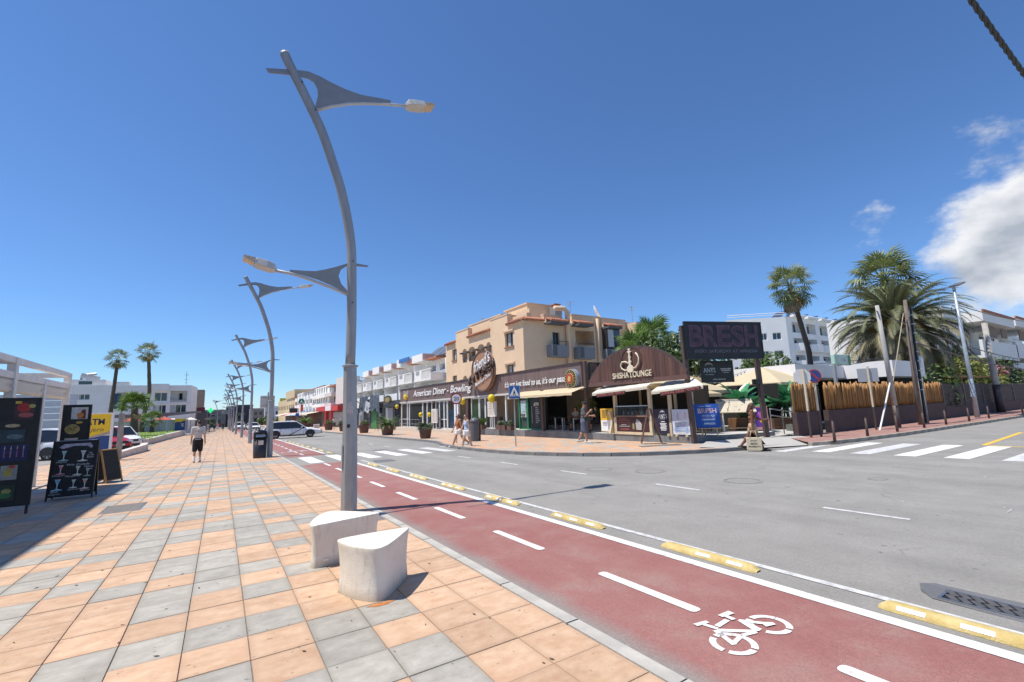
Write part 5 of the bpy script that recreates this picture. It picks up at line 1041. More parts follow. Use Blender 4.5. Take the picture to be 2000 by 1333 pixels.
# terrace furniture in the shade
TBL = mat('table_white_leg', (.55, .55, .54), .5); CHB = mat('chair_black', (.02, .02, .022), .6)
def cafe_table(label, x, y):
    t = thing('cafe_table', label, 'table', (x, y, .222), group='tables on the shaded terrace'); part('top', MB().bb(-.36, .36, -.36, .36, .70, .74), CHB, t, local=True)
    for sx in (-1, 1):
        for sy in (-1, 1): part('leg', MB().bb(sx * .34 - .025, sx * .34 + .025, sy * .34 - .025, sy * .34 + .025, 0, .70), TBL, t, local=True)
def cafe_chair(label, x, y, rz):
    t = thing('cafe_chair', label, 'chair', (x, y, .222), rz, group='chairs on the shaded terrace'); part('seat', MB().bb(-.21, .21, -.21, .21, .42, .46), CHB, t, local=True); part('backrest', MB().box((0, .22, .70), (.42, .03, .36), m=Matrix.Rotation(R(-8), 3, 'X')), CHB, t, local=True)
    for sx in (-1, 1):
        for sy in (-1, 1): part('leg', MB().cyl((sx * .19, sy * .19, 0), (sx * .18, sy * .18, .43), .018, n=5), CHB, t, local=True)
for k, (x, y) in enumerate(((17.2, 21.6), (17.1, 19.8), (17.3, 17.5))): cafe_table('terrace table with pale legs, %s from the cash machine' % ('first', 'second', 'third')[k], x, y)
for k, (x, y, rz) in enumerate(((17.1, 22.35, 0), (17.2, 20.9, PI), (17.9, 20.4, .2), (16.6, 19.0, PI), (17.9, 18.5, 0), (17.2, 16.7, PI), (18.0, 17.6, -PI / 2))): cafe_chair('black terrace chair, %s counting from the cash machine' % ('first', 'second', 'third', 'fourth', 'fifth', 'sixth', 'seventh')[k], x, y, rz)
fan_palm('potted_palm', 'small palm in the shade inside the diner terrace', (18.6, 21.0, .22), (18.6, 21.0, 1.1), .06, .05, 14, .55, LEAF, 0, seed=21, low=-10)
t = thing('standing_menu', 'yellow and white menu panel standing on the terrace behind the man in the cap', 'sign', (16.15, 16.75, .22)); part('panel', MB().bb(16.12, 16.18, 16.4, 17.25, .3, 1.42), mat('panel_yellow', (.72, .42, .03), .5), t); f = Face(t, (16.119, 17.25, .3), XW, UP); f.rect('white_half', .02, .70, .02, .55, SIGNW); 
for k in range(4): f.rect('text_line', .12, .4 + .05 * k, .68 + .1 * k, .73 + .1 * k, pm(.05, .05, .05))
for k in range(3): f.rect('text_line', .15, .45, .3 + .07 * k, .325 + .07 * k, pm(.08, .08, .2))
# ---------------------------------------------------------------- lounge: arched sign
ar = thing('arched_sign', 'arched brown plank sign with a cream water pipe and lettering', 'sign', (15.8, 14.6, 2.5)); ya, yb, zb_ = 17.52, 11.73, 2.72
def arch_z(y): u = (y - 14.6) / 2.93; return zb_ + 1.42 * max(0.0, 1 - abs(u) ** 2.1) ** .82
np_ = 34
for k in range(np_):
    a = ya - (ya - yb) * k / np_; b = ya - (ya - yb) * (k + 1) / np_ + .008; part('plank', MB().prism([(0, 0), (a - b, 0), (a - b, arch_z(b) - zb_ + .02), (0, arch_z(a) - zb_ + .02)], (15.82 + .004 * (k % 3), a, zb_), XW, UP, .05), PLK2, ar)
part('base_board', MB().bb(15.74, 15.86, yb - .03, ya + .03, 2.52, 2.72), mat('base_brown', (.125, .066, .052), .6, .15, 2), ar); tr = MB()
for k in range(48): a = ya - (ya - yb) * k / 48; b = ya - (ya - yb) * (k + 1) / 48; tr.beam((15.80, a, arch_z(a) + .03), (15.80, b, arch_z(b) + .03), .12, .05, up=(1, 0, 0))
part('edge_trim', tr, DKBROWN, ar); part('backing', MB().bb(15.88, 16.1, 12.1, 17.1, 2.55, 2.72), DKBROWN, ar)
CRM = mat('cream_letter', (.72, .64, .48), .5)
fit_text('lettering', 'SHISHA LOUNGE', ar, CRM, (15.71, 14.6, 2.93), XW, UP, 2.34, .27, ext=.05, split=True, off=.0)
hk = [(-.05, -.02), (.05, -.02), (.16, .02), (.20, .12), (.16, .24), (.06, .32), (.05, .42), (.09, .47), (.05, .52), (.04, .62), (.07, .68), (.04, .73), (.035, .88), (.12, .93), (.10, .96), (.04, .96), (.04, 1.02), (.08, 1.08), (-.08, 1.08), (-.04, 1.02), (-.04, .96), (-.10, .96), (-.12, .93), (-.035, .88), (-.04, .73), (-.07, .68), (-.04, .62), (-.05, .52), (-.09, .47), (-.05, .42), (-.06, .32), (-.16, .24), (-.20, .12), (-.16, .02)]
part('water_pipe', MB().prism(hk, (15.74, 14.66, 3.05), XW, UP, .06), CRM, ar)
hose = [(-.08, .40), (-.28, .50), (-.48, .50), (-.58, .36), (-.52, .20), (-.34, .10), (-.16, .10)]; hose2 = [(.16, .14), (.36, .20), (.52, .38), (.55, .58), (.48, .74), (.38, .84)]
for h in (hose, hose2): part('hose', MB().tube([(15.70, 14.66 - u, 3.05 + v) for u, v in h], .035, 6), CRM, ar, smooth=True)
part('shadow_ring', MB().tube([(15.77, 14.62 - .62 * math.cos(a), 3.55 + .62 * math.sin(a)) for a in [2 * PI * k / 30 for k in range(31)]], .018, 5), mat('ring_dark', (.04, .022, .018), .6), ar)  # dark tube ring put in for the shadow around the water pipe
# ---------------------------------------------------------------- ticket kiosk
ki = thing('ticket_kiosk', 'cream timber ticket kiosk with a glass counter under canvas awnings', 'kiosk', (16.6, 14.9, .22))
part('floor_plinth', MB().bb(15.88, 17.8, 13.8, 16.1, .222, .34), CREAMW, ki)
for x, y in ((15.95, 16.0), (15.95, 13.88), (17.7, 16.0), (17.7, 13.88)): part('corner_post', MB().bb(x - .07, x + .07, y - .07, y + .07, .34, 2.36), CREAMW, ki)
part('counter_front', MB().bb(15.90, 15.97, 13.95, 15.93, .34, 1.02), pm(.06, .022, .020, .1), ki); part('counter_top', MB().bb(15.80, 16.35, 13.9, 15.98, 1.02, 1.08), mat('counter_wood', (.23, .14, .10), .6, .2, 4), ki)
part('side_bracket', MB().prism([(0, 0), (.22, 0), (.10, .35), (.05, .60), (.12, .80), (.2, .98), (.0, 1.05)], (15.86, 16.14, .25), (-1, 0, 0), UP, .10), CREAMW, ki); part('glass_case', MB().bb(15.84, 16.3, 13.95, 15.95, 1.08, 1.50), glassmat('case_glass', (.10, .11, .11), .30), ki); part('case_rail', MB().bb(15.82, 15.86, 13.93, 15.97, 1.49, 1.53), STEEL, ki)
q_ = random.Random(2)
for k in range(14): part('display_item', MB().lathe((16.0 + .2 * q_.random(), 14.05 + .13 * k, 1.085), [(.05, 0), (.06, .08), (.03, .16 + .08 * q_.random())], 7), pm(*q_.choice([(.4, .4, .38), (.15, .15, .15), (.3, .12, .08), (.55, .55, .55)])), ki)
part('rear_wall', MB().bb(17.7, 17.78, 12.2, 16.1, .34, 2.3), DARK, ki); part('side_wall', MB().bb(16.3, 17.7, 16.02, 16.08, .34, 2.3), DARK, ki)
f = Face(ki, (15.899, 15.93, .34), XW, UP)
f.text('TICKET', .40, .60, .5, .07, pm(.45, .12, .10)); f.text('INFORMATION', .45, .51, .72, .07, pm(.45, .12, .10)); f.rect('text_line', .1, .85, .40, .42, pm(.4, .1, .08)); f.rect('text_line', .3, .6, .31, .335, pm(.4, .4, .4)); f.rect('text_line', .15, .82, .24, .265, pm(.45, .45, .45)); f.rect('text_line', .22, .75, .10, .14, pm(.42, .10, .09)); f.poly('bottle', [(1.2, .1), (1.5, .1), (1.55, .35), (1.40, .52), (1.25, .58), (1.18, .42)], pm(.42, .42, .41)); f.poly('bottle', [(.98, .12), (1.1, .12), (1.1, .34), (1.04, .42), (.98, .34)], pm(.28, .27, .10))
SGD = pm(.035, .016, .016, .1); RED_ = mat('ticket_red', (.56, .13, .12), .5)
def ticket_awning(label, ya_, yb_, za, zb2, s0, s1, sz0, sz1, nm):
    t = thing('kiosk_awning', label, 'awning', (15.6, (ya_ + yb_) / 2, 2.2)); mb = MB(); n = 10
    for k in range(n + 1):
        y = ya_ + (yb_ - ya_) * k / n; g = k / n; z = za + (zb2 - za) * g; y2 = max(y, 12.0) if nm else y; mb.v += [(16.4, y2, z + .50), (15.95, (y + y2) / 2, z + .33 - .015 * (k % 2)), (15.42, y, z + .10), (15.41, y, z - .04)]
    for k in range(n):
        for j in range(3): i = k * 4 + j; mb.f.append((i, i + 1, i + 5, i + 4))
    o = part('canvas', mb, WCANVAS, t); o.modifiers.new('s', 'SOLIDIFY').thickness = .012
    part('front_rail', MB().beam((15.42, ya_, za + .02), (15.42, yb_, zb2 + .02), .03), CREAMW, t)
    d = Vector((0, s1 - s0, sz1 - sz0)); c = Vector((15.37, (s0 + s1) / 2, (sz0 + sz1) / 2)); X_ = d.normalized(); Y_ = Vector((0, X_.z, -X_.y)) if X_.y < 0 else Vector((0, -X_.z, X_.y)); M3 = Matrix((X_, Y_, X_.cross(Y_))).transposed()
    sg = part('sign_board', MB().box(c, (d.length, .15, .03), m=M3), SGD, t); fit_text('lettering', 'OFFICIAL CLUB TICKETS', sg, RED_, c + X_.cross(Y_) * .017, X_, Y_, d.length * .94, .085, ext=.004, off=.01)
ticket_awning('left cream kiosk awning carrying a red lettered ticket sign', 17.0, 13.5, 2.10, 2.26, 16.64, 14.75, 2.04, 2.13, 0)
ticket_awning('right cream kiosk awning with a red lettered ticket sign, over the posters', 13.3, 10.8, 2.02, 2.14, 12.80, 10.88, 1.955, 2.125, 1)
for (x, y) in ((15.5, 12.85),): solo('timber_post', MB().bb(x + .42, x + .54, y - .06, y + .06, .22, 2.36), CREAMW, 'cream post between the two kiosk awnings', 'post')
# ---------------------------------------------------------------- posters on the platform edge
t = thing('club_poster', 'dark purple poster board with white lettering on the terrace edge', 'poster', (15.96, 13.2, .22)); part('board', MB().bb(15.93, 15.97, 12.78, 13.7, .32, 1.34), pm(.028, .022, .045, .15), t); f = Face(t, (15.929, 13.70, .32), XW, UP); f.text('ANTS', .46, .72, .46, .17, SIGNW, off=.01); f.poly('ant', [(.3, .84), (.4, .9), (.52, .9), (.62, .84), (.58, .93), (.46, .97), (.34, .93)], pm(.5, .5, .5)); f.rect('text_line', .34, .58, .60, .625, pm(.4, .4, .42)); f.rect('text_line', .36, .56, .48, .51, SIGNW)
for k in range(6): f.rect('text_line', .30 + .02 * (k % 3), .64 - .03 * (k % 2), .40 - .055 * k, .435 - .055 * k, SIGNW)
part('foot', MB().bb(15.85, 16.1, 12.9, 13.0, .222, .32), CREAMW, t)
t = thing('club_poster', 'pale blue and white poster board next to the dark poster', 'poster', (15.93, 12.3, .22)); part('board', MB().bb(15.90, 15.94, 11.86, 12.74, .30, 1.32), pm(.66, .70, .78, .1), t, bevel=.01); f = Face(t, (15.899, 12.74, .30), XW, UP)
f.oval('cloud', .45, .25, .36, .12, pm(.40, .50, .68)); f.oval('cloud', .28, .18, .2, .1, pm(.25, .36, .60)); f.oval('cloud', .62, .16, .2, .09, pm(.30, .42, .62)); f.oval('blush', .3, .75, .06, .16, pm(.62, .50, .62)); f.oval('blush', .66, .78, .06, .15, pm(.66, .52, .58)); f.text('magical', .45, .20, .44, .11, SIGNW, shear=.3); f.rect('text_line', .25, .65, .08, .11, SIGNW)
for q in range(5): f.poly('spire', [(.3 + .08 * q, .38), (.34 + .08 * q, .38), (.32 + .08 * q, .58 + .05 * (q % 2))], pm(.50, .56, .70))
part('foot', MB().bb(15.85, 16.05, 12.0, 12.1, .222, .30).bb(15.85, 16.05, 12.5, 12.6, .222, .30), CREAMW, t)
# folding board on the pavement
t = thing('pavement_board', 'tall dark wooden folding menu board on the corner pavement', 'menu board', (14.87, 13.02, gz(13) + .12), R(46)); FB = mat('mahogany', (.12, .045, .032), .6, .2, 4)
for sg in (-1, 1):
    V = Vector((0, -sg * .36, 1.42)).normalized(); b = Vector((0, sg * .40, 0)); part('panel', MB().prism([(-.24, .16), (.24, .16), (.24, 1.40), (-.24, 1.40)], b, XV, V, .014), pm(.05, .045, .045) if sg < 0 else pm(.11, .085, .075, .5), t, local=True); fr = MB()
    for u in (-.25, .25): fr.beam(b + Vector((u, 0, 0)), b + Vector((u, 0, 0)) + V * 1.46, .035, .03)
    for v in (.16, 1.42): fr.beam(b + Vector((-.23, 0, 0)) + V * v, b + Vector((.23, 0, 0)) + V * v, .035, .03)
    part('frame', fr, FB, t, local=True); nrm = XV if False else None
    N_ = Vector((1, 0, 0)).cross(V) * (1 if sg < 0 else -1)
    for k in range(10): c = b + V * (.32 + .1 * k) + N_ * (.016 if sg < 0 else .004); part('text_line', MB().beam(c + Vector((-.15, 0, 0)), c + Vector((.05 + .02 * (k % 4), 0, 0)), .028, .002, up=N_), pm(.34, .33, .33), t, local=True)
# pale slab in the pavement by it
struct('paving_patch', polysheet([(13.3, 12.1), (15.0, 11.6), (15.2, 12.1), (13.6, 12.6)], .124), CGREY)
# blue poster on an easel
def easel(label, c, face, w_, h_, z0, m, lean=.22):
    cx, cy = c; n = Vector((face[0], face[1], 0)).normalized(); U = Vector((-n.y, n.x, 0)); V = (Vector((0, 0, 1)) - n * lean).normalized(); O = Vector((cx, cy, .222 + z0)) - U * w_ / 2
    t = thing('poster_easel', label, 'poster', (cx, cy, .222)); part('board', MB().prism([(0, 0), (w_, 0), (w_, h_), (0, h_)], O - n * .02, U, V, .018), m, t)
    for u in (.2, .8): part('leg', MB().beam(O + U * w_ * u - V * (z0 + .0) / V.z - n * .03, O + U * w_ * u + V * h_ - n * .03, .05, .03), WOODL, t)
    part('rear_leg', MB().beam(O + U * w_ / 2 + V * h_ * .9 - n * .06, Vector((cx, cy, .222)) - n * .6, .04), WOODL, t); part('ledge', MB().beam(O - V * .02 + n * .02 + U * .05, O - V * .02 + n * .02 + U * (w_ - .05), .05, .03), WOODL, t)
    return t, Face(t, O + n * .0, U, V)
t, f = easel('bright blue club poster on a wooden easel', (16.75, 11.62), (-.62, -.78), .98, .98, .32, pm(.02, .085, .36, .15))
f.text('BRESH', .50, .70, .74, .20, pm(.62, .42, .40, .5), off=.02); f.poly('beam', [(.25, .1), (.75, .1), (.62, .62), (.45, .62)], pm(.04, .15, .48)); f.rect('text_line', .2, .7, .88, .9, pm(.5, .52, .55)); f.text('SATURDAYS', .52, .50, .5, .06, SIGNW); f.rect('text_line', .3, .75, .43, .45, pm(.5, .4, .5)); f.rect('pill', .25, .78, .30, .37, pm(.30, .38, .60)); f.rect('text_line', .33, .7, .325, .35, SIGNW); f.text('AMNESIA', .53, .17, .46, .08, SIGNW, off=.02)
t, f = easel('purple and pink poster on a pink framed stand behind the woman', (20.3, 11.45), (-.7, -.7), .62, 1.0, .1, pm(.42, .22, .22), .12); f.rect('print', .05, .57, .08, .94, pm(.10, .03, .26, .3)); f.oval('figure', .3, .6, .16, .14, pm(.50, .13, .48)); f.oval('figure', .36, .34, .12, .10, pm(.60, .30, .04))
# sloping wooden menu stand
t = thing('menu_stand', 'pale wooden menu stand with a sloping board on trestle legs', 'menu stand', (19.8, 12.4, .222)); n = Vector((-.66, -.75, 0)).normalized(); U = Vector((-n.y, n.x, 0)); V = (Vector((0, 0, .62)) - n * .62).normalized(); O = Vector((19.75, 12.25, 1.05)) - U * .78 + n * .2
part('board', MB().prism([(0, 0), (1.56, 0), (1.56, .82), (0, .82)], O, U, V, .05), mat('pale_board', (.62, .55, .42), .6, .1, 3), t); f = Face(t, O + U.cross(V) * .051, U, V); q_ = random.Random(8)
f.rect('header', .05, 1.5, .68, .80, pm(.26, .25, .23))
for k in range(16): f.oval('menu_mark', .12 + 1.3 * q_.random(), .08 + .55 * q_.random(), .03, .02, pm(*q_.choice([(.45, .30, .18), (.5, .42, .3), (.35, .12, .08)])), 6)
for u in (.12, 1.42):
    for dv in (-.18, .42): part('leg', MB().beam(O + U * u + V * .25 - n * 0, Vector((19.8, 12.4, .222)) + U * (u - .78) - n * dv, .06, .05), WOODL, t)
    part('front_strut', MB().beam(O + U * u, O + U * u * 1 + Vector((0, 0, -.80)), .05), SIGNW if u < 1 else WOODL, t)
part('lower_rail', MB().beam(Vector((19.8, 12.4, .36)) - U * .7, Vector((19.8, 12.4, .36)) + U * .7, .05), WOODL, t)
solo('timber_box', MB().bb(20.2, 21.3, 12.4, 13.0, .222, .78), WOODD, 'brown timber box behind the menu stand', 'box', bevel=.01)
# ---------------------------------------------------------------- billboard
bb_ = thing('billboard', 'dark billboard with purple lettering on two brown posts', 'billboard', (17.5, 11.15, .2)); A = Vector((16.2, 11.6, 0)); D = Vector((.945, -.327, 0)); Nn = D.cross(Vector((0, 0, 1)))
def bp_(u, z, d=0): return A + D * u + Nn * d + Vector((0, 0, z))
for u0, u1, z0 in ((-.30, -.42, .0), (3.12, 3.0, .0)): part('post', MB().beam(bp_(u0, z0, -.10), bp_(u1, 4.72, -.10), .16, .16, up=D), BROWNP, bb_)
M3 = Matrix((D, Vector((0, 0, 1)), Nn)).transposed(); pb = part('panel', MB().box(bp_(1.46, 4.10, 0), (3.62, 1.48, .07), m=M3), mat('billboard_print', (.020, .020, .024), .6, .4, 4), bb_)
fr = MB()
for u, z, a, b in ((1.46, 4.86, 3.72, .05), (1.46, 3.34, 3.72, .05), (-.37, 4.10, .05, 1.47), (3.29, 4.10, .05, 1.47)): fr.box(bp_(u, z, .0), (a, b, .10), m=M3)
part('frame', fr, BLACK, bb_); f = Face(bb_, bp_(-.35, 3.36, .038), D, UP); PUR = mat('billboard_purple', (.075, .032, .055), .5, .4, 5); PUR2 = mat('billboard_lilac', (.12, .058, .09), .5, .3, 5); [(f.text(ch, .48 + .66 * k, .92, .64, .90, PUR2, off=.025, name='letter_edge'), f.text(ch, .48 + .66 * k, .92, .56, .80, PUR, off=.02, name='letter')) for k, ch in enumerate('BRESH')]; f.text('EVERY SATURDAY AT AMNESIA', 1.84, .28, 3.0, .13, mat('billboard_grey', (.13, .13, .15), .6), off=.02)
for k in range(6): part('lamp_arm', MB().cyl(bp_(.1 + .55 * k, 3.32, .05), bp_(.1 + .55 * k, 3.26, .3), .012, n=5), BLACK, bb_)
part('speaker_box', MB().box(bp_(2.86, 2.35, -.05), (.22, .22, .26), m=M3), BLACK, bb_)
t = thing('club_banner', 'black hanging banner with white lettering below the billboard', 'banner', (17.6, 11.8, 2.4)); A2 = A + Vector((.1, .5, 0))
def b2(u, z, d=0): return A2 + D * u + Nn * d + Vector((0, 0, z))
part('cloth', MB().box(b2(1.44, 2.84, 0), (1.60, .92, .02), m=M3), pm(.016, .016, .018), t); f = Face(t, b2(.64, 2.38, .012), D, UP); f.text('ANTS', .42, .52, .58, .20, pm(.34, .42, .46), off=.01); f.poly('ant', [(.2, .68), (.32, .76), (.5, .77), (.62, .69), (.56, .81), (.4, .85), (.26, .80)], pm(.25, .25, .26)); f.text('USHUAÏA IBIZA', 1.22, .58, .52, .06, SIGNW, off=.01); f.text('SATURDAYS', 1.22, .50, .44, .06, SIGNW, off=.01); f.rect('text_line', 1.08, 1.36, .40, .42, pm(.4, .4, .4)); f.text('OFFICIAL TICKET OUTLET', .86, .13, .62, .05, SIGNW); f.rect('text_line', .2, .62, .32, .35, pm(.2, .22, .23))
for u in (.66, 2.2): part('cord', MB().cyl(b2(u, 3.28, 0), bp_(u, 3.36, -.08), .006, n=4), BLACK, t)
# string lights
mb = MB(); bl = MB(); P0, P1 = Vector((16.0, 12.2, 2.95)), Vector((22.5, 13.2, 3.1)); pts = []
for k in range(31): u = k / 30; p = P0.lerp(P1, u); p.z -= .35 * 4 * u * (1 - u); pts.append(p)
for k in range(1, 30, 2): bl.lathe((pts[k].x, pts[k].y, pts[k].z - .07), [(.0, -.045), (.035, -.01), (.02, .05)], 6, False)
t = thing('string_lights', 'string of small festoon bulbs sagging under the billboard', 'lights', (16, 12.2, 2.9)); part('wire', mb.tube(pts, .008, 4), BLACK, t); part('bulbs', bl, BULB, t)
# ---------------------------------------------------------------- parasols of the lounge
for k, (x, y, r_, z0, z1, lb) in enumerate(((26.2, 14.4, 2.75, 2.45, 3.42, 'largest cream parasol, right of the billboard posts'), (20.6, 15.9, 2.6, 2.15, 2.95, 'cream parasol behind the billboard left post'), (24.0, 17.6, 2.4, 2.2, 2.9, 'cream parasol between the banner and the largest parasol'), (18.6, 13.6, 1.25, 1.95, 2.32, 'small low cream parasol above the blue poster'))): parasol('parasol', lb, (x, y), r_ * (1.0 if k != 3 else 1), z0, z1, CANVAS, 'cream parasols of the lounge', gzv=.222)
t = thing('lounge_canopy', 'cream canvas canopy roof behind the arched sign', 'canopy', (18, 15, 2.5)); mb = MB(); 
for k in range(7): y = 17.8 - .75 * k; mb.v += [(16.3, y, 2.42 + .03 * (k % 2)), (18.2, y, 2.78), (20.4, y, 2.55)]
for k in range(6):
    for j in range(2): i = k * 3 + j; mb.f.append((i, i + 1, i + 4, i + 3))
part('canvas', mb, CANVAS, t); solo('side_screen', MB().bb(18.3, 18.38, 12.9, 13.6, .3, 2.0).bb(17.6, 18.3, 12.9, 12.96, .3, 2.05), CREAMW, 'cream timber screen right of the kiosk', 'screen')
# ---------------------------------------------------------------- banana plants, planters, railing
BANL = mat('banana_leaf', (.045, .22, .085), .3, 0, 2, col2=(.11, .38, .18), objvar=.2, trans=.15)
def banana_leaf(seed):
    r = random.Random(seed); mb = MB(); n = 8; L_ = 1.25; W_ = .26; P_ = []
    for k in range(n + 1):
        f = k / n; x = L_ * f; z = -.42 * f * f; w_ = W_ * math.sin(PI * min(1, .06 + f * .94)) ** .6; P_.append(((x, -w_, z + .10 * w_ / W_ - .03), (x, 0, z - .04), (x, w_, z + .10 * w_ / W_ - .03)))
    for p in P_: mb.v += list(p)
    for k in range(n):
        for j in range(2): i = k * 3 + j; mb.f.append((i, i + 1, i + 4, i + 3))
    mb.tube([(-.5, 0, -.12), (0, 0, -.03)], .018, 5); return mb.mesh('banana_leaf', True)
BLM = [banana_leaf(k) for k in range(2)]
def banana(label, x, y, n, s, seed):
    t = thing('banana_plant', label, 'plant', (x, y, .222), group='banana plants by the ramp'); r = random.Random(seed)
    for k in range(3): part('stem', MB().tube([(r.uniform(-.25, .25), r.uniform(-.2, .2), .3), (r.uniform(-.3, .3), r.uniform(-.2, .2), 1.25)], [.05, .03], 6), mat('banana_stem', (.12, .16, .05), .6), t, local=True)
    for k in range(n): az = k * 2.4 + r.uniform(-.3, .3); place(BLM[k % 2], BANL, t, (r.uniform(-.35, .35), r.uniform(-.2, .2), .85 + .45 * r.random()), az, R(r.uniform(18, 80)), r.uniform(-.5, .5), s * r.uniform(.7, 1.0), 'leaf')
banana('glossy green banana plant left of the billboard right post', 21.0, 12.7, 26, 1.0, 3); banana('glossy green banana plant behind the ramp railing', 24.6, 12.6, 30, 1.1, 4)
def plank_box(label, x0, x1, y0, y1, z0, z1):
    t = thing('timber_planter', label, 'planter', ((x0 + x1) / 2, (y0 + y1) / 2, z0))
    for k in range(3): a = z0 + (z1 - z0) * k / 3; part('plank', MB().bb(x0, x1, y0, y0 + .04, a, a + (z1 - z0) / 3 - .012), WOODD, t); part('end_plank', MB().bb(x0, x0 + .04, y0 + .045, y1, a, a + (z1 - z0) / 3 - .012), WOODD, t)
    part('soil', MB().bb(x0 + .04, x1 - .02, y0 + .05, y1, z0 + .05, z1 - .06), mat('soil', (.05, .035, .025), .95), t)
plank_box('brown plank planter under the right banana plant', 22.3, 24.5, 12.0, 13.0, .15, .70); plank_box('brown plank planter under the left banana plant', 20.5, 21.9, 12.5, 13.2, .222, .62)
t = thing('ramp_railing', 'stainless steel two-bar railing along the entrance ramp', 'railing', (21, 11, 0)); pts = [(20.05, 10.9), (21.2, 11.0), (22.3, 11.1)]
for z in (0, -.28): part('rail', MB().tube([(20.05, 10.9, 1.20 + z), (21.2, 11.0, 1.09 + z), (22.3, 11.1, .99 + z)], .024, 8), STEEL, t, smooth=True)
for x, y in pts: part('post', MB().cyl((x, y, 0), (x, y, 1.2 - (x - 20.05) * .095), .024), STEEL, t)
struct('ramp', MB().ngon([(20.1, 10.95, .04), (23, 10.6, .02), (23, 12.0, .15), (21.6, 12.15, .21)]), TERR)
# ---------------------------------------------------------------- bamboo fence wall of the side street
DW = mat('maroon_wall', (.075, .047, .045), .8, .18, 2.5, .3, 40); BAM = mat('bamboo', (.255, .115, .028), .5, 0, 3, col2=(.37, .19, .055), objvar=.25, stretch=(1, 1, .3))
cane = MB().tube([(0, 0, 0), (.004, 0, .33), (0, .004, .36), (0, 0, .7), (0, .003, .73), (.004, 0, 1.05), (0, 0, 1.36)], [.033, .032, .037, .031, .036, .030, .028], 7).mesh('cane', True); cane.materials.append(BAM)
def bamboo_fence(label, x0, x1, y, n, seed):
    t = thing('bamboo_fence', label, 'fence', (x0, y, 0)); part('wall', MB().bb(x0, x1, y, y + .22, -.1, 1.02), DW, t, bevel=.015); r = random.Random(seed)
    for k in range(n):
        o = part('cane', cane, None, t, local=True); u = (k + .5) / n; o.location = ((x1 - x0) * u + r.uniform(-.03, .03), .09 + .05 * (k % 2), .96); o.rotation_euler = (r.uniform(-.02, .02), r.uniform(-.03, .03), r.uniform(0, 6)); s_ = r.uniform(.9, 1.1); o.scale = (s_ * 1.15, s_ * 1.15, r.uniform(.86, 1.02))
bamboo_fence('short maroon wall topped with bamboo canes beside the ramp', 20.3, 22.4, 9.95, 20, 1); bamboo_fence('long maroon wall topped with dense bamboo canes along the side street', 23.1, 38.5, 9.95, 165, 2)
t = thing('entrance_clutter', 'dark shaded entrance with crates between the two bamboo walls', 'entrance', (22.8, 11.5, 0)); part('back_panel', MB().bb(22.2, 25.5, 13.6, 13.7, 0, 2.3), DARK, t); part('crate', MB().bb(22.55, 22.95, 11.2, 11.6, .05, .4), pm(.15, .16, .15), t); part('glass_screen', MB().bb(22.42, 22.46, 9.95, 11.2, 1.0, 2.1), glassmat('case_glass', (.10, .11, .11), .30), t)
t = thing('panel_fence', 'dark brown panel fence on a low maroon wall at the right', 'fence', (50, 9.95, 0)); part('wall', MB().bb(38.55, 125, 9.95, 10.2, -.1, .80), DW, t); PF = mat('panel_brown', (.055, .033, .030), .7, .25, 2, objvar=.12); PF2 = mat('panel_post', (.15, .105, .095), .7, .15, 3)
for k in range(20):
    x = 38.6 + 4.3 * k
    for j in range(6): part('board', MB().bb(x + .16, x + 4.28, 10.02, 10.08, .80 + .235 * j, 1.018 + .235 * j), PF, t)
    part('post', MB().bb(x, x + .16, 9.97, 10.14, .80, 2.25), PF2, t)
# white flat-roofed shop behind the bamboo
t = thing('flat_roof_shop', 'white flat roof band of the shop behind the bamboo fence', 'shop', (34, 13, 0)); part('roof_band', MB().bb(32.9, 38, 10.5, 16.6, 2.68, 3.62), mat('clean_white', (.82, .80, .77), .6, .03, 1), t); part('roof_band', MB().bb(27, 32.88, 13.0, 22, 2.75, 3.5), mat('clean_white', (.78, .77, .76), .6), t); part('glazing', MB().bb(33.6, 38, 11, 16.5, 0, 2.68), DARK, t); part('soffit', MB().bb(33.0, 37.9, 10.6, 16.5, 2.60, 2.67), BLACK, t); part('roof_rail', MB().cyl((32.95, 10.55, 3.78), (32.95, 16.5, 3.78), .02, n=5).cyl((32.95, 10.55, 3.62), (32.95, 10.55, 3.8), .02, n=5).cyl((32.95, 13.5, 3.62), (32.95, 13.5, 3.8), .02, n=5).cyl((32.95, 16.5, 3.62), (32.95, 16.5, 3.8), .02, n=5), BLACK, t)
t = thing('light_box_sign', 'pale green cash machine light box on a grey post above the bamboo', 'sign', (28.6, 11.5, 0)); part('post', MB().bb(28.05, 28.25, 11.5, 11.62, .0, 3.4), GALV, t); part('box', MB().bb(28.1, 30.0, 11.45, 11.65, 3.34, 3.92), mat('pale_green', (.42, .62, .50), .4), t, bevel=.03); f = Face(t, (28.1, 11.449, 3.34), XV, UP); f.oval('roundel', .95, .29, .55, .25, pm(.62, .70, .64, .05)); f.text('ATM', .95, .29, .62, .22, pm(.35, .58, .46, .05), off=.02); part('stripe', MB().bb(29.7, 30.0, 11.44, 11.45, 3.36, 3.90), mat('cash_green', (.015, .19, .075), .4), t)
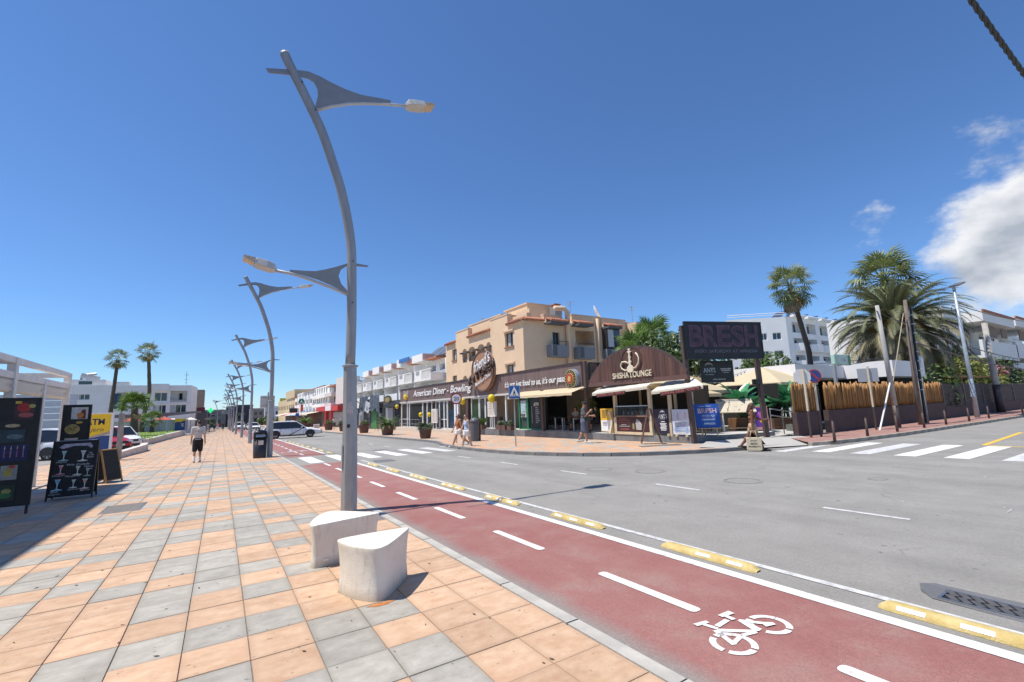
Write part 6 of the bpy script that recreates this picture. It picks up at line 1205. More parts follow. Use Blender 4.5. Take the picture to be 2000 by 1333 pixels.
# ---------------------------------------------------------------- poles and signs of the side street
CP = mat('cream_pole', (.62, .54, .40), .6, .1, 4); CPOLE = mat('concrete_pole', (.40, .385, .36), .85, .15, 3, .2, 30); WPOLE = mat('timber_pole', (.16, .125, .105), .9, .3, 5, .4, 15, stretch=(4, 4, .4))
def sign_pole(name, label, x, y, h, paint=1.05, r=.045):
    t = thing(name, label, 'sign', (x, y, .03)); part('post', MB().cyl((0, 0, paint), (0, 0, h), r), CP, t, local=True); part('post_base', MB().cyl((0, 0, -.05), (0, 0, paint), r), DKBROWN, t, local=True); return t
t = sign_pole('road_sign', 'plain grey back of an octagonal road sign on a cream post', 20.0, 9.35, 2.75); part('plate', MB().prism([(.33 * math.cos(R(22.5 + 45 * k)), .33 * math.sin(R(22.5 + 45 * k))) for k in range(8)], Vector((.0, .06, 2.45)), Vector((.62, -.78, 0)), UP, -.02), mat('sign_back_white', (.62, .62, .60), .5, .05), t, local=True)
t = sign_pole('road_sign', 'round blue and red no parking sign on a cream post', 20.5, 9.2, 2.6); rot = Matrix.Rotation(R(-35), 3, 'Z'); U_ = rot @ Vector((1, 0, 0)); f = Face(t, (0, 0, 0), U_, UP)
def loc_disc(r_, d, m, nm, poly=None): part(nm, MB().prism(poly or ell(0, 0, r_, r_, 28), Vector((0, 0, 2.45)) + U_.cross(Vector((0, 0, 1))) * (.05 + d), U_, UP, .006), m, t, local=True)
loc_disc(.28, 0, pm(.45, .04, .03, .05), 'red_rim'); loc_disc(.23, .008, pm(.02, .07, .28, .05), 'blue_field'); loc_disc(0, .016, pm(.45, .04, .03, .05), 'red_bar', [(-.18, .12), (-.12, .18), (.18, -.12), (.12, -.18)])
t = sign_pole('road_sign', 'grey back of a double rectangular sign before the bamboo', 25.65, 9.15, 2.95); BK = mat('sign_back_grey', (.36, .38, .40), .5, .05)
for x in (-.20, .22): part('plate', MB().box((x * .62 + .03, -x * .78 + .05, 2.54), (.40, .02, .63), rz=math.atan2(-.78, .62)), BK, t, local=True)
t = thing('utility_pole', 'leaning pale concrete pole with a dark painted foot before the bamboo', 'pole', (27.4, 8.9, 0)); part('shaft', MB().tube([(0, 0, 1.1), (-.3, .0, 6.0)], [.12, .085], 10), CPOLE, t, local=True, smooth=True); part('painted_foot', MB().tube([(.06, 0, -.1), (0, 0, 1.1)], [.125, .12], 10), DKBROWN, t, local=True, smooth=True)
part('strut', MB().tube([(-2.0, .05, .0), (-.05, 0, 2.3)], [.036, .036], 7), WHITEM, t, local=True); part('strut_band', MB().tube([(-1.5, .04, .58), (-1.25, .035, .87)], [.039, .039], 7), BLACK, t, local=True)
part('cross_piece', MB().cyl((-.5, 0, 5.7), (-.1, 0, 5.72), .03), GALV, t, local=True)
t = thing('utility_pole', 'dark weathered timber pole wrapped with black cables', 'pole', (30.4, 8.9, 0)); part('shaft', MB().tube([(.0, 0, -.1), (.2, 0, 3), (.55, 0, 6.65)], [.125, .11, .085], 8), WPOLE, t, local=True, smooth=True); part('cable_bundle', MB().tube([(.35, -.12, .1), (.45, -.12, 2.4), (.60, -.1, 4.5), (.85, -.1, 6.3)], [.06, .075, .07, .06], 7), BLACK, t, local=True); part('isolator', MB().lathe((.85, -.12, 3.0), [(.12, 0), (.14, .1), (.14, .5), (.05, .62)], 10), SIGNW, t, local=True)
for k in range(9): part('cable_clip', MB().lathe((.44 + .045 * k, -.12, 1.8 + .5 * k), [(.13, 0), (.13, .05)], 8), GALV, t, local=True)
for k, x in enumerate((30.83, 31.28, 31.7)): solo('conduit_pipe', MB().cyl((x, 9.0, -.05), (x - .02 + .04 * k, 9.0, 2.45), .075), mat('conduit_grey', (.33, .325, .31), .7, .2, 4), 'grey cable conduit pipe at the timber pole, %s of three' % ('left', 'middle', 'right')[k], 'pipe', group='conduit pipes at the timber pole', smooth=True)
solo('guy_wire', MB().cyl((30.6, 8.95, 5.9), (28.6, 9.3, 1.9), .022, n=5), mat('rope', (.45, .38, .27), .8), 'thin pale guy wire slanting down from the timber pole', 'wire')
t = thing('street_light', 'slim galvanised street light with a flat head at the right pavement', 'street lamp', (39.1, 8.7, .03)); part('column', MB().tube([(0, 0, 0), (-.05, 0, 4), (-.1, 0, 8.1)], [.13, .10, .07], 10), mat('pale_galvanised', (.42, .47, .50), .45, .15, 4, metal=.3), t, local=True, smooth=True); part('head', MB().beam((-.3, -.05, 8.25), (3.0, .3, 8.95), .45, .09), mat('dark_head', (.12, .12, .125), .5), t, local=True); part('bracket', MB().cyl((-.1, 0, 8.0), (-.15, 0, 8.35), .09), GALV, t, local=True); part('stickers', MB().tube([(-.01, 0, 1.3), (-.03, 0, 2.4)], [.131, .122], 10, False), pm(.42, .50, .52, .6), t, local=True)
part('wire_loop', MB().tube([(-.08 + .45 * math.cos(a) - .4, .1, 6.7 + .25 * math.sin(a)) for a in [2 * PI * k / 14 for k in range(15)]], .015, 4), BLACK, t, local=True)
t = thing('utility_pole', 'grey concrete pole standing behind the panel fence', 'pole', (49, 9.6, 0)); part('shaft', MB().tube([(.15, 0, 0), (0, 0, 6.8)], [.24, .17], 10), CPOLE, t, local=True, smooth=True); part('painted_foot', MB().tube([(.15, 0, -.1), (.12, 0, 2.1)], [.25, .245], 10), DKBROWN, t, local=True, smooth=True)
for k, x in enumerate((18.65, 21.4, 24.35, 27.5, 30.5, 34.2, 37.9, 45.8)):
    t = thing('bollard', 'dark slim bollard on the side street kerb, %s from the corner' % ('first', 'second', 'third', 'fourth', 'fifth', 'sixth', 'seventh', 'eighth')[k], 'bollard', (x, 7.95, .05), group='bollards along the side street kerb'); part('shaft', MB().lathe((0, 0, 0), [(.05, -.05), (.046, .3), (.032, .70)], 10), BROWNP, t, local=True, smooth=True); part('cap', MB().lathe((0, 0, .70), [(.034, 0), (.03, .03), (.01, .045)], 10), BLACK, t, local=True, smooth=True)
def wire(label, a, b, sag, r0, n=20):
    a = Vector(a); b = Vector(b); pts = []
    for k in range(n + 1): u = k / n; p = a.lerp(b, u); p.z -= sag * 4 * u * (1 - u); pts.append(p)
    solo('overhead_wire', MB().tube(pts, r0, 4), BLACK, label, 'wire', group='thin overhead wires')
wire('black service wire from the street light to the right edge', (39, 8.7, 7.1), (110, 12, 12.4), 1.0, .035); wire('black wire from the timber pole past the date palm to the right', (30.9, 8.9, 5.2), (110, 11, 6.6), 1.6, .035); wire('lower black wire from the timber pole along the side street', (30.9, 8.9, 4.4), (110, 11, 5.4), 1.5, .04); wire('thin wire from the concrete pole to the timber pole', (27.1, 8.9, 5.7), (30.9, 8.9, 5.4), .1, .02); wire('wire leaving the timber pole towards the flat roofed shop', (30.9, 8.9, 4.0), (33, 16, 4.0), .5, .02)
# ---------------------------------------------------------------- big palms and greenery on the right
fan_palm('fan_palm', 'tall fan palm with a curved trunk and dead fronds before the white hotel', (49.3, 22.2, .0), (46.6, 22, 12.3), .27, .20, 32, 1.35, LEAF, 26, .9, seed=31, low=-62, lean=(1.0, 0, 0))
fan_palm('fan_palm', 'tall fan palm whose crown shows above the big date palm', (52.5, 16.4, 0), (52.5, 16.4, 12.2), .4, .3, 48, 1.75, LEAF, 60, 1.6, seed=33, low=-70)
t = thing('date_palm', 'huge date palm with a wide drooping crown and orange fruit', 'palm tree', (44.5, 13.6, 0)); r = random.Random(77); part('trunk', trunk_mesh([(0, 0, -.2), (0, 0, 3), (0, 0, 7.0)], [.75, .6, .55], 14), TRUNK, t, local=True, smooth=True)
part('crown_boss', MB().lathe((0, 0, 6.0), [(.5, 0), (1.05, .6), (1.2, 1.3), (.7, 2.0), (.2, 2.4)], 14), mat('boss_fibre', (.17, .10, .04), .9, .4, 6, .8, 14), t, local=True, smooth=True)
for k in range(300):
    f = (k + .5) / 300; el = R(82 - 158 * f ** .78 + r.uniform(-7, 7)); az = k * 2.39996; m = LEAFD if f < .42 else (LEAFO if f < .74 else DEAD)
    place(FEATH[1 + k % 2] if f < .35 else FEATH[k % 3], m, t, Vector((math.cos(az) * .5, math.sin(az) * .5, 7.7 - 1.6 * f)), az, el, r.uniform(-.5, .5), (1.15 if f < .5 else 1.28) * r.uniform(.85, 1.08))
FRU = mat('orange_dates', (.50, .22, .02), .6, .4, 18)
for k in range(16):
    az = k * 2.4; q = Vector((math.cos(az) * 1.25, math.sin(az) * 1.25, 6.9 + .35 * math.sin(k * 1.7))); part('fruit_cluster', leaf_cloud([((0, 0, 0), .5)], 160, .09, k), FRU, t, local=True).location = q
G4 = mat('yellow_shrub', (.12, .15, .03), .55, 0, 2, col2=(.24, .26, .06), trans=.2)
for k, (nm, lb, x, y, h, e, n, sz, m) in enumerate((('broadleaf_tree', 'dark green broadleaf tree behind the billboard left post', 25.4, 19.8, 6.2, 1.5, 5200, .17, G1), ('broadleaf_tree', 'dark glossy tree right of the billboard before the hotel', 31.5, 17.5, 5.5, 2.2, 4600, .17, G1), ('broadleaf_tree', 'dark tree directly behind the billboard and banner', 27.3, 19.5, 6.4, 1.7, 3600, .17, G1), ('shrub', 'yellow green bush against the panel fence under the date palm', 53, 12.4, 4.2, 2.0, 3200, .17, G4), ('broadleaf_tree', 'dark green tree between the date palm and the white house', 58, 15.5, 6.8, 2.2, 4000, .2, G1), ('oleander', 'oleander bush with pink flowers over the panel fence', 61, 12.3, 4.6, 1.8, 2600, .17, G3), ('shrub', 'pointed green bush at the right edge above the fence', 72, 12.6, 5.2, 3.2, 4200, .2, G1), ('shrub', 'low light green hedge at the far right behind the fence', 86, 12.2, 4.2, 5.0, 4000, .22, G2), ('broadleaf_tree', 'shadowy tree filling the gap behind the date palm trunk', 46, 17.5, 4.5, 5, 4200, .25, G1), ('shrub', 'shady shrubs under the date palm behind the bamboo', 40.5, 12.5, 3.2, 2.6, 2800, .16, G1))):
    t = bush(nm, lb, 'tree' if 'tree' in nm else 'bush', (x, y, 0), (e, e * .8), h, n, sz, m, 60 + k, rad=1.25, nc=15)
    if nm == 'oleander': part('flowers', leaf_cloud(clumps((0, -.6, 3.4), (1.4, .6, .7), 8, .45, 9), 420, .13, 5), PINKF, t, local=True)
fan_palm('fan_palm', 'bright fan palm beside the tan building', (24.4, 22.0, .2), (24.4, 22.0, 4.9), .25, .22, 36, 1.05, LEAFB, 4, seed=41, low=-45, group='palms behind the lounge'); fan_palm('fan_palm', 'taller fan palm with a brown skirt beside the dark tree', (26.6, 22.6, .2), (26.6, 22.6, 6.2), .25, .24, 34, 1.05, LEAFB, 30, 1.6, seed=43, low=-40, group='palms behind the lounge')
t = thing('playground_frame', 'orange timber frame above the panel fence', 'frame', (50, 12, 2)); OT = mat('orange_timber', (.42, .17, .05), .7, .2, 3); part('rail', MB().beam((43.5, 10.8, 2.75), (58.5, 11, 2.85), .14, .14), OT, t); 
for x in (46.3, 48.8, 57.5): part('upright', MB().beam((x, 10.85, 2.1), (x, 10.85, 3.1), .16), OT, t)
# ---------------------------------------------------------------- white hotel
HW = mat('hotel_white', (.82, .80, .755), .85, .03, .5); t = thing('hotel', 'four storey white hotel with curved balconies behind the trees', 'building', (95, 47, 0)); OL = Vector((81, 52, -1))
hx0, hx1 = 92.0, 121.0; rows = (8.0, 11.4, 14.6); xs = [94.2 + 5.6 * k for k in range(5)]
holes = [(x - hx0, x - hx0 + 3.9, z + 1.0 - .2, z + 3.1 - .2) for z in rows for x in xs]; mb = MB().wall((hx0, 45, -1), XV, UP, hx1 - hx0, 18.4, holes, 1.2, True); mb.quad((hx0, 45, 17.4), (hx1, 45, 17.4), (hx1, 60, 17.4), (hx0, 60, 17.4)); part('front_wall', mb, HW, t)
lw = [(6.2, 7.4, 13.9, 15.3), (8.4, 10.0, 13.9, 15.3), (6.2, 7.4, 10.4, 11.8), (8.4, 10.0, 10.4, 11.8)]; part('left_wall', MB().wall((83.6, 52.2, -1), Vector((8.35, -7.2, 0)).normalized(), UP, 11.1, 18.3, lw, .3), HW, t)
for q in lw: window(t, (83.6, 52.2, -1), Vector((8.35, -7.2, 0)).normalized(), UP, *q, .25, n=2, fw=.1)
for z in rows:
    for x in xs:
        window(t, (hx0, 45, -1), XV, UP, x - hx0 + .4, x - hx0 + 3.5, z + .85, z + 2.8, 1.1, n=3, fw=.1, curtain=.3)
        if z < 14: part('balcony', MB().tube([(x + 1.95, 45.5, z - .9), (x + 1.95, 45.5, z - .6), (x + 1.95, 45.5, z + .75)], [2.1, 2.2, 2.2], 22), HW, t, smooth=False)
        else: part('cornice', MB().bb(x - .4, x + 3.9, 44.2, 44.98, 17.4, 17.8), HW, t)
part('roof_rail', MB().cyl((84, 52, 18.2), (92, 45.2, 18.2), .06, n=4).cyl((92, 45.2, 18.2), (121, 45.2, 18.2), .06, n=4).cyl((84, 52, 17.8), (92, 45.2, 17.8), .05, n=4), WHITEM, t)
for k in range(11): part('rail_post', MB().cyl((92 + 2.9 * k, 45.2, 17.4), (92 + 2.9 * k, 45.2, 18.2), .05, n=4), WHITEM, t)
for k in range(6): part('solar_panel', MB().beam((93 + 4.4 * k, 47, 17.5), (95.6 + 4.4 * k, 47, 19.0), 1.6, .12, up=(0, 1, 0)) if False else MB().box((94.5 + 4.4 * k, 47.5, 18.3), (3.4, 2.0, .1), m=Matrix.Rotation(R(-30), 3, 'Y')), mat('solar_blue', (.05, .07, .12), .2), t)
# right-hand white house
t = thing('white_house', 'white terraced house with roofed balconies at the right edge', 'building', (70, 14, 0)); part('wall', MB().bb(58, 63.4, 14, 24, 0, 9.9), HW, t); part('wall', MB().bb(63.4, 100, 16.0, 24, 0, 9.4), HW, t)
RT = mat('roof_tile', (.40, .16, .09), .8, .3, 6, .5, 12, objvar=.15)
for k, (x0, x1, zf) in enumerate(((64.2, 76.5, 0), (77.3, 92, .35))):
    part('roof_slab', MB().bb(x0, x1, 12.6, 16, 8.65 + zf, 9.7 + zf), HW, t); part('tile_edge', MB().bb(x0 - .1, x1 + .1, 12.45, 12.6, 9.6 + zf, 9.82 + zf), RT, t); part('balcony', MB().bb(x0 - 1.2, x1, 12.7, 12.95, 4.9 + zf, 6.7 + zf).bb(x0 - 1.2, x1, 12.95, 16, 4.9 + zf, 5.15 + zf), HW, t); part('rail', MB().cyl((x0 - 1.2, 12.8, 7.05 + zf), (x1, 12.8, 7.05 + zf), .05, n=5), GALV, t)
    part('door', MB().bb(x0 + 1.0, x0 + 3.6, 15.9, 15.98, 5.15 + zf, 8.1 + zf), GLASS, t); part('door', MB().bb(x0 + 7, x0 + 9, 15.9, 15.98, 5.15 + zf, 8.1 + zf), GLASS, t); part('blind', MB().bb(x0 + 4.5, x0 + 7.2, 13.2, 13.3, 7.3 + zf, 8.5 + zf), mat('slatted_blind', (.24, .17, .12), .8, .2, 6), t); part('blind', MB().bb(x0 + 9.5, x0 + 11.6, 13.2, 13.3, 7.5 + zf, 8.5 + zf), mat('slatted_blind', (.24, .17, .12), .8), t)
part('aerial', MB().cyl((66, 17, 9.6), (66, 17, 12.6), .05, n=5).cyl((65.2, 17, 12), (66.8, 17, 12.1), .03, n=4).cyl((65.4, 17, 11.4), (66.6, 17, 11.5), .03, n=4), GALV, t)
# ---------------------------------------------------------------- tan apartment building
TAN = mat('tan_render', (.74, .53, .345), .9, .05, .8, .2, 30); TAN2 = mat('darker_tan_render', (.70, .51, .34), .9, .04, 1); RT = mat('roof_tile', (.40, .16, .09), .8); SLAB = mat('grey_balcony', (.22, .235, .25), .7, .08, 1); SLATE = mat('slate_eave', (.10, .11, .12), .8); FRD = mat('frame_dark', (.035, .032, .030), .5); TRIM = mat('pale_coping', (.66, .50, .36), .9)  # second tan is slightly darker, for eave blocks and down pipes
tb = thing('apartment_building', 'tan three storey apartment building with tiled eaves above the diner', 'building', (21, 36, 0)); YC = 29.67
holes = [(44.6 - 43.0, 44.6 - 41.95, 6.66, 7.80), (44.6 - 32.45, 44.6 - 31.2, 6.66, 7.84), (44.6 - 43.0, 44.6 - 42.0, 4.0, 5.06), (44.6 - 32.4, 44.6 - 31.2, 4.0, 5.15)]
arch_u = [(4.05, 4.95, 7.0), (5.35, 6.7, 7.05), (7.2, 8.5, 7.1), (8.9, 9.7, 7.15)]
for z0, z1 in ((6.15, 7.10), (3.6, 4.45)):
    for a, b, z in arch_u: holes.append((a, b, z0, z1))
w_ = MB().wall((20, 44.6, 0), XW, UP, 44.6 - YC, 8.5, holes, .35, False); part('street_wall', w_, TAN, tb)
for k, h in enumerate(holes[:4]): window(tb, (20, 44.6, 0), XW, UP, *h, .25, n=2, fm=FRD, curtain=(.5, .55, .5, 1.0)[k], fw=.06)
for u0, u1, z in ((2.1, 3.2, 0), (12.0, 13.6, 0)): pass
for u0, u1, zz in ((12.0, 13.6, 7.92), (12.0, 13.6, 5.22)): part('window_hood', MB().bb(19.86, 20.0, 44.6 - u1, 44.6 - u0, zz, zz + .12), TRIM, tb)
part('sill', MB().bb(19.9, 20, 44.6 - 13.55, 44.6 - 12.1, 6.54, 6.65), mat('sill_brick', (.30, .15, .09), .8), tb); part('sill', MB().bb(19.9, 20, 44.6 - 2.7, 44.6 - 1.55, 6.54, 6.65), mat('sill_brick', (.30, .15, .09), .8), tb)
for z0, z1 in ((6.15, 7.10), (3.6, 4.45)):
    for a, b, z in arch_u:
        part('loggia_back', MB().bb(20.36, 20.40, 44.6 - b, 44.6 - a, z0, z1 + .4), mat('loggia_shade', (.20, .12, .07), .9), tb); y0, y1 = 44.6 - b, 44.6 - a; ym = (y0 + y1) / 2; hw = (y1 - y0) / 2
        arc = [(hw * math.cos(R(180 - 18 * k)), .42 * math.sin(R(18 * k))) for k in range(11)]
        part('arch_shade_plate', MB().prism([(-hw, 0)] + [(x, v) for x, v in arc] + [(hw, 0)], (19.985, ym, z1), XW, UP, .012), mat('loggia_shade', (.20, .12, .07), .9), tb)  # plate on solid wall, an opening's shade painted by its dark colour
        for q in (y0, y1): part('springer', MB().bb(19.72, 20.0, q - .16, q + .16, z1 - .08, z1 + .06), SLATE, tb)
        part('loggia_rail', MB().bb(20.06, 20.10, y0, y1, z0, z0 + .45), mat('loggia_iron', (.07, .05, .04), .6), tb)
# stepped parapets and tiled eaves, street side
def parapet(y0, y1, z0, z1, x0=20.0, x1=20.4): part('parapet', MB().bb(x0, x1, y0, y1, z0, z1), TAN, tb); part('coping', MB().bb(x0 - .04, x1 + .04, y0 - .02, y1 + .02, z1, z1 + .1), TRIM, tb)
parapet(39.3, 42.1, 8.5, 9.4); parapet(32.0, 34.9, 8.5, 9.4); part('parapet', MB().bb(20.5, 20.9, 35.0, 39.2, 8.5, 9.0), TAN, tb); part('coping', MB().bb(20.45, 20.95, 35.0, 39.2, 9.0, 9.08), TRIM, tb); part('parapet', MB().bb(20.5, 20.9, 29.8, 31.9, 8.5, 9.2), TAN, tb)
def tiles(p0, p1, depth, drop, n, nrm):
    p0 = Vector(p0); p1 = Vector(p1); nrm = Vector(nrm)
    for k in range(n): c = p0.lerp(p1, (k + .5) / n); part('roof_tile', MB().tube([c, c + nrm * depth + Vector((0, 0, -drop))], (p1 - p0).length / n * .52, 6), RT, tb)
tiles((20.3, 39.2, 8.78), (20.3, 35.0, 8.78), .55, .28, 18, (-1, 0, 0)); tiles((20.3, 31.95, 8.78), (20.3, 29.6, 8.78), .55, .28, 10, (-1, 0, 0)); tiles((20.3, 44.5, 8.72), (20.3, 42.2, 8.72), .55, .28, 10, (-1, 0, 0))
part('eave', MB().bb(19.8, 20.5, 29.6, 31.95, 8.40, 8.50), TRIM, tb); part('eave', MB().bb(19.8, 20.5, 35, 39.2, 8.40, 8.50), TRIM, tb)
# side facing the lounge, with recessed bays
sh = [(22.92 - 20, 23.65 - 20, 6.6, 7.72), (25.4 - 20, 27.55 - 20, 6.75, 8.05), (22.92 - 20, 23.65 - 20, 3.6, 4.9)]
part('side_wall', MB().wall((20, YC, 0), XV, UP, 14.5, 8.6, sh, .3), TAN, tb); part('bay_back', MB().quad((25.2, YC + 1.6, 6.75), (27.7, YC + 1.6, 6.75), (27.7, YC + 1.6, 8.1), (25.2, YC + 1.6, 8.1)).quad((25.4, YC + .3, 6.75), (25.4, YC + 1.6, 6.75), (25.4, YC + 1.6, 8.1), (25.4, YC + .3, 8.1)).quad((27.55, YC + .3, 6.75), (27.55, YC + 1.6, 6.75), (27.55, YC + 1.6, 8.1), (27.55, YC + .3, 8.1)), TAN, tb)
window(tb, (20, YC, 0), XV, UP, *sh[0], .25, n=2, fm=FRD, fw=.06); window(tb, (20, YC, 0), XV, UP, *sh[2], .25, n=2, fm=FRD, fw=.06); window(tb, (25.2, YC + 1.58, 6.75), XV, UP, .35, 1.15, 0, 1.2, .0, n=1, fm=FRD, curtain=.7, fw=.06)
for x0, x1, z0, z1, r_ in ((22.25, 23.98, 5.58, 6.55, .78), (25.1, 26.85, 5.5, 6.5, .78), (28.4, 30.1, 5.6, 6.45, .6)):
    b = part('balcony', MB().bb(x0, x1, YC - r_, YC - .01, z0, z1), SLAB, tb, bevel=.02); part('balcony_rail', MB().cyl((x0, YC - r_ + .05, z1 + .3), (x1, YC - r_ + .05, z1 + .3), .025, n=5).cyl((x0 + .02, YC - r_ + .05, z1), (x0 + .02, YC - r_ + .05, z1 + .3), .02, n=5).cyl((x1 - .02, YC - r_ + .05, z1), (x1 - .02, YC - r_ + .05, z1 + .3), .02, n=5), FRD, b); part('slate_front_board', MB().bb(x0 + .06, x0 + .5, YC - r_ - .02, YC - r_, z0 + .06, z1 - .06), SLATE, b)  # each balcony front carries a slate coloured board
# enclosed bay window at the right
bw = part('bay_window', MB().bb(28.5, 30.1, YC - .6, YC - .01, 6.5, 8.35), FRD, tb); part('pane', MB().bb(28.62, 29.3, YC - .64, YC - .6, 6.65, 8.2), mat('blind_slats', (.5, .52, .52), .6, .2, 12), bw); part('pane', MB().bb(29.36, 30.0, YC - .64, YC - .6, 6.65, 8.2), GLASS, bw)
for x0, x1 in ((22.1, 24.0), (25.0, 26.7), (28.45, 30.15)):
    part('eave_board', MB().bb(x0, x1, YC - .95, YC - .01, 8.30, 8.46), SLATE, tb); tiles((x0, YC - .2, 8.80), (x1, YC - .2, 8.80), .8, .28, 9, (0, -1, 0)); part('eave_block', MB().bb(x0, x1, YC - .3, YC - .01, 8.46, 8.72), TAN2, tb)
tiles((20.0, YC - .02, 8.76), (21.95, YC - .02, 8.76), .35, .2, 9, (0, -1, 0))
for a, b, z in ((22.1, 24.0, 9.1), (25.1, 28.4, 9.35), (28.5, 31.6, 9.3), (31.7, 34.4, 9.1)): part('parapet', MB().bb(a, b, YC + .02, YC + .4, 8.6, z), TAN, tb); part('coping', MB().bb(a - .03, b + .03, YC - .02, YC + .44, z, z + .09), TRIM, tb)
part('corner_mass', MB().bb(31.7, 34.5, YC - 1.2, YC - .01, 3, 9.0), TAN, tb); part('down_pipe', MB().tube([(23.2, YC - .1, 9.75), (24.2, YC - .15, 9.8), (24.45, YC - .2, 9.5), (24.45, YC - .2, 3.5)], .22, 10), TAN2, tb, smooth=True); part('down_pipe', MB().cyl((27.9, YC - .1, 9.2), (27.9, YC - .1, 4), .14), TAN2, tb, smooth=True)
part('grey_flue', MB().bb(24.6, 24.75, YC - .1, YC - .01, 3.5, 9.2), SLAB, tb)
part('roof', MB().quad((20, 29.7, 8.55), (34.5, 29.7, 8.55), (34.5, 44.6, 8.55), (20, 44.6, 8.55)), TRIM, tb)
part('penthouse', MB().bb(20.4, 26.4, 33.7, 40, 8.56, 9.75), TAN, tb); part('penthouse_coping', MB().bb(20.35, 26.45, 33.64, 40, 9.75, 9.84), TRIM, tb); part('stair_tower', MB().bb(23.2, 26.8, 33.6, 37.5, 9.84, 11.0), TAN, tb); part('stair_coping', MB().bb(23.1, 26.9, 33.5, 37.6, 11.0, 11.1), TRIM, tb); part('roof_box', MB().bb(21.6, 23.4, 31, 33, 8.56, 9.9), TAN, tb); ch = part('chimney', MB().bb(25.3, 26.1, 32.2, 33.0, 8.56, 10.7), SLAB, tb); part('chimney_cap', MB().bb(25.35, 26.05, 32.25, 32.95, 10.85, 10.95).bb(25.4, 25.5, 32.3, 32.9, 10.7, 10.85).bb(25.9, 26.0, 32.3, 32.9, 10.7, 10.85), RT, ch)
def aerial(x, y, z, h, nm='aerial'): part(nm, MB().cyl((x, y, z), (x, y, z + h), .03, n=5).cyl((x - .5, y, z + h - .1), (x + .5, y, z + h - .1), .018, n=4).cyl((x - .3, y, z + h - .4), (x + .3, y, z + h - .4), .015, n=4).cyl((x, y - .4, z + h - .2), (x, y + .4, z + h - .2), .015, n=4), GALV, tb)
aerial(21, 38.2, 9.0, 1.4); aerial(28.2, 33.5, 8.6, 3.1); aerial(34, 31, 9.0, 2.2, 'whip_aerial'); part('satellite_dish', MB().lathe((0, 0, 0), [(.02, 0), (.35, .05), (.62, .18), (.60, .19), (.3, .07), (0.01, .02)], 18, False), SIGNW, tb).matrix_local = Matrix.Translation(Vector((29.6, 31.5, 10.2)) - tb.location) @ Matrix.Rotation(R(55), 4, 'Y') @ Matrix.Rotation(R(40), 4, 'X') @ Matrix.Scale(1.25, 4)
# ---------------------------------------------------------------- white hotel row further down
wr = thing('apartment_building', 'long white apartment building with slatted balconies past the tan one', 'building', (20, 58, 0)); WR = mat('row_white', (.82, .80, .76), .85, .03, .6)
hl = []
for k in range(6):
    y = 45.3 + 5.65 * k
    hl += [(77.5 - (y + 1.5), 77.5 - y, 6.0, 6.75), (77.5 - (y + 4.1), 77.5 - (y + 2.6), 6.0, 6.75), (77.5 - (y + 3.6), 77.5 - (y + 2.2), 3.7, 4.6)]
part('wall', MB().wall((20.2, 77.5, -1), XW, UP, 77.5 - 44.7, 8.4, [(a, b, c + 1, d + 1) for a, b, c, d in hl], .3), WR, wr)
for a, b, c, d in hl: window(wr, (20.2, 77.5, -1), XW, UP, a, b, c + 1, d + 1, .25, n=2, fw=.08, curtain=.25)
part('gable', MB().bb(20.2, 30, 44.7, 44.9, 3, 7.4), WR, wr); part('roof', MB().bb(20.2, 30, 44.9, 77.5, 7.25, 7.4), WR, wr)
for k in range(6):
    y = 45.0 + 5.65 * k; b = part('balcony', MB().bb(18.4, 20.2, y, y + 5.0, 4.85, 5.0).bb(18.4, 18.52, y + 2.6, y + 5.0, 5.0, 6.05).bb(18.4, 20.2, y, y + .1, 5.0, 6.0 if k else 5.6).bb(18.4, 20.2, y + 4.9, y + 5.0, 5.0, 6.0), WR, wr)
    for j in range(8): part('slat', MB().beam((18.46, y + .15 + .30 * j, 5.02), (18.46, y + .45 + .30 * j, 5.98), .07, .09, up=(1, 0, 0)), WR, b)
    part('top_rail', MB().bb(18.38, 18.54, y, y + 2.6, 5.97, 6.06), WR, b); part('recess_shade_plate', MB().bb(18.36, 18.42, y + 3.3, y + 4.3, 5.6, 6.0), mat('recess_grey', (.35, .35, .36), .9), b)  # raised grey plate, the shade of a recess is put into its colour
    part('arch_divider', MB().prism([(.0, .0), (1.7, 0), (1.7, .5), (1.2, .95), (.5, 1.0), (0, .9)], (18.45, y + 5.15, 5.9), XV, UP, .12), WR, wr)
    part('lower_balcony', MB().bb(18.5, 20.2, y, y + 5.0, 3.05, 3.9), WR, wr); part('lower_arch', MB().prism([(0, 0), (1.6, 0), (1.6, .7), (.9, 1.0), (0, .7)], (18.5, y + 5.15, 3.9), XV, UP, .12), WR, wr)
    if k < 5: part('roof_room', MB().bb(18.9, 23, y + 3.6, y + 7.0, 7.2, 8.05 + .12 * (k % 2)), WR, wr); part('pink_side', MB().bb(18.95, 22.9, y + 3.58, y + 3.6, 7.42, 8.0), mat('pink_render', (.62, .45, .40), .9), wr)
    part('tile_strip', MB().bb(19.2, 20.4, y + .4, y + 3.5, 7.25, 7.42), RT, wr)
for k in range(3): part('solar_panel', MB().box((21.0, 45.6 + 2.2 * k, 8.35), (2.3, 2.0, .1), m=Matrix.Rotation(R(-38), 3, 'Y')), mat('solar_grey', (.14, .15, .16), .3), wr)
part('blue_roof_sign', MB().bb(18.7, 18.8, 52.6, 56.2, 7.62, 8.1), pm(.04, .15, .42, .05), wr); part('shop_front', MB().bb(17.2, 20.2, 49.2, 77.5, -1, 2.9), mat('shop_dark', (.08, .08, .085), .7, .3, .6), wr)
for k in range(8): part('shop_window', MB().bb(17.14, 17.2, 50.4 + 3.3 * k, 52.9 + 3.3 * k, -.5, 2.1), (GLASS, pm(.30, .32, .33), GLASS, pm(.03, .20, .05))[k % 4], wr)
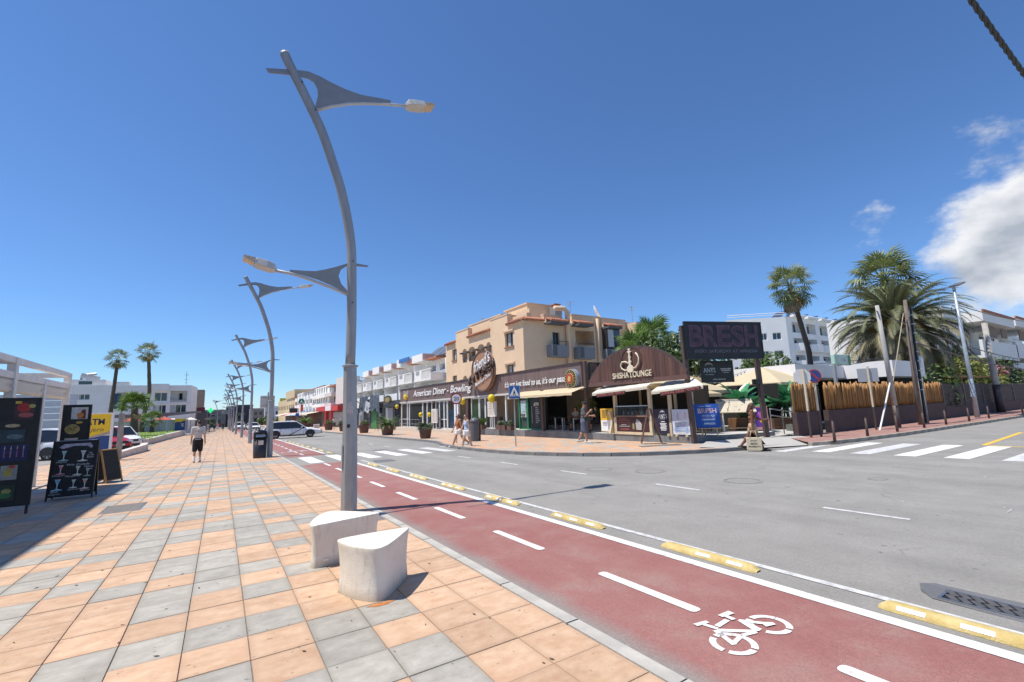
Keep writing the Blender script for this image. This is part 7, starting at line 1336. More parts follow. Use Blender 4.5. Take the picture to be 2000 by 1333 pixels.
part('white_fascia', MB().bb(16.9, 17.2, 62, 74, 2.3, 3.4), SIGNW, wr); part('shop_column', MB().bb(17.0, 17.2, 49.2, 50.2, -.5, 2.9), mat('cream_tile', (.5, .42, .34), .8, .3, 3), wr)
t = thing('tarpaulin', 'grey plastic tarpaulins hanging loose over a closed shop sign', 'tarpaulin', (17, 60, 0)); TP = mat('tarp_grey', (.085, .095, .115), .35, .35, 4, .6, 8)
for k, (a, b, z0) in enumerate(((57.8, 62.2, 1.4), (62.8, 67.6, 1.3))):
    mb = MB(); n, m_ = 16, 8; q_ = random.Random(k)
    for i in range(n + 1):
        for j in range(m_ + 1): u = i / n; v = j / m_; mb.v.append((16.8 - .25 * abs(math.sin(u * 9 + k)) * v - .08 * q_.random(), a + (b - a) * u + .15 * math.sin(v * 4 + u * 5), 3.95 - .2 * math.sin(PI * u * 3) ** 2 - (3.95 - z0 - .8 * abs(math.sin(u * 5 + k))) * v))
    for i in range(n):
        for j in range(m_): q = i * (m_ + 1) + j; mb.f.append((q, q + 1, q + m_ + 2, q + m_ + 1))
    part('sheet', mb, TP, t)
part('pale_sheet', MB().ngon([(16.6, 61.5, 2.9), (16.55, 63.5, 3.2), (16.55, 64.2, 1.9), (16.6, 62.6, 1.5), (16.6, 61.6, 2.0)]), mat('pale_sheet', (.50, .53, .56), .4, .3, 5), t)
t = thing('oval_sign', 'dark oval hanging sign with gold lettering left of the diner', 'sign', (16.8, 53, 2.6)); part('plate', MB().prism(ell(0, 0, 1.35, .52, 28), (16.75, 54.2, 3.05), XW, UP, .1), pm(.05, .045, .03), t); part('gold_panel', MB().prism(ell(0, 0, .95, .30, 24), (16.64, 54.2, 3.05), XW, UP, .02), pm(.30, .22, .06, .4), t); part('bracket', MB().bb(16.6, 17.2, 49.8, 55.8, 2.15, 2.5), BLACK, t)
t = thing('blue_sign', 'tall dark blue hanging sign right of the near lamp post', 'sign', (15.4, 63, 0)); part('panel', MB().bb(15.35, 15.45, 66.2, 69.4, 3.1, 5.0), pm(.012, .035, .14, .1), t); part('frame', MB().bb(15.3, 15.5, 65.8, 66.0, -.6, 5.2).bb(15.3, 15.5, 65.8, 69.6, 5.05, 5.2), BLACK, t); part('stay', MB().beam((15.4, 65.9, 3.6), (15.6, 62.0, 2.7), .08), BLACK, t)
# ---------------------------------------------------------------- further buildings down the right side
def block(name, label, x, y0, y1, zt, m, floors, win=1.6, gap=3.2, extra=True):
    t = thing(name, label, 'building', (x, (y0 + y1) / 2, gz(y0))); hl = []
    n = int((y1 - y0 - .8) / gap)
    for z in floors:
        for k in range(n): hl.append((.8 + gap * k, .8 + gap * k + win, z + 2, z + 3.3))
    part('wall', MB().wall((x, y1, -2), XW, UP, y1 - y0, zt + 2, hl, .25), m, t); part('end_wall', MB().quad((x, y0, -2), (x + 9, y0, -2), (x + 9, y0, zt), (x, y0, zt)), m, t); part('roof', MB().quad((x, y0, zt), (x + 9, y0, zt), (x + 9, y1, zt), (x, y1, zt)), m, t)
    for a, b, c, d in hl: part('window', MB().quad((x + .2, y1 - a, c - 2), (x + .2, y1 - b, c - 2), (x + .2, y1 - b, d - 2), (x + .2, y1 - a, d - 2)), GLASS, t)
    return t
t = block('apartment_building', 'narrow cream balconied block behind the red shop', 18.2, 80, 94, 7.2, mat('off_white', (.66, .62, .57), .9, .04, 1), (3.9, 5.8)); part('tower', MB().bb(17.4, 20, 80.5, 87.5, 3.3, 7.9), mat('off_white', (.66, .62, .57), .9), t); part('balcony', MB().bb(16.7, 18.2, 88, 94.5, 4.85, 5.55).bb(16.7, 18.2, 88, 94.5, 3.0, 3.6), mat('off_white', (.66, .62, .57), .9), t); part('tile_strip', MB().bb(17.2, 18.2, 87.6, 94.6, 6.7, 6.95), RT, t)
t = block('apartment_building', 'white corner building with a tiled roof and long balconies down the street', 17.9, 96, 142, 7.4, WR, (4.0, 5.9), 1.3, 2.6); part('balcony', MB().bb(17.0, 17.9, 96, 111, 4.9, 5.65).bb(17.0, 17.9, 96, 111, 3.1, 3.7), WR, t); part('tiled_roof', MB().prism([(-.4, 0), (4, 0), (4, .9), (2, .9)], (17.9, 113, 7.4), XV, UP, -17), RT, t); part('end_window', MB().bb(19.2, 20.9, 95.92, 96, 5.7, 6.6), GLASS, t); part('end_window', MB().bb(19.2, 20.9, 95.92, 96, 3.7, 4.7), GLASS, t); part('end_balcony', MB().bb(17.0, 25, 95, 96, 4.9, 5.5), WR, t)
for k in range(6): part('slat_balcony', MB().bb(17.2, 17.9, 112 + 5 * k, 115.6 + 5 * k, 5.2, 6.1).bb(17.2, 17.9, 112 + 5 * k, 115.6 + 5 * k, 3.4, 4.2), WR, t)
t = block('apartment_building', 'cream yellow building with a squat tower at the far right end', 17.6, 143, 190, 6.6, mat('cream_yellow', (.58, .46, .28), .9, .05, .6), (3.4,), 2.0, 4.5); part('tower', MB().bb(17.3, 26, 143, 164, 6.6, 8.9), mat('cream_yellow', (.58, .46, .28), .9), t); part('mauve_door', MB().bb(17.5, 17.58, 145, 151, 1.0, 4.0), pm(.22, .17, .26), t); part('yellow_sign', MB().bb(18, 24, 188, 190, 6.6, 7.9), pm(.42, .40, .06), t)
# shops at street level far down
t = thing('red_shop', 'bright red shop front with white lettering far down the street', 'shop', (17.4, 90, -1)); RD = mat('shop_red', (.58, .035, .03), .5, .08, 2); part('fascia', MB().bb(16.3, 17.4, 80.3, 100.4, 2.15, 3.0), RD, t); part('body', MB().bb(17.4, 18.2, 80.3, 100.4, -1.2, 2.15), mat('shop_interior', (.12, .10, .09), .8, .4, .8), t)
for a, b in ((89.5, 91.4), (94.4, 96.6)): part('red_pillar', MB().bb(17.1, 17.4, a, b, -1.2, 2.15), RD, t)
part('white_sign', MB().bb(16.2, 16.3, 85.6, 90.6, 2.2, 3.0), SIGNW, t); part('window', MB().bb(17.35, 17.4, 81, 89.3, -.4, 1.9), pm(.38, .38, .36, .5), t)
AWC = [(.68, .60, .46), (.60, .45, .38), (.35, .50, .62), (.70, .68, .62), (.62, .16, .14), (.7, .68, .62)]
for k, (a, b) in enumerate(((100.8, 108), (108.5, 117), (118, 127), (128, 138), (139, 149), (150, 165))):
    t = thing('shop_awning', ('cream', 'pinkish', 'pale blue', 'white', 'red', 'long white')[k] + ' shop awning down the right side of the street', 'awning', (16.5, (a + b) / 2, 2), group='awnings down the street'); m = mat('awning_%d' % k, AWC[k], .8, .08, 1)
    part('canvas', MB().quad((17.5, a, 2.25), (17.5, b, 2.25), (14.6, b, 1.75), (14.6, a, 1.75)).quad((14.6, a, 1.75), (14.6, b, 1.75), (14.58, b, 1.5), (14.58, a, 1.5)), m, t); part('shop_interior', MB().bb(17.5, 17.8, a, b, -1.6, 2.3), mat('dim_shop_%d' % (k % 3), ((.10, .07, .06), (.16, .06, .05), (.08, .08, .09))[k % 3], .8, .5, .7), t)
t = thing('arrow_sign', 'round green sign with a tall red vertical banner far down the street', 'sign', (15.6, 116, -1)); part('roundel', MB().prism(ell(0, 0, .62, .62, 20), (15.6, 116.5, 4.75), XV, UP, .1), pm(.02, .18, .12), t); part('arrow', MB().prism([(-.28, -.28), (.28, -.28), (0, .36)], (15.6, 116.38, 4.75), XV, UP, .02), SIGNW, t); part('banner', MB().bb(15.45, 16.0, 116.4, 116.5, 2.4, 4.0), pm(.55, .06, .05), t); part('pole', MB().cyl((15.7, 116.6, -1.2), (15.7, 116.6, 4.1), .06), GALV, t); part('black_panel', MB().bb(13.2, 14.9, 117, 117.2, 2.2, 3.2), BLACK, t)
t = thing('road_sign', 'small blue crossing sign far down the right pavement', 'sign', (12.2, 96, -.9)); part('post', MB().cyl((12.2, 96, -.9), (12.2, 96, 2.0), .04), GALV, t); part('plate', MB().bb(11.9, 12.5, 95.9, 95.94, 1.3, 2.0), pm(.02, .10, .35, .05), t)
solo('concrete_block', MB().bb(14.1, 15.0, 88.6, 89.4, gz(89) + .1, gz(89) + .75), CSEAT, 'white concrete block on the far pavement before the red shop', 'block', bevel=.05)
# ---------------------------------------------------------------- plant tubs on the far pavement
TUB = mat('rust_brown_tub', (.115, .058, .042), .65, .2, 4, .2, 30)
def tub(label, x, y, r0, h, kind, seed):
    z = gz(y) + .12; t = thing('plant_tub', label, 'planter', (x, y, z), group='brown plant tubs on the far pavement'); r = random.Random(seed)
    part('tub', MB().lathe((0, 0, 0), [(r0 * .72, 0), (r0 * .76, .05), (r0 * .98, h - .06), (r0 * 1.03, h - .05), (r0 * 1.03, h), (r0 * .92, h), (r0 * .90, h - .08)], 22, False), TUB, t, local=True, smooth=False); part('soil', MB().lathe((0, 0, h - .09), [(r0 * .92, 0), (.01, .03)], 18, False), mat('soil', (.05, .035, .025), .95), t, local=True)
    if kind == 0:
        for k in range(54): az = k * 2.4; el = R(r.uniform(4, 75)); place(FEATH[k % 3], LEAFB, t, Vector((math.cos(az) * .06, math.sin(az) * .06, h)), az, el, r.uniform(-.3, .3), r0 * .62 * r.uniform(.7, 1.0))
    elif kind == 1:
        for k in range(46): az = k * 2.4; el = R(r.uniform(-8, 62)); place(FANS[k % 3], mat('tub_leaf', (.06, .09, .045), .6, 0, 3, col2=(.12, .15, .08), objvar=.25), t, Vector((math.cos(az) * .1, math.sin(az) * .1, h - .05)), az, el, r.uniform(-.4, .4), r0 * .72 * r.uniform(.7, 1.05))
    else: part('foliage', leaf_cloud(clumps((0, 0, h + .16), (r0 * .6, r0 * .6, .12), 10, .26, seed), 520, .10, seed), G2, t, local=True); part('dry_leaves', leaf_cloud(clumps((0, 0, h + .12), (r0 * .6, r0 * .6, .1), 6, .2, seed + 1), 120, .09, seed), DEAD, t, local=True)
tub('large brown tub with a spiky cycad', 11.7, 38.0, .56, .80, 0, 1); tub('brown tub with a low grey green fan palm nearest the diner door', 11.3, 28.6, .43, .68, 1, 2); tub('brown tub with mixed low plants left of the cycad', 12.0, 46.6, .52, .78, 2, 3); tub('brown tub with a flowering shrub beside the red shop', 12.4, 66.5, .60, .85, 2, 4); tub('brown tub half hidden behind the near lamp post', 12.3, 57.0, .56, .8, 1, 5); tub('brown tub with a green cycad far down the pavement', 12.6, 88, .75, 1.0, 0, 6); tub('farthest brown tub with yellowish foliage', 12.9, 108, .8, 1.1, 2, 7)
# ---------------------------------------------------------------- road signs at the main crossing
t = thing('speed_sign', 'round speed limit sign reading 20 above the crossing women', 'sign', (10.42, 22.0, gz(22) + .12)); n = Vector((-.42, -.9, 0)).normalized(); U = Vector((-n.y, n.x, 0))
part('post', MB().cyl((10.42, 22.03, gz(22)), (10.42, 22.03, 2.5), .03), GALV, t)
for k, (r_, m) in enumerate(((.30, pm(.33, .025, .03, .05)), (.235, SIGNW))): part(('red_rim', 'face')[k], MB().prism(ell(0, 0, r_, r_, 30), Vector((10.42, 22.0, 2.19)) + n * (.03 + .012 * k), U, UP, .01), m, t)
fit_text('lettering', '20', t, BLACK, Vector((10.42, 22, 2.19)) + n * .0535, U, UP, .27, .20, ext=0.002, off=.01)
t = thing('crossing_sign', 'square blue pedestrian crossing sign on a grey post at the kerb', 'sign', (10.98, 17.18, gz(17) + .12)); n = Vector((-.54, -.84, 0)).normalized(); U = Vector((-n.y, n.x, 0)); part('post', MB().cyl((10.98, 17.2, gz(17)), (10.98, 17.2, 2.55), .03), GALV, t); c = Vector((10.98, 17.18, 2.31)) + n * .035
part('plate', MB().prism([(-.25, -.29), (.25, -.29), (.25, .29), (-.25, .29)], c, U, UP, .012), pm(.015, .11, .36, .05), t); f = Face(t, c + n * .012, U, UP); f.rect('white_border', -.235, .235, -.20, .275, SIGNW); f.rect('blue_field', -.225, .225, -.19, .265, pm(.015, .11, .36, .05)); f.poly('white_triangle', [(-.21, -.175), (.21, -.175), (0, .24)], SIGNW)
f.poly('walker', [(-.025, .03), (.02, .03), (.045, -.03), (.03, -.06), (.07, -.14), (.04, -.15), (.0, -.07), (-.05, -.15), (-.08, -.14), (-.03, -.05), (-.05, -.01)], BLACK); f.oval('walker_head', 0, .06, .022, .022, BLACK, 8)
for k in range(4): f.rect('stripe', -.15 + .08 * k, -.11 + .08 * k, -.172, -.152, BLACK)
t = thing('litter_bin', 'dark grey domed litter bin behind the two women', 'litter bin', (11.68, 22.4, gz(22) + .12)); part('body', MB().lathe((0, 0, 0), [(.22, 0), (.23, .05), (.26, .95), (.26, 1.0)], 18), mat('slate_bin', (.10, .11, .125), .5), t, local=True, smooth=True); part('dome', MB().lathe((0, 0, 1.0), [(.27, 0), (.27, .08), (.2, .2), (.05, .26)], 18), mat('slate_bin', (.10, .11, .125), .5), t, local=True, smooth=True); part('post', MB().bb(.22, .34, -.05, .05, 0, 1.1), BLACK, t, local=True)
# ---------------------------------------------------------------- cars
def loft_rows(rows, close=True):
    mb = MB(); n = len(rows[0])
    for r_ in rows: mb.v += r_
    for k in range(len(rows) - 1):
        for j in range(n - (0 if close else 1)): j2 = (j + 1) % n; mb.f.append((k * n + j, k * n + j2, (k + 1) * n + j2, (k + 1) * n + j))
    mb.f.append(tuple(reversed(range(n)))); mb.f.append(tuple(range((len(rows) - 1) * n, len(rows) * n))); return mb
TYRE = mat('tyre', (.018, .018, .018), .85); RIM = mat('alloy', (.42, .42, .43), .3, metal=.6); HLG = mat('headlamp', (.6, .63, .66), .15); TLG = mat('tail_lamp', (.30, .02, .02), .3); CGL = mat('car_glass', (.015, .018, .02), .05, spec=.9)
def car(label, loc, heading, paint, kind='wagon', group=None, stripe=False):
    t = thing('parked_car' if not stripe else 'taxi', label, 'car', loc, heading, group=group); wg = kind == 'wagon'
    belt, roof, ln = (.93, 1.47, 4.75) if wg else (1.06, 1.66, 4.4); h = ln / 2; hw = .91
    st = [(-h, .70, .48, belt - .12), (-h + .06, .82, .34, belt - .03), (-h + .5, .90, .25, belt), (-.9, hw, .22, belt), (.3, hw, .22, belt), (.95, hw, .22, belt - .01), (1.5, .90, .24, belt - .08), (h - .45, .86, .26, belt - .18), (h - .12, .76, .30, belt - .27), (h, .58, .40, belt - .38)]
    rows = []
    for y, w_, zb, zt in st:
        half = [(w_ * .80, zb), (w_ * .97, zb + .10), (w_, zb + (zt - zb) * .45), (w_ * .985, zb + (zt - zb) * .78), (w_ * .93, zt - .02), (w_ * .72, zt + .01)]
        rows.append([(x, y, z) for x, z in half] + [(-x, y, z) for x, z in reversed(half)])
    b = part('body', loft_rows(rows), paint, t, local=True, smooth=True); sb = b.modifiers.new('s', 'SUBSURF'); sb.levels = 1; sb.render_levels = 1
    gh = [(1.05, .70, belt - .03), (.30, .60, roof - .03), (-.4, .62, roof + .0), (-h + .55, .60, roof - .06), (-h + .10, .68, belt - .02)] if wg else [(1.0, .72, belt - .03), (.38, .62, roof - .04), (-.4, .64, roof), (-h + .45, .62, roof - .06), (-h + .12, .70, belt)]
    y0, y1 = gh[0][0], gh[4][0]; top = gh[1:4]
    g = MB(); base = [(.86, y0 - .02), (.88, .2), (.88, -.9), (.80, y1 + .05)]; rt = [(gh[1][1] + .03, gh[1][0]), (gh[2][1] + .04, gh[2][0]), (gh[2][1] + .03, (gh[2][0] + gh[3][0]) / 2), (gh[3][1], gh[3][0])]; zr = [gh[1][2], gh[2][2], gh[2][2] - .01, gh[3][2]]
    i = 0
    for sx in (1, -1):
        for (xb, yb), (xt, yt), z in zip(base, rt, zr): g.v += [(sx * xb, yb, belt - .03), (sx * xt, yt, z)]
    for sd in (0, 8):
        for k in range(3): a = sd + 2 * k; g.f.append((a, a + 2, a + 3, a + 1))
    g.f += [(0, 1, 9, 8), (6, 14, 15, 7), (1, 3, 11, 9), (3, 5, 13, 11), (5, 7, 15, 13)]
    part('windows', g, CGL, t, local=True)
    rf = MB()
    for k in range(3):
        (xa, ya), (xb2, yb2) = rt[k], rt[k + 1]; za, zb2 = zr[k], zr[k + 1]; rf.v += [(-xa, ya, za + .012), (xa, ya, za + .012), (xb2, yb2, zb2 + .012), (-xb2, yb2, zb2 + .012), (-xa * .7, ya, za + .05), (xa * .7, ya, za + .05), (xb2 * .7, yb2, zb2 + .05), (-xb2 * .7, yb2, zb2 + .05)]; q = len(rf.v) - 8
        rf.f += [(q + 4, q + 5, q + 6, q + 7), (q + 1, q + 2, q + 6, q + 5), (q + 3, q, q + 4, q + 7)]
        if k == 0: rf.f.append((q, q + 1, q + 5, q + 4))
        if k == 2: rf.f.append((q + 2, q + 3, q + 7, q + 6))
    part('roof', rf, paint, t, local=True, smooth=True)
    pl = MB()
    for sx in (1, -1):
        for k, wd in ((0, .05), (3, .10)): pl.beam((sx * (base[k][0] + .004), base[k][1], belt - .03), (sx * (rt[k][0] + .006), rt[k][1], zr[k]), wd, .05)
        for k in range(3): pl.beam((sx * (rt[k][0] + .006), rt[k][1], zr[k]), (sx * (rt[k + 1][0] + .006), rt[k + 1][1], zr[k + 1]), .05, .05)
    part('pillars', pl, paint, t, local=True)
    for k, yb in enumerate((-.05, -.95)):
        for sx in (1, -1): part('door_pillar', MB().beam((sx * .885, yb, belt - .02), (sx * .665, yb - .03, roof - .04), .07, .02), BLACK, t, local=True)
    for sx in (1, -1):
        for y in (1.40, -1.33):
            wl = part('wheel', MB().lathe((0, 0, 0), [(.20, -.11), (.31, -.11), (.335, -.07), (.335, .07), (.31, .11), (.20, .11)], 24, False), TYRE, t, local=True); wl.location = (sx * .80, y, .335); wl.rotation_euler = (0, R(90) * sx, 0)
            rm = part('rim', MB().lathe((0, 0, .085), [(.215, 0), (.205, .02), (.19, 0), (.05, .012), (0.01, .02)], 20, False), RIM, wl, local=True)
            for q in range(5): a = 2 * PI * q / 5; part('rim_gap', MB().prism([(.07 * math.cos(a - .2), .07 * math.sin(a - .2)), (.18 * math.cos(a - .28), .18 * math.sin(a - .28)), (.18 * math.cos(a + .28), .18 * math.sin(a + .28)), (.07 * math.cos(a + .2), .07 * math.sin(a + .2))], (0, 0, .105), XV, (0, 1, 0), .004), BLACK, wl, local=True)
            part('wheel_arch', MB().prism([(.40 * math.cos(R(-8 + 196 * k / 14)), .40 * math.sin(R(-8 + 196 * k / 14))) for k in range(15)], (sx * (.905 if sx > 0 else .905), y, .34), (0, 1, 0), UP, .012 * sx), BLACK, t, local=True)
        part('headlamp', MB().box((sx * .60, h - .13, belt - .31), (.32, .20, .12), m=Matrix.Rotation(sx * R(28), 3, 'Z')), HLG, t, local=True, bevel=.02); part('tail_lamp', MB().box((sx * .74, -h + .03, belt - .14), (.26, .08, .16)), TLG, t, local=True, bevel=.02); part('mirror', MB().box((sx * .99, .72, belt + .04), (.16, .10, .12)), paint, t, local=True, bevel=.03)
        for yy in (.35, -.55): part('door_handle', MB().box((sx * (hw + .012), yy - .22, belt - .16), (.02, .16, .03)), paint, t, local=True)
        for yy in (.88, -.05, -.97): part('door_gap', MB().beam((sx * (hw + .003), yy, .36), (sx * (hw - .012), yy, belt - .06), .012, .006), BLACK, t, local=True)
        part('sill', MB().bb(sx * .86, sx * .90, -.95, 1.02, .20, .27), BLACK, t, local=True)
    part('grille', MB().box((0, h - .05, belt - .36), (.9, .10, .16)), BLACK, t, local=True, bevel=.02); part('lower_grille', MB().box((0, h - .05, .40), (1.1, .10, .14)), BLACK, t, local=True); part('number_plate', MB().box((0, h + .012, belt - .50), (.5, .02, .11)), SIGNW, t, local=True)
    if stripe:
        part('door_stripe', MB().beam((hw + .008, -.25, .30), (hw + .002, .95, belt - .02), .012, .06, up=(1, 0, 0)) if False else MB().prism([(-.32, .28), (-.20, .28), (.98, belt - .02), (.86, belt - .02)], (hw + .004, 0, 0), (0, 1, 0), UP, .008), pm(.03, .03, .07, .05), t, local=True); part('crest', MB().box((hw + .008, .22, .70), (.008, .10, .08)), pm(.35, .35, .42), t, local=True); part('crest', MB().box((hw + .006, 1.02, .70), (.008, .07, .09)), pm(.12, .15, .3), t, local=True)
        part('roof_rails', MB().cyl((.60, .1, roof + .06), (.58, -1.7, roof + .02), .02, n=6).cyl((-.60, .1, roof + .06), (-.58, -1.7, roof + .02), .02, n=6), WHITEM, t, local=True)
    return t
CWH = mat('car_white', (.78, .785, .80), .22, spec=.6); CRD = mat('car_red', (.45, .012, .03), .2, spec=.6); CGR = mat('car_grey', (.2, .21, .22), .25, metal=.4)
def face_rz(dx, dy): return math.atan2(dy, dx) - PI / 2
tx = car('white estate taxi with a dark diagonal door stripe turning across the cycle lane', (5.75, 47.9, gz(47.9)), face_rz(.955, -.12), CWH, 'wagon', stripe=True); tx.scale = (1.03, 1.06, 1.03)
car('white off-road car half hidden behind the menu boards', (-8.6, 35.6, gz(35.6)), face_rz(-.8, .35), CWH, 'suv', 'cars parked on the left'); car('bright red car parked behind the cash machine sign', (-6.6, 39.3, gz(39.3)), face_rz(.62, -.78), CRD, 'suv', 'cars parked on the left'); car('white car with a dark grille parked behind the red car', (-6.4, 44.0, gz(44.0)), face_rz(.5, -.86), CWH, 'suv', 'cars parked on the left')
car('white car far down the road, left of two', (3.3, 112, gz(112)), face_rz(.1, -1), CWH, 'suv', 'cars far down the road'); car('white car far down the road behind the lamp posts, right of two', (5.4, 104, gz(104)), face_rz(.15, -1), CWH, 'wagon', 'cars far down the road')
# ---------------------------------------------------------------- people
def capsule(mb, a, b, ra, rb, n=10):
    a = Vector(a); b = Vector(b); d = b - a; L_ = max(d.length, 1e-4); d /= L_; pts = []; rs = []
    for k in (-90, -60, -30, 0): pts.append(a + d * ra * math.sin(R(k))); rs.append(max(.002, ra * math.cos(R(k))))
    for k in (0, 30, 60, 90): pts.append(b + d * rb * math.sin(R(k))); rs.append(max(.002, rb * math.cos(R(k))))
    # keep order even for short segments
    mb.tube(pts, rs, n)
def ellipsoid(mb, c, r, n=14, m=9, rot=None):
    c = Vector(c); i0 = len(mb.v); rot = rot or Matrix.Identity(3)
    for k in range(m + 1):
        a = R(-90 + 180 * k / m)
        for j in range(n): b = 2 * PI * j / n; mb.v.append(tuple(c + rot @ Vector((r[0] * math.cos(a) * math.cos(b), r[1] * math.cos(a) * math.sin(b), r[2] * math.sin(a)))))
    for k in range(m):
        for j in range(n): j2 = (j + 1) % n; mb.f.append((i0 + k * n + j, i0 + k * n + j2, i0 + (k + 1) * n + j2, i0 + (k + 1) * n + j))
def fuse(mb, voxel, smooth=6):
    me = mb.mesh('tmp'); o = bpy.data.objects.new('tmp', me)
    r = o.modifiers.new('r', 'REMESH'); r.mode = 'VOXEL'; r.voxel_size = voxel; r.use_smooth_shade = True
    s = o.modifiers.new('s', 'SMOOTH'); s.iterations = smooth; s.factor = .5
    out_ = evaluate(o); bpy.data.objects.remove(o); out_.polygons.foreach_set('use_smooth', [True] * len(out_.polygons)); return out_
SKIN = {'light': mat('skin_light', (.56, .33, .23), .5, .06, 9), 'tan': mat('skin_tan', (.44, .24, .15), .5, .06, 9), 'dark': mat('skin_dark', (.20, .085, .045), .45, .08, 9)}
HAIR = {'black': mat('hair_black', (.014, .012, .011), .5), 'brown': mat('hair_brown', (.085, .045, .025), .5, .3, 20)}
def person(label, loc, rz, H=1.72, skin='light', hair='brown', longh=0.0, female=False, legs=((18, 8), (-14, 14)), arms=((-12, 14, 8), (14, 14, 8)), head=(0, 0), lean=0.0, top=None, bottom=None, shoes=None, socks=None, cap=None, shades=None, voxel=.011, sit=False, group=None, detail=True, sleeve=.55, leglen=.45, skirt=False, midriff=False):
    t = thing('person', label, 'person', loc, rz, group=group); S = H; sw = (.100 if female else .118) * S; hp = .055 * S; zh = .515 * S
    if sit: zh = .30 * S
    J = {}; hipc = Vector((0, 0, zh)); up = (Matrix.Rotation(R(-lean), 3, 'X') @ Vector((0, 0, 1)))
    P_ = lambda z, y=0: hipc + up * ((z - .515) * S) + Vector((0, y * S, 0))
    sh = P_(.815); neck = P_(.845); 
    def rotx(a): return Matrix.Rotation(R(a), 3, 'X')
    for i, sx in enumerate((1, -1)):
        th, kn = legs[i]; h = hipc + Vector((sx * hp, 0, -.01 * S)); d1 = rotx(th) @ Vector((sx * .02, 0, -1)); k = h + d1.normalized() * .24 * S; d2 = rotx(th - kn) @ Vector((0, 0, -1)); a = k + d2 * .235 * S
        J['hip', i] = h; J['knee', i] = k; J['ank', i] = a; fd = rotx(th - kn + (8 if kn > 25 else 0)) @ Vector((sx * .12, 1, -.12)) if kn > 30 else Vector((sx * .14, 1, 0)); J['toe', i] = a + fd.normalized() * .105 * S + Vector((0, 0, -.022 * S)); J['heel', i] = a - fd.normalized() * .03 * S + Vector((0, 0, -.022 * S))
        sw_, ab, el = arms[i]; s_ = sh + Vector((sx * sw, 0, -.005 * S)); d = (Matrix.Rotation(R(-sx * ab), 3, 'Y') @ rotx(sw_)) @ Vector((0, 0, -1)); e = s_ + d * .17 * S; d3 = (Matrix.Rotation(R(-sx * ab * .6), 3, 'Y') @ rotx(sw_ + el)) @ Vector((0, 0, -1)); wv = e + d3 * .145 * S; J['sho', i] = s_; J['elb', i] = e; J['wri', i] = wv; J['hd', i] = d3
    low = min(min(J['toe', i].z, J['heel', i].z) for i in (0, 1)) - .018 * S
    dz = Vector((0, 0, -low)) if not sit else Vector((0, 0, 0))
    for k in J:
        if k[0] != 'hd': J[k] = J[k] + dz
    hipc = hipc + dz; sh = sh + dz; neck = neck + dz
    P2 = lambda z, y=0: P_(z, y) + dz
    b = MB()
    ellipsoid(b, P2(.53), (.088 * S, .062 * S, .055 * S)); ellipsoid(b, P2(.60), (.074 * S, .055 * S, .06 * S)); ellipsoid(b, P2(.70), ((.078 if female else .092) * S, .062 * S, .075 * S)); ellipsoid(b, P2(.775), ((.080 if female else .100) * S, .055 * S, .05 * S))
    if female:
        for sx in (1, -1): ellipsoid(b, P2(.725, .042) + Vector((sx * .036 * S, 0, 0)), (.034 * S, .03 * S, .034 * S))
    capsule(b, J['sho', 0], J['sho', 1], .036 * S, .036 * S); capsule(b, P2(.82), P2(.875, .008), .034 * S, .031 * S)
    for i in (0, 1):
        capsule(b, J['hip', i], J['knee', i], .056 * S, .036 * S); capsule(b, J['knee', i], J['ank', i], .036 * S, .023 * S); ellipsoid(b, J['knee', i].lerp(J['ank', i], .3) + Vector((0, -.010 * S, 0)), (.034 * S, .034 * S, .06 * S)); capsule(b, J['heel', i], J['toe', i], .024 * S, .018 * S)
        capsule(b, J['sho', i], J['elb', i], .031 * S, .024 * S); capsule(b, J['elb', i], J['wri', i], .024 * S, .017 * S)
        w_ = J['wri', i]; d = J['hd', i]; side = Vector((1, 0, 0)); fwd = d.cross(side).normalized(); capsule(b, w_, w_ + d * .045 * S, .016 * S, .02 * S)
        if detail:
            for q, ln in enumerate((.034, .040, .038, .030)): p0 = w_ + d * .055 * S + fwd * (.020 - .0135 * q) * S; p1 = p0 + (d + side * (.25 if i else -.25)).normalized() * ln * .6 * S; capsule(b, p0, p1, .0072 * S, .0068 * S, 6); capsule(b, p1, p1 + (d * .7 + side * (.6 if i else -.6)).normalized() * ln * .5 * S, .0068 * S, .006 * S, 6)
            capsule(b, w_ + d * .022 * S, w_ + d * .05 * S + fwd * .034 * S, .0085 * S, .0075 * S, 6)
    hc = P2(.93, .012); hr = Matrix.Rotation(R(head[0]), 3, 'Z') @ Matrix.Rotation(R(-head[1]), 3, 'X'); ellipsoid(b, hc + hr @ Vector((0, -.004 * S, .012 * S)), (.043 * S, .053 * S, .052 * S), rot=hr); ellipsoid(b, hc + hr @ Vector((0, .014 * S, -.028 * S)), (.034 * S, .036 * S, .038 * S), rot=hr); ellipsoid(b, hc + hr @ Vector((0, .054 * S, -.008 * S)), (.008 * S, .011 * S, .013 * S), rot=hr)
    for sx in (1, -1): ellipsoid(b, hc + hr @ Vector((sx * .044 * S, -.002 * S, -.004 * S)), (.006 * S, .012 * S, .016 * S), rot=hr)
    bo = part('body', fuse(b, voxel), SKIN[skin], t, local=True)
    e = MB()
    for sx in (1, -1): ellipsoid(e, hc + hr @ Vector((sx * .017 * S, .043 * S, .006 * S)), (.006 * S, .004 * S, .004 * S), 8, 5, hr)
    part('eyes', e, BLACK, t, local=True); e = MB(); ellipsoid(e, hc + hr @ Vector((0, .0475 * S, -.032 * S)), (.013 * S, .004 * S, .004 * S), 8, 5, hr); part('mouth', e, mat('lips', (.30, .09, .08), .5), t, local=True)
    hm = MB(); ellipsoid(hm, hc + hr @ Vector((0, -.013 * S, .020 * S)), (.0485 * S, .052 * S, .052 * S), rot=hr)
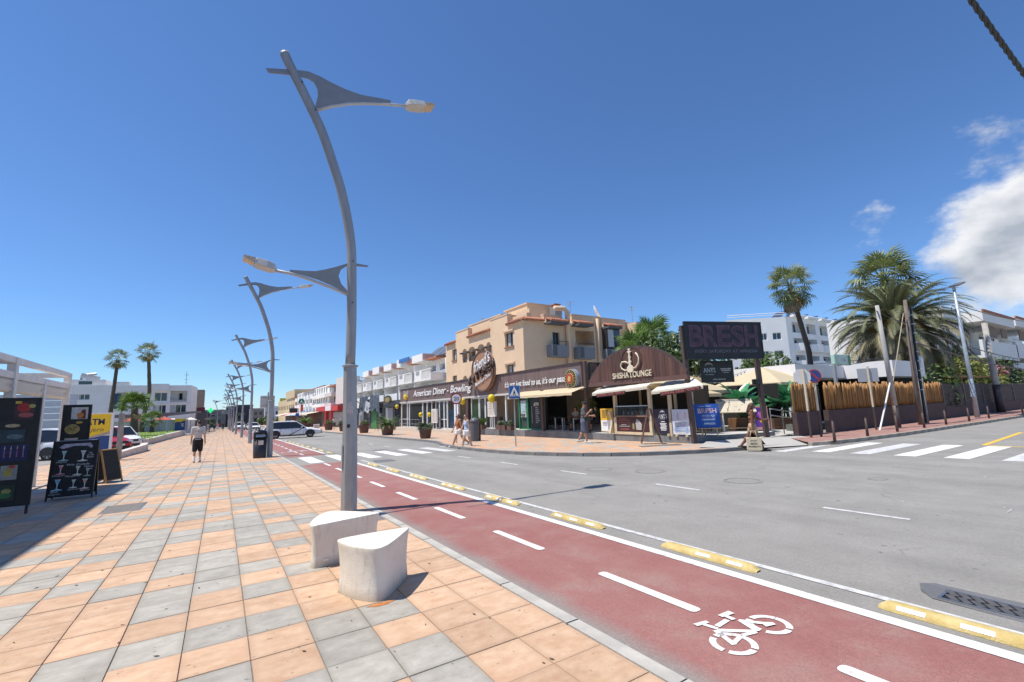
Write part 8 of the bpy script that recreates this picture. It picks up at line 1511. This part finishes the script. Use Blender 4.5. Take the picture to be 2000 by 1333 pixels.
    if longh:
        capsule(hm, hc + hr @ Vector((0, -.035 * S, .0)), hc + hr @ Vector((0, -.05 * S, -longh * S)), .045 * S, .028 * S)
        for sx in (1, -1): capsule(hm, hc + hr @ Vector((sx * .038 * S, -.012 * S, .01 * S)), hc + hr @ Vector((sx * .042 * S, -.024 * S, -longh * .85 * S)), .020 * S, .014 * S)
    elif female: ellipsoid(hm, hc + hr @ Vector((0, -.058 * S, .012 * S)), (.024 * S, .022 * S, .024 * S))
    part('hair', fuse(hm, voxel, 3), HAIR[hair], t, local=True)
    g = .012 * S
    if top:
        c = MB(); zt = .555 if not midriff else .70
        if not midriff: ellipsoid(c, P2(.545 if not female else .575), (.088 * S + g, .064 * S + g, .06 * S))
        for z, rx, ry, rz_ in ((.62, .080, .060, .07), (.70, .082 if female else .096, .064, .08), (.775, .082 if female else .103, .057, .046)):
            if midriff and z < .69: continue
            ellipsoid(c, P2(z), (rx * S + g * .8, ry * S + g * .8, (rz_ if not midriff else .05) * S))
        if female:
            for sx in (1, -1): ellipsoid(c, P2(.725, .044) + Vector((sx * .036 * S, 0, 0)), (.037 * S, .034 * S, .037 * S))
        if sleeve > 0:
            capsule(c, J['sho', 0], J['sho', 1], .036 * S + g, .036 * S + g)
            for i in (0, 1): capsule(c, J['sho', i], J['sho', i].lerp(J['elb', i], sleeve), .034 * S + g, .036 * S + g)
        else:
            for sx in (1, -1): capsule(c, P2(.76, .045) + Vector((sx * .045 * S, 0, 0)), P2(.835) + Vector((sx * .055 * S, -.01 * S, 0)), .010 * S, .010 * S); capsule(c, P2(.76, -.05) + Vector((sx * .045 * S, 0, 0)), P2(.835) + Vector((sx * .055 * S, -.01 * S, 0)), .010 * S, .010 * S)
        part('top', fuse(c, voxel * 1.1), top, t, local=True)
    if bottom:
        c = MB(); ellipsoid(c, P2(.525), (.092 * S + g, .068 * S + g, .05 * S)); ellipsoid(c, P2(.565), (.084 * S + g, .062 * S + g, .03 * S))
        for i in (0, 1):
            q = J['hip', i].lerp(J['knee', i], min(1, leglen * 2)); capsule(c, J['hip', i], q, .060 * S + g, .050 * S + g)
            if leglen > .5: capsule(c, J['knee', i], J['knee', i].lerp(J['ank', i], (leglen - .5) * 2), .042 * S + g, .034 * S + g)
        part('shorts' if leglen <= .5 else 'trousers', fuse(c, voxel * 1.1), bottom, t, local=True)
    if socks:
        for i in (0, 1): c = MB(); capsule(c, J['ank', i].lerp(J['knee', i], .38), J['ank', i], .031 * S, .027 * S); part('sock', fuse(c, voxel), socks, t, local=True)
    if shoes:
        for i in (0, 1): c = MB(); capsule(c, J['heel', i] + Vector((0, 0, .006)), J['toe', i] + Vector((0, 0, .004)), .030 * S, .025 * S); part('shoe', fuse(c, voxel), shoes, t, local=True)
    if cap: c = MB(); ellipsoid(c, hc + hr @ Vector((0, -.004 * S, .026 * S)), (.052 * S, .058 * S, .050 * S), rot=hr); part('cap', fuse(c, voxel, 3), cap, t, local=True); c = MB(); ellipsoid(c, hc + hr @ Vector((0, .065 * S, .022 * S)), (.040 * S, .045 * S, .006 * S), rot=hr); part('cap_peak', c, cap, t, local=True)
    if shades: c = MB().box(hc + hr @ Vector((0, .050 * S, .006 * S)), (.075 * S, .012 * S, .020 * S), m=hr); part('sunglasses', c, BLACK, t, local=True)
    return t, J
CL = lambda n, c: mat('cloth_' + n, c, .9, .08, 6, .2, 60)
mt_, _ = person('man in a pale grey T-shirt and black shorts walking away on the left pavement', (-.80, 24.25, gz(24.25) + .004), 0, 1.78, 'tan', 'black', legs=((14, 6), (-10, 12)), arms=((-4, 9, 14), (6, 8, 10)), head=(48, 0), top=CL('pale_grey', (.52, .49, .47)), bottom=CL('black', (.015, .015, .018)), shoes=CL('grey_shoe', (.42, .40, .38)), socks=CL('white', (.72, .71, .70)), leglen=.44, sleeve=.75); mt_.scale = (.90, .92, 1.0)
person('woman with long brown hair in a rust top and white shorts on the crossing', (9.92, 20.7, gz(20.7) + .006), R(92), 1.68, 'tan', 'brown', .15, True, ((24, 2), (-22, 34)), ((16, 8, 12), (-10, 8, 8)), (8, 0), 3, CL('rust', (.42, .13, .04)), CL('white', (.72, .71, .70)), CL('white', (.72, .71, .70)), leglen=.20, sleeve=0, shades=1, group=None)
person('woman with tied hair in a pale blue top and white shorts on the crossing', (9.72, 19.43, gz(19.43) + .006), R(96), 1.60, 'light', 'brown', 0, True, ((20, 10), (-12, 10)), ((12, 10, 14), (-6, 8, 6)), (4, 0), 4, CL('pale_blue', (.42, .52, .68)), CL('white', (.72, .71, .70)), CL('sandal', (.06, .045, .04)), leglen=.22, sleeve=0, shades=1)
person('man in a dark cap, grey T-shirt and navy shorts walking on the corner pavement', (13.64, 15.71, gz(15.7) + .124), R(-138), 1.80, 'tan', 'black', legs=((9, 2), (-8, 22)), arms=((16, 8, 118), (8, 10, 84)), head=(6, 24), lean=3, top=CL('charcoal', (.115, .12, .125)), bottom=CL('navy', (.10, .115, .17)), shoes=CL('pale_shoe', (.55, .53, .50)), cap=CL('dark_cap', (.025, .028, .04)), leglen=.46, sleeve=.7)
pt, pj = person('woman in a brown bikini top and sequinned shorts walking with her phone', (15.22, 8.93, gz(8.93) + .006), R(-150), 1.66, 'dark', 'brown', .13, True, ((22, 4), (-24, 16)), ((-4, 8, 4), (18, 4, 66)), (0, 20), 3, CL('brown_bikini', (.22, .085, .04)), CL('sequin_tan', (.46, .31, .20)), CL('black_sandal', (.03, .025, .022)), leglen=.20, sleeve=0, midriff=True)
sk = MB(); n_ = 8
for k in range(n_ + 1):
    u = k / n_; sk.v += [(.09 - .20 * u, .02 - .10 * math.sin(u * 3), .80), (.06 - .22 * u, .14 - .30 * u + .05 * math.sin(u * 6), .50), (.06 - .24 * u, .34 - .62 * u + .06 * math.sin(u * 7), .20)]
for k in range(n_):
    for j in range(2): i = k * 3 + j; sk.f.append((i, i + 3, i + 4, i + 1))
o = part('sheer_skirt', sk, CL('black_sheer', (.012, .012, .014)), pt, local=True, smooth=True); o.location = (-.10, 0, 0); o.modifiers.new('s', 'SOLIDIFY').thickness = .006
# phone in her left hand
R150 = Matrix.Rotation(R(-150), 4, 'Z'); hp_ = pt.matrix_basis @ (pj['wri', 1] + pj['hd', 1] * .13); solo('phone', MB().box((0, 0, 0), (.075, .15, .012)), BLACK, 'black phone held up in the walking woman\'s hand', 'phone', bevel=.004).matrix_world = Matrix.Translation(hp_ + Vector((0, 0, .02))) @ R150 @ Matrix.Rotation(R(25), 4, 'X')
# tote bag hanging from her right hand
hd = pt.matrix_basis @ (pj['wri', 0] + pj['hd', 0] * .10); bag = thing('tote_bag', 'cream canvas tote bag with black lettering in the walking woman\'s hand', 'bag', (hd.x, hd.y, .0), R(-150)); bag.scale = (1.1, 1.12, 1.0); zt = .40; TOTE = mat('tote_canvas', (.60, .52, .37), .9, .08, 8, .2, 60)
# the bag's broad side is parallel to the walking direction (local Y), facing local +X (towards the street)
part('body', MB().prism([(-.20, -.06), (.20, -.06), (.205, .36), (-.205, .36)], (.05, 0, 0), (0, 1, 0), UP, .10) if False else MB().bb(-.05, .05, -.205, .205, -.05, .37), TOTE, bag, local=True, bevel=.02)
for sx in (-.04, .04): part('handle', MB().tube([(sx, -.10, .36), (sx * .5, -.05, .58), (0, 0, hd.z - .03), (sx * .5, .05, .58), (sx, .10, .36)], .012, 6), TOTE, bag, local=True, smooth=True)
wb = Matrix.Translation(Vector((hd.x, hd.y, 0))) @ R150; ud = (R150 @ Vector((0, 1, 0, 0))).to_3d(); 
for s_, z, w_, h_ in (('ENJOY', .26, .17, .045), ('IBIZA', .17, .19, .055), ('MOMENTS', .075, .31, .055)):
    me_ = fit_text('lettering', s_, None, BLACK, wb @ Vector((.0515, 0, z)), ud, UP, w_, h_, ext=.001, off=.02)
    mw = me_.matrix_world.copy(); me_.parent = bag; me_.matrix_parent_inverse = wb.inverted()
# cap man's phone and shoulder bag
sb = thing('shoulder_bag', 'dark teal bag carried across the front by the man in the cap', 'bag', (13.64, 15.71, 1.0), R(-138)); part('pouch', MB().box((0, .19, .0), (.34, .10, .17)), CL('teal', (.03, .075, .08)), sb, local=True, bevel=.03); part('strap', MB().tube([(-.16, .14, .06), (-.1, .17, .28), (.09, .06, .47), (.12, -.05, .48)], .014, 6), BLACK, sb, local=True)
# people in the terrace shade and far away
for k, (x, y, rz, tp, sk_, lb) in enumerate(((17.3, 20.5, 100, (.30, .28, .27), 'tan', 'seated guest with a pale top in the terrace shade, left'), (17.6, 19.1, 60, (.03, .03, .03), 'light', 'seated guest in black at the terrace table'), (17.4, 16.6, 150, (.55, .54, .52), 'tan', 'seated guest in a white top beside the kiosk'))): person(lb, (x, y, .222), R(rz), 1.68, sk_, 'black', .1 if k < 2 else 0, k < 2, ((86, 88), (84, 84)), ((30, 12, 60), (28, 12, 70)), (0, 10), 4, CL('guest_%d' % k, tp), CL('guest_dark', (.03, .03, .035)), CL('black', (.015, .015, .018)), voxel=.02, sit=True, leglen=.5, detail=False, group='guests on the terrace')
far = [(-2.3, 118, (.6, .6, .58), 'pedestrian in white far down the left pavement beside the green cross'), (-1.2, 124, (.16, .20, .30), 'pedestrian in blue far down the left pavement'), (-2.9, 128, (.35, .30, .06), 'pedestrian in a yellow top far down the left pavement'), (.4, 116, (.05, .05, .05), 'dark dressed pedestrian far away near the lamp row'), (-.6, 134, (.5, .2, .15), 'pedestrian in red farthest down the left pavement'), (14.3, 72.5, (.55, .52, .48), 'pedestrian in a sun hat before the red shop'), (14.9, 70.5, (.45, .42, .40), 'second pedestrian before the red shop')]
for k, (x, y, c, lb) in enumerate(far): person(lb, (x, y, gz(y) + (.12 if x > 10 else 0)), R(0 if k % 2 else 180), 1.7, 'tan', 'black', 0, k % 2 == 0, ((16, 6), (-14, 10)), ((-10, 12, 10), (10, 12, 10)), (0, 0), 0, CL('far_%d' % k, c), CL('far_b%d' % k, ((.5, .5, .5), (.05, .06, .1))[k % 2]), CL('black', (.015, .015, .018)), voxel=.03, leglen=.5, detail=False, group='far pedestrians')
bpy.data.scenes.remove(WORK)
